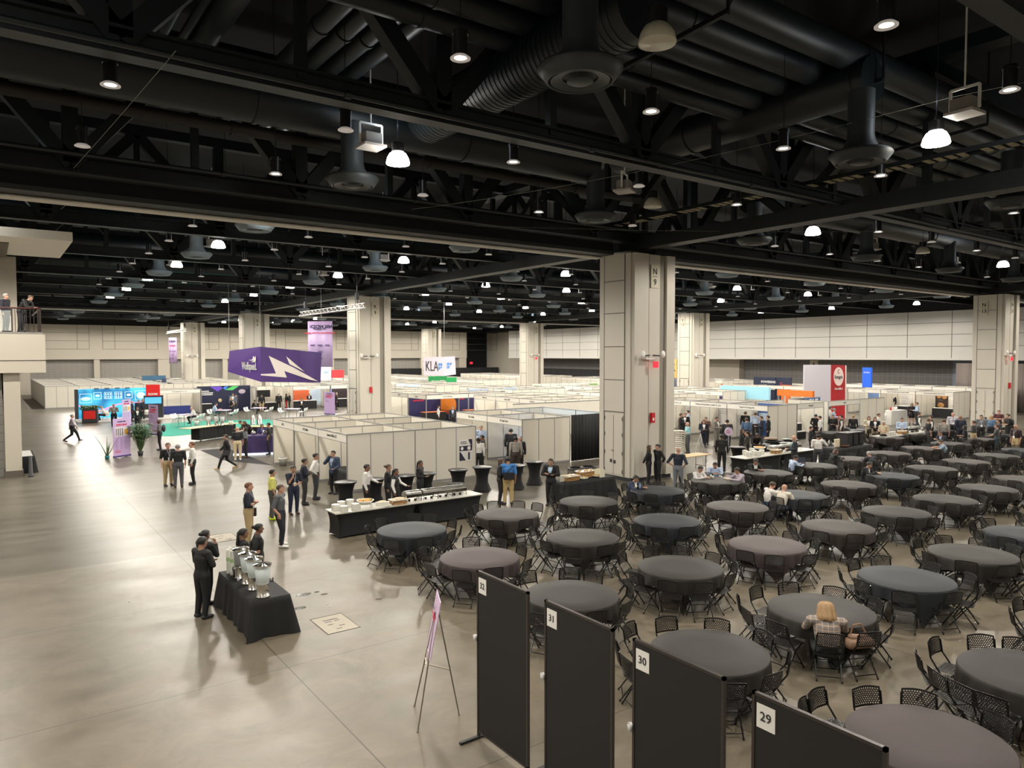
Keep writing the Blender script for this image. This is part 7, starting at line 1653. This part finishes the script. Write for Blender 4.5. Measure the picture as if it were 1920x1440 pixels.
global_people = [
# px, py, mode, pose, face, top, colour, trousers, hair, label, kwargs
(136,828,'f','walk',0,'shirt',LAV,K,'g','man in a lavender shirt striding alone on the open floor at left',dict(shoe='n',h=1.76,bag='hand')),
(196,788,'f','sit',180,'shirt',WH,K,'g','man in a white shirt sitting in a white armchair on the stage',dict(z0=.06)),
(163,790,'f','sit',0,'shirt',WH,K,'k','man in white sitting on the stage behind the podium',dict(z0=.06)),
(214,800,'f','cross',270,'shirt',hx('7A7872'),K,'g','man in a grey jacket standing behind the expo map banner',dict(badge=True,h=1.78,hs='bald',skin='m')),
(248,790,'f','stand',0,'jacket',NV,K,'g','man in a dark suit left of the two at the blue wall',dict(hs='bald')),
(261,789,'f','stand',90,'jacket',NV,K,'g','man in a navy suit seen from behind before the blue wall',dict(h=1.8)),
(269,787,'f','stand',180,'jacket',K,K,'g','grey-haired man in black beside the red-topped tower',dict(h=1.8)),
(258.5,808,'f','walk',270,'jacket',K,K,'k','man in an open black suit walking toward the camera past the banners',dict(h=1.78,skin='m')),
(300,844,'f','hold',180,'polo',GR,K,'k','man with a backpack looking at a tablet beside the palm',dict(skin='d',hs='bald',bag='backpack',h=1.8)),
(316,911,'f','stand',290,'polo',K,KH,'n','man in a black polo and khaki trousers, left of the chatting trio',dict(badge=True,h=1.84)),
(335,914,'f','stand',90,'polo',K,hx('4E4E54'),'g','grey-haired man from behind in a black polo, middle of the trio',dict(h=1.82,shoe='n')),
(362,908,'f','stand',180,'shirt',WH,K,'r','man in a patterned white shirt with a tote bag, right of the trio',dict(bag='tote',h=1.84)),
(425,880,'f','walk',180,'jacket',K,K,'k','person in a black suit walking left with a drink and bag',dict(shoe='t',bag='hand',skin='m',apron=K,h=1.7)),
(446,863,'f','stand',90,'polo',K,hx('C3B391'),'g','bald man from behind in a black polo and beige trousers',dict(hs='bald',shoe='w',h=1.76)),
(461,858,'f','hold',190,'blouse',GR,K,'k','woman with long dark hair in a grey top beside the bald man',dict(hs='long',h=1.68,shoe='n')),
(492,848,'f','hold',280,'polo',hx('2C2A5E'),K,'k','woman in a purple top holding a red coat at the purple counter',dict(hs='bob',badge=True,bag='redcoat',h=1.62,skin='m')),
(505,852,'f','pocket',170,'polo',K,hx('22252E'),'k','man in black leaning on the bar stool by the booth corner',dict(h=1.78,skin='m')),
(365,800,'f','bar',180,'shirt',WH,K,'n','bald man in white seated at the left lounge table',dict(hs='bald')),
(401,790,'f','bar',0,'polo',LB,GR,'k','man in a pale blue shirt seated at the second lounge table',dict()),
(434,780,'f','hips',200,'sleeveless',K,K,'y','blond woman in a sleeveless black dress standing by the space graphic',dict(hs='bob',h=1.66)),
(437,773,'f','stand',270,'jacket',hx('6A7484'),hx('45444A'),'n','man in a grey-blue suit before the space graphic',dict(h=1.84)),
(444,772,'f','stand',180,'jacket',hx('4C4844'),hx('45413E'),'k','man in a brown-grey suit before the space graphic',dict(badge=True,h=1.74)),
(474,782,'f','bar',0,'shirt',K,K,'k','man in black leaning over the third lounge table',dict()),
(491,772,'f','stand',90,'jacket',K,KH,'k','man from behind in a black jacket and beige trousers near the black television',dict()),
(511,765,'f','hold',270,'shirt',WH,hx('55585E'),'k','man in a white shirt behind the counter of the orange stall',dict(h=1.78)),
(523,770,'f','stand',90,'jacket',K,K,'g','man in a black suit from behind at the orange stall counter',dict(h=1.74)),
(537,769,'f','hold',0,'jacket',K,hx('A0182C'),'k','woman in a black jacket and red trousers at the orange stall',dict(hs='long',h=1.66)),
(543,769,'f','chin',180,'jacket',K,K,'g','man in a dark suit facing the woman in red trousers',dict(h=1.76)),
(566,782,'f','hold',270,'jacket',K,K,'n','man in a black suit reading his phone at the right lounge table',dict(h=1.7,skin='m')),
(580,765,'f','chin',270,'jacket',NV,K,'n','man seated behind the white counter beside the dark graphic',dict(h=1.5)),
(631,768,'f','stand',0,'jacket',K,K,'g','man in a dark suit right of the charging station banner',dict()),
(452,788,'h','lean',180,'shirt',hx('3A3524'),K,'n','brown-haired man bending over behind the rolling bar',dict(h=1.7)),
(460,789,'h','lean',200,'shirt',hx('2A1A1C'),K,'n','woman in dark maroon beside the man bending behind the rolling bar',dict(hs='long',h=1.68)),
(380,1158,'f','cross',35,'shirt',BLK,BLK,'k','server in black with crossed arms left of the drinks table',dict(h=1.72,skin='m')),
(386,1132,'f','chin',35,'blouse',BLK,BLK,'k','server in black half hidden behind the arms-crossed server',dict(hs='bun',h=1.66,skin='b')),
(456,990,'h','hold',15,'blouse',BLK,BLK,'k','server with a long black ponytail behind the drinks table',dict(hs='pony',h=1.66,skin='b')),
(485,981,'h','back',5,'blouse',BLK,BLK,'k','server with a black hair bun right behind the drinks table',dict(hs='bun',h=1.64,skin='b')),
(467,1022,'f','cross',350,'polo',NV,hx('B7A27A'),'r','red-haired man in a navy polo with crossed arms',dict(h=1.84,badge=hx('B8BCC8'),bag='hand')),
(511,974,'f','stand',10,'polo',mat('yellow_polo', lin('D8D878'), .7),hx('4A4A48'),'k','man in a bright yellow polo with neon shoes',dict(badge=hx('5A5A5A'),shoe='y',h=1.70,skin='m')),
(526,1024,'f','pocket',340,'polo',hx('55585E'),hx('171A26'),'n','man in a grey polo with hands in pockets and white shoes',dict(badge=True,shoe='w',h=1.80)),
(551,964,'f','chin',290,'polo',NV,hx('1F2940'),'k','man in a navy polo with his hand on his chin',dict(badge=True,shoe='n',h=1.70,skin='m')),
(571,946,'f','cross',5,'jacket',NV,hx('36363A'),'k','man in a navy blazer with crossed arms facing right',dict(h=1.72,skin='m')),
(592,936,'f','hips',355,'shirt',WH,hx('3A3B40'),'k','man in a white shirt with hands on his hips by the front booth',dict(h=1.78,skin='m')),
(626,926,'f','phone',230,'jacket',hx('33425A'),K,'k','man in a blue blazer with a hand over his face inside the nearest stall',dict(apron=hx('8F9CB0'),h=1.74)),
(688,870,'h','reach',350,'shirt',WH,BLK,'k','server in a white shirt behind the front buffet at left',dict(h=1.74,skin='b')),
(728,870,'h','stand',350,'blouse',BLK,BLK,'n','server in black left of the woman with white sleeves',dict(hs='bun',h=1.68,skin='m')),
(742,878,'h','reach',345,'vest',BLK,BLK,'k','server in a black apron with white sleeves tending the buffet',dict(hs='pony',h=1.62,skin='b')),
(788,863,'h','hold',340,'blouse',BLK,BLK,'k','server in black standing alone against the booth panels',dict(hs='pony',h=1.64,skin='b')),
(902,797,'h','hold',270,'shirt',LB,K,'g','man in a pale blue shirt facing out of the second block',dict(badge=True,h=1.8)),
(897,891,'f','stand',90,'shirt',WH,K,'k','man with dark skin in a white shirt from behind at the second block',dict(skin='d',h=1.74)),
(905,884,'f','stand',180,'jacket',DG,K,'k','man in a dark vest beside the white-shirted man at the second block',dict(skin='b',shoe='n',h=1.74)),
(958,872,'f','stand',90,'jacket',hx('2A2C30'),K,'k','man in a charcoal suit from behind beside the loudspeaker',dict(h=1.84)),
(967,890,'f','stand',100,'shirt',hx('9A948E'),hx('3A302C'),'k','man in a grey shirt from behind outside the second block',dict(skin='b',h=1.78)),
(974,886,'f','stand',90,'jacket',K,K,'g','bald man in black beside the grey-shirted man',dict(hs='bald',h=1.7)),
(938,945,'f','hold',0,'blouse',BLK,BLK,'n','woman in black with long hair holding a cup',dict(hs='long',h=1.70)),
(953,946,'f','stand',95,'polo',mat('blue_polo', lin('3E7CC0'), .7),hx('BCA373'),'k','man in a blue shirt from behind with a black shoulder bag',dict(bag='satchel',h=1.78,skin='m')),
(1033,948,'f','cross',255,'jacket',K,K,'k','man in a black suit with crossed arms by the sandwich table',dict(h=1.74,skin='m',apron=hx('A8C0D8'))),
(1216,908,'f','back',355,'blouse',BLK,BLK,'n','woman in black with wavy brown hair beside the N 9 column',dict(hs='long',h=1.68)),
(1233,908,'f','back',215,'blouse',BLK,BLK,'k','woman in black with tied-back hair facing the wavy-haired woman',dict(hs='bun',h=1.72)),
(1271,921,'f','hips',75,'polo',NV,hx('6E747C'),'g','bald man in a navy polo with hands on hips',dict(hs='bald',h=1.78)),
(1289,850,'f','hold',200,'polo',hx('8FC0C8'),hx('4A4E52'),'n','bald man in a turquoise shirt behind the rack cart',dict(hs='bald',h=1.76)),
(1353,884,'f','stand',80,'shirt',BLK,BLK,'k','large person in black from behind near the round paddle sign',dict(h=1.78,skin='d')),
(1276,826,'f','hold',0,'jacket',K,K,'n','man in black at the stall edge beside the N 9 column',dict(h=1.76)),
(1284,824,'f','hold',270,'jacket',K,K,'n','bearded man with a blue lanyard facing out of the stall',dict(badge=hx('7AB0E0'),h=1.74)),
(1290,820,'f','stand',180,'shirt',LB,DG,'k','tall man in a pale blue shirt behind the lanyard wearer',dict(h=1.82)),
(1319,838,'f','hold',280,'jacket',NV,NV,'k','woman in a navy jacket with glasses standing in the aisle',dict(hs='bob',h=1.64)),
(1323,834,'f','hold',280,'shirt',hx('6A4A3A'),K,'k','man behind the woman in the navy jacket',dict(h=1.72)),
(1343,838,'f','hold',330,'jacket',hx('7C776E'),hx('77736B'),'k','man in a light grey suit looking down in the aisle',dict(h=1.82,skin='m')),
(1363,845,'f','hold',90,'jacket',hx('2C2C2E'),K,'k','man in a charcoal jacket from behind in the aisle',dict(h=1.8,skin='m')),
(1399,838,'f','stand',90,'shirt',hx('4A6486'),K,'n','man in a denim shirt from behind at the blue stall',dict(h=1.74)),
(1397,822,'f','stand',90,'shirt',K,K,'n','man in black from behind deep in the blue stall',dict(h=1.78)),
(1416,826,'f','stand',90,'shirt',LB,K,'n','man in a light blue shirt from behind at the blue stall',dict(h=1.82)),
(1427,836,'f','hold',185,'jacket',NV,NV,'n','balding man in a navy suit with his hand on his chest',dict(h=1.82,apron=LB)),
(1440,834,'f','stand',180,'jacket',K,K,'k','man in black at the right side of the blue stall',dict(h=1.8)),
(1391,804,'h','stand',0,'blouse',BLK,BLK,'n','server in black with blond streaks left of the second buffet',dict(hs='long',h=1.68)),
(1400,808,'h','stand',180,'blouse',hx('2A2622'),BLK,'k','server behind the one with blond streaks',dict(hs='bun',h=1.64)),
(1420,812,'h','lean',280,'blouse',BLK,BLK,'k','smiling server in black leaning on a cocktail table',dict(hs='bun',h=1.66,skin='b')),
(1489,816,'h','hold',185,'jacket',hx('1E2630'),K,'g','bald man in a dark suit behind the second buffet',dict(hs='bald',h=1.8,apron=hx('8FC0C0'))),
(1533,882,'f','phone',95,'shirt',WH,DG,'k','man in a white shirt from behind holding a phone to his ear',dict(h=1.74,skin='m')),
(1529,826,'f','back',90,'blouse',K,K,'k','person in black from behind at the television stall',dict(hs='bun',h=1.7)),
(1537,832,'f','stand',180,'shirt',WH,DG,'k','man in a white shirt in profile at the television stall',dict(h=1.74)),
(1535,812,'f','stand',90,'shirt',WH,K,'k','man in white deep inside the television stall',dict(h=1.76)),
(1545,815,'f','stand',180,'jacket',K,K,'k','man in black at the post of the car graphic stall',dict(h=1.76)),
(1561,828,'f','hold',270,'shirt',BLK,BLK,'k','man in black with a cap behind the urns',dict(h=1.72)),
(1563,812,'f','hold',0,'shirt',LB,DG,'g','man in a blue shirt before the car graphic',dict(h=1.76)),
(1556,808,'f','stand',0,'shirt',WH,K,'k','man in white before the dark lettered graphic',dict(h=1.76)),
(1577,830,'f','stand',180,'vest',BLK,BLK,'k','waiter in a black vest behind the urns',dict(h=1.74)),
(1599,826,'f','stand',90,'blouse',BLK,BLK,'y','blond person in black from behind beside the urns',dict(hs='bun',h=1.64)),
(1628,830,'f','hold',270,'jacket',hx('C9BEA6'),hx('C9BEA6'),'n','woman in a cream pantsuit right of the urn table',dict(hs='bob',h=1.66)),
(1640,832,'f','hold',275,'jacket',K,hx('8E7E6A'),'n','woman in a black jacket beside the cream pantsuit',dict(hs='bob',h=1.66,badge=hx('7AB0E0'))),
(1646,826,'f','stand',0,'shirt',WH,K,'n','man in white behind the woman in the black jacket',dict(h=1.76)),
(1656,843,'f','hold',250,'polo',hx('CDBDA0'),K,'w','white-haired woman in a cream top and black skirt',dict(hs='bob',h=1.66,skirt=True)),
(1691,783,'h','hold',270,'shirt',LB,DG,'k','young man in a pale shirt behind the third buffet plates',dict(h=1.72)),
(1709,796,'f','cross',270,'blouse',K,K,'n','woman in a short black dress chatting behind the third buffet',dict(hs='long',h=1.68,skirt=True)),
(1719,797,'f','hold',190,'shirt',LB,K,'n','man in a blue shirt chatting with the woman in the black dress',dict(h=1.78)),
(1724,773,'h','stand',10,'vest',BLK,BLK,'k','waiter in a vest turned right behind the third buffet',dict(h=1.72)),
(1673,776,'f','stand',95,'jacket',K,hx('4C5058'),'g','man with a black backpack before the poster stalls',dict(bag='backpack',h=1.82)),
(1731,772,'f','stand',95,'polo',hx('B8AE9A'),K,'k','man in a beige shirt reading the posters',dict(h=1.8)),
(1742,785,'h','stand',20,'polo',K,DG,'n','man in a black polo at the right end of the third buffet',dict(h=1.76)),
(1746,779,'h','stand',180,'vest',K,K,'k','man with crossed straps behind the black polo',dict(h=1.74)),
(1770,786,'h','stand',90,'polo',hx('8E8A84'),K,'n','man in a grey T-shirt from behind in the crowd',dict(h=1.76)),
(1787,773,'h','stand',280,'shirt',hx('C0BCC4'),K,'g','tall bald man in a pale shirt with a lanyard in the crowd',dict(hs='bald',h=1.86,badge=hx('50506A'))),
(1801,779,'h','stand',110,'jacket',NV,NV,'k','bald man in a navy suit beside the tall man',dict(hs='bald',skin='b',h=1.82)),
(1809,797,'h','hold',180,'polo',K,K,'k','woman in black with long black hair in the crowd',dict(hs='long',h=1.66,skin='b')),
(1840,778,'h','stand',280,'shirt',hx('6E7074'),K,'k','heavy man in a grey shirt with a badge in the crowd',dict(badge=True,h=1.78)),
(1858,779,'h','stand',60,'shirt',hx('54708E'),K,'y','woman with long blond hair in the crowd',dict(hs='long',h=1.7)),
(1873,769,'h','cross',260,'polo',hx('4A1F26'),K,'n','man in a maroon polo with crossed arms in the crowd',dict(h=1.78)),
(1890,776,'h','chin',200,'polo',K,K,'n','man in black with a hand at his face at the far right',dict(h=1.8,bag='backpack')),
(1872,786,'h','stand',200,'polo',hx('3A3A40'),K,'k','man with glasses under the maroon polo in the crowd',dict(h=1.7)),
(1825,846,'f','hold',170,'shirt',hx('3E3E42'),KH,'n','man in a dark grey shirt and khaki trousers among the tables',dict(h=1.76)),
(1869,795,'h','reach',180,'polo',hx('4C4E50'),hx('30404A'),'n','man in a dark grey T-shirt reaching left among the tables',dict(h=1.72)),
(1905,796,'h','stand',230,'polo',hx('2A1A20'),KH,'n','bald man in dark maroon and khaki at the right edge',dict(hs='bald',badge=True,h=1.78,skin='m')),
(1826-290+5,815,'f','stand',200,'shirt',WH,K,'k','man in a white shirt half hidden at the television stall post',dict(h=1.74)),
(1521,799,'h','stand',0,'shirt',K,K,'k','person in black beside the low counters',dict(h=1.6)),
(1830-0,766,'f','stand',180,'polo',K,hx('5A6068'),'n','man in a black polo with a backpack against the blank panels by the N 13 column',dict(bag='backpack',h=1.76)),
(745,778,'f','stand',90,'jacket',GR,K,'k','man in a grey blazer from behind at the orange furniture stall',dict(h=1.74)),
(741,776,'f','stand',0,'polo',K,K,'k','man with dark curls in black at the orange furniture stall',dict(hs='curly',skin='b',h=1.78)),
(762,778,'f','stand',300,'polo',K,K,'k','man in black right of the grey blazer',dict(h=1.76,skin='m')),
(816,770,'f','hold',300,'polo',K,K,'g','bald man in black behind the navy stall counter',dict(hs='bald',h=1.4)),
(834,785,'f','hold',190,'polo',K,K,'y','fair-haired man in black standing at the navy stall counter',dict(h=1.78)),
(822,800,'f','stand',0,'shirt',WH,K,'k','man in white seen over the front block panels',dict(h=1.62)),
(849,803,'f','stand',270,'jacket',DG,K,'n','man in a dark suit facing the camera above the front block panels',dict(h=1.66,apron=LB)),
(905,780,'f','stand',180,'polo',K,K,'n','man in a black T-shirt at the right end of the navy stalls',dict(h=1.82)),
(1070,758,'f','stand',0,'polo',LB,K,'g','man in a pale shirt before the lettered white wall',dict(h=1.66)),
(1078,758,'f','hold',0,'shirt',WH,K,'n','man in white before the lettered white wall',dict(h=1.8)),
(1084,758,'f','stand',90,'jacket',K,K,'n','man in black from behind before the lettered white wall',dict(h=1.76)),
(1097,757,'f','hold',180,'polo',mat('sky_shirt', lin('5C92D0'), .7),K,'g','man in a sky blue shirt before the lettered white wall',dict(h=1.8)),
]
for i_, (px, py, mode, pose, face, top, tc, bot, hair, lab, kw) in enumerate(global_people):
    person(px, py, None, pose, face, top, tc, bot, hair, lab, mode=mode, **kw)
# seated around the tables: x, y given by head pixel at seated height
def seated(px, py, pose, face, top, tc, bot, hair, lab, **kw): return person(px, py, None, pose, face, top, tc, bot, hair, lab, mode='h', chair=True, **kw)
seated(1176,890,'sit',5,'jacket',hx('2A3350'),hx('27364E'),'k','man in a blue blazer eating at the left of his table by the N 9 column',shoe='t',skin='m')
seated(1300,872,'sit',350,'shirt',WH,K,'k','man in a white shirt sitting left at the table right of the N 9 column',skin='m')
seated(1341,866,'sit',275,'shirt',LB,K,'k','man in a pale blue shirt facing the camera, looking at his phone',skin='m')
seated(1386,873,'sitarm',195,'shirt',LAV,K,'k','man in a striped shirt with one arm stretched on the table',skin='m')
seated(1393,856,'sit',325,'jacket',K,K,'k','older man in a dark jacket holding a phone behind the striped shirt',skin='m')
seated(1487,851,'sit',25,'shirt',LB,K,'k','man in a light blue shirt from behind working at a laptop',skin='m')
seated(1591,842,'sit',20,'blouse',BLK,BLK,'n','woman in black from behind looking at a tablet',hs='bob')
seated(1636,847,'sit',150,'jacket',hx('2C2E36'),K,'g','grey-haired man in a dark suit bending over the table')
seated(1621,865,'sit',110,'jacket',K,K,'k','man in black from behind at the next table')
seated(1425,900,'sit',70,'shirt',WH,hx('2A3A5A'),'n','balding man in white from behind, left of the two in white')
seated(1477,908,'sit',90,'shirt',mat('cream_sweater', (.68,.64,.56), .8),hx('2A2E3A'),'g','bald man in a cream sweater from behind, right of the two in white',hs='bald')
seated(1783,824,'sitarm',180,'polo',mat('pale_blue_tee', lin('8FA3B4'), .7),K,'n','man in a pale blue shirt stretching his arms on the table')
seated(1764,809,'sit',225,'jacket',NV,K,'n','seated man in a navy suit in front of the crowd',apron=LB)
# blond woman in the plaid blazer (nearest person)
def plaid():
    m = bpy.data.materials.new('plaid_blazer'); m.use_nodes = True; nt = m.node_tree; b = nt.nodes['Principled BSDF']; b.inputs['Roughness'].default_value = .8
    tc = nt.nodes.new('ShaderNodeTexCoord'); sp = nt.nodes.new('ShaderNodeSeparateXYZ'); nt.links.new(tc.outputs['Object'], sp.inputs[0])
    def ln(o, per, w):
        a = nt.nodes.new('ShaderNodeMath'); a.operation = 'PINGPONG'; a.inputs[1].default_value = per/2; nt.links.new(o, a.inputs[0])
        c = nt.nodes.new('ShaderNodeMath'); c.operation = 'LESS_THAN'; c.inputs[1].default_value = w; nt.links.new(a.outputs[0], c.inputs[0]); return c.outputs[0]
    mx = nt.nodes.new('ShaderNodeMath'); mx.operation = 'MAXIMUM'; nt.links.new(ln(sp.outputs[0], .07, .0035), mx.inputs[0]); nt.links.new(ln(sp.outputs[2], .075, .004), mx.inputs[1])
    c = nt.nodes.new('ShaderNodeMix'); c.data_type = 'RGBA'; c.inputs[6].default_value = (.22,.205,.20,1); c.inputs[7].default_value = (.62,.42,.27,1); nt.links.new(mx.outputs[0], c.inputs[0]); nt.links.new(c.outputs[2], b.inputs['Base Color']); return m
q = P(1551,1253,.45)
wpos = P(1549,1258,0.0)
bw_ = person(0,0,None,'sit',108,'shirt',plaid(),hx('141416'),'y','blond woman in a beige and grey plaid blazer sitting with her back to the camera',pos=(q.x,q.y,0),hs='shoulder',h=1.74,chair=True,wide=1.3)
# her handbag on the neighbouring chair, soft and slumped
q = P(1627,1195,.74); q, qr = min(CHP, key=lambda e: (e[0].xy-q.xy).length); t = thing('handbag', 'soft brown-beige handbag slumped on the chair beside the blond woman', 'handbag', (q.x,q.y,.46), qr); t.scale = (1.25,1.25,1.25)
mb = MB(); capsule(mb, V(-.14,0,.08), V(.14,0,.08), (.11,.08), (.12,.075), side=V(0,1,0)); capsule(mb, V(-.12,0,.17), V(.1,0,.14), (.05,.04), (.05,.04), side=V(0,1,0)); obj('bag_body', mb, hx('9A7C66', .6), t)
obj('strap', MB().path([V(-.13,0,.2),V(-.08,.02,.32),V(.04,.02,.33),V(.12,0,.18)], .012), hx('8A6A54'), t)
# balcony visitors
for x, y, lab, h, col in ((1.05,39.62,'man with white hair in a dark jacket on the balcony, facing away left',1.74,hx('20202E')),(1.62,39.62,'bearded man in a black jacket leaning on the balcony rail',1.8,hx('101014'))):
    person(0,0,None,'lean' if x > 1.2 else 'stand',330,'jacket',col,hx('22222C'),'g' if x < 1.2 else 'n',lab,pos=(x-.28,y+.25,6.55),z0=6.55,h=h,hs='short',apron=K)
# things on the dining tables
q = P(1241*0+1192,913,.77)
tag(obj('food_box', MB().box(-.12,.12,-.1,.1,0,.04), hx('D9CFB4'), None, P(1192,914,.772), .3), 'cream takeaway box before the man in the blue blazer', 'box')
tag(obj('drink_bottle', MB().lathe([(0,0),(.032,0),(.032,.14),(.012,.19),(.012,.22),(0,.22)],n=12), hx('8FA8D8', .2), None, P(1200,917,.772)), 'pale blue bottle before the man in the blue blazer', 'bottle')
tag(obj('drink_cup', MB().lathe([(0,0),(.03,0),(.04,.12),(0,.12)],n=12), hx('2A1A14', .3), None, P(1196,917,.772)), 'dark drink cup beside the pale blue bottle', 'cup')
for k, (px, py) in enumerate(((1316,897),(1333,895),(1337,897),(1363,897),(1412,880))):
    tag(obj('paper_cup' if k < 3 else 'paper_plate', MB().lathe([(0,0),(.03,0),(.04,.1),(0,.1)] if k < 3 else [(0,0),(.14,0),(.15,.02),(0,.01)],n=14), M['plate'], None, P(px,py,.772)), ['white paper cup before the left white-shirted man','white paper cup before the phone reader, left','white paper cup before the phone reader, right','flat white papers before the man in the striped shirt','white plate before the older man'][k], 'cup' if k < 3 else 'plate')
t = thing('laptop', 'open dark laptop before the man in the light blue shirt', 'laptop', P(1503,868,.772), -YAW-.3); obj('laptop_base', MB().box(-.16,.16,-.1,.12,0,.02), M['txt'], t); obj('laptop_screen', MB().prism([(-.16,.12,.02),(.16,.12,.02),(.16,.18,.22),(-.16,.18,.22)],(0,.01,0)), hx('22263A'), t)
# stage armchairs
for k, (px, py) in enumerate(((197,789),(163,789),(272,786))):
    q = P(px, py); t = thing('armchair', 'rounded white armchair on the stage, %s' % ['under the seated man in white','behind the podium','right of the stage by the tower'][k], 'armchair', (q.x,q.y,.06), rz_ if False else (1.2 if k == 0 else -1.2))
    vs = []; n = 18
    for z, r_ in ((.42,.30),(.6,.34),(.82,.33)):
        for i in range(n+1): a = PI+.0+PI*1.25*(i/n-.5)+PI/2; vs.append((r_*math.cos(a), r_*math.sin(a), z-.12*abs(i/n-.5)*(z>.7)))
    mb = MB().add(vs, [(j*(n+1)+i, j*(n+1)+i+1, (j+1)*(n+1)+i+1, (j+1)*(n+1)+i) for j in range(2) for i in range(n)], True)
    o = obj('shell_back', mb, hx('D8D4CC'), t); md = o.modifiers.new('thick','SOLIDIFY'); md.thickness = .03
    obj('seat', MB().lathe([(0,.36),(.28,.36),(.31,.42),(0,.44)],n=20), hx('D8D4CC'), t)
    for a in range(4): obj('leg', MB().tube((.24*math.cos(a*PI/2+.7),.24*math.sin(a*PI/2+.7),0),(.16*math.cos(a*PI/2+.7),.16*math.sin(a*PI/2+.7),.37),.014,n=6), M['chrome'], t)
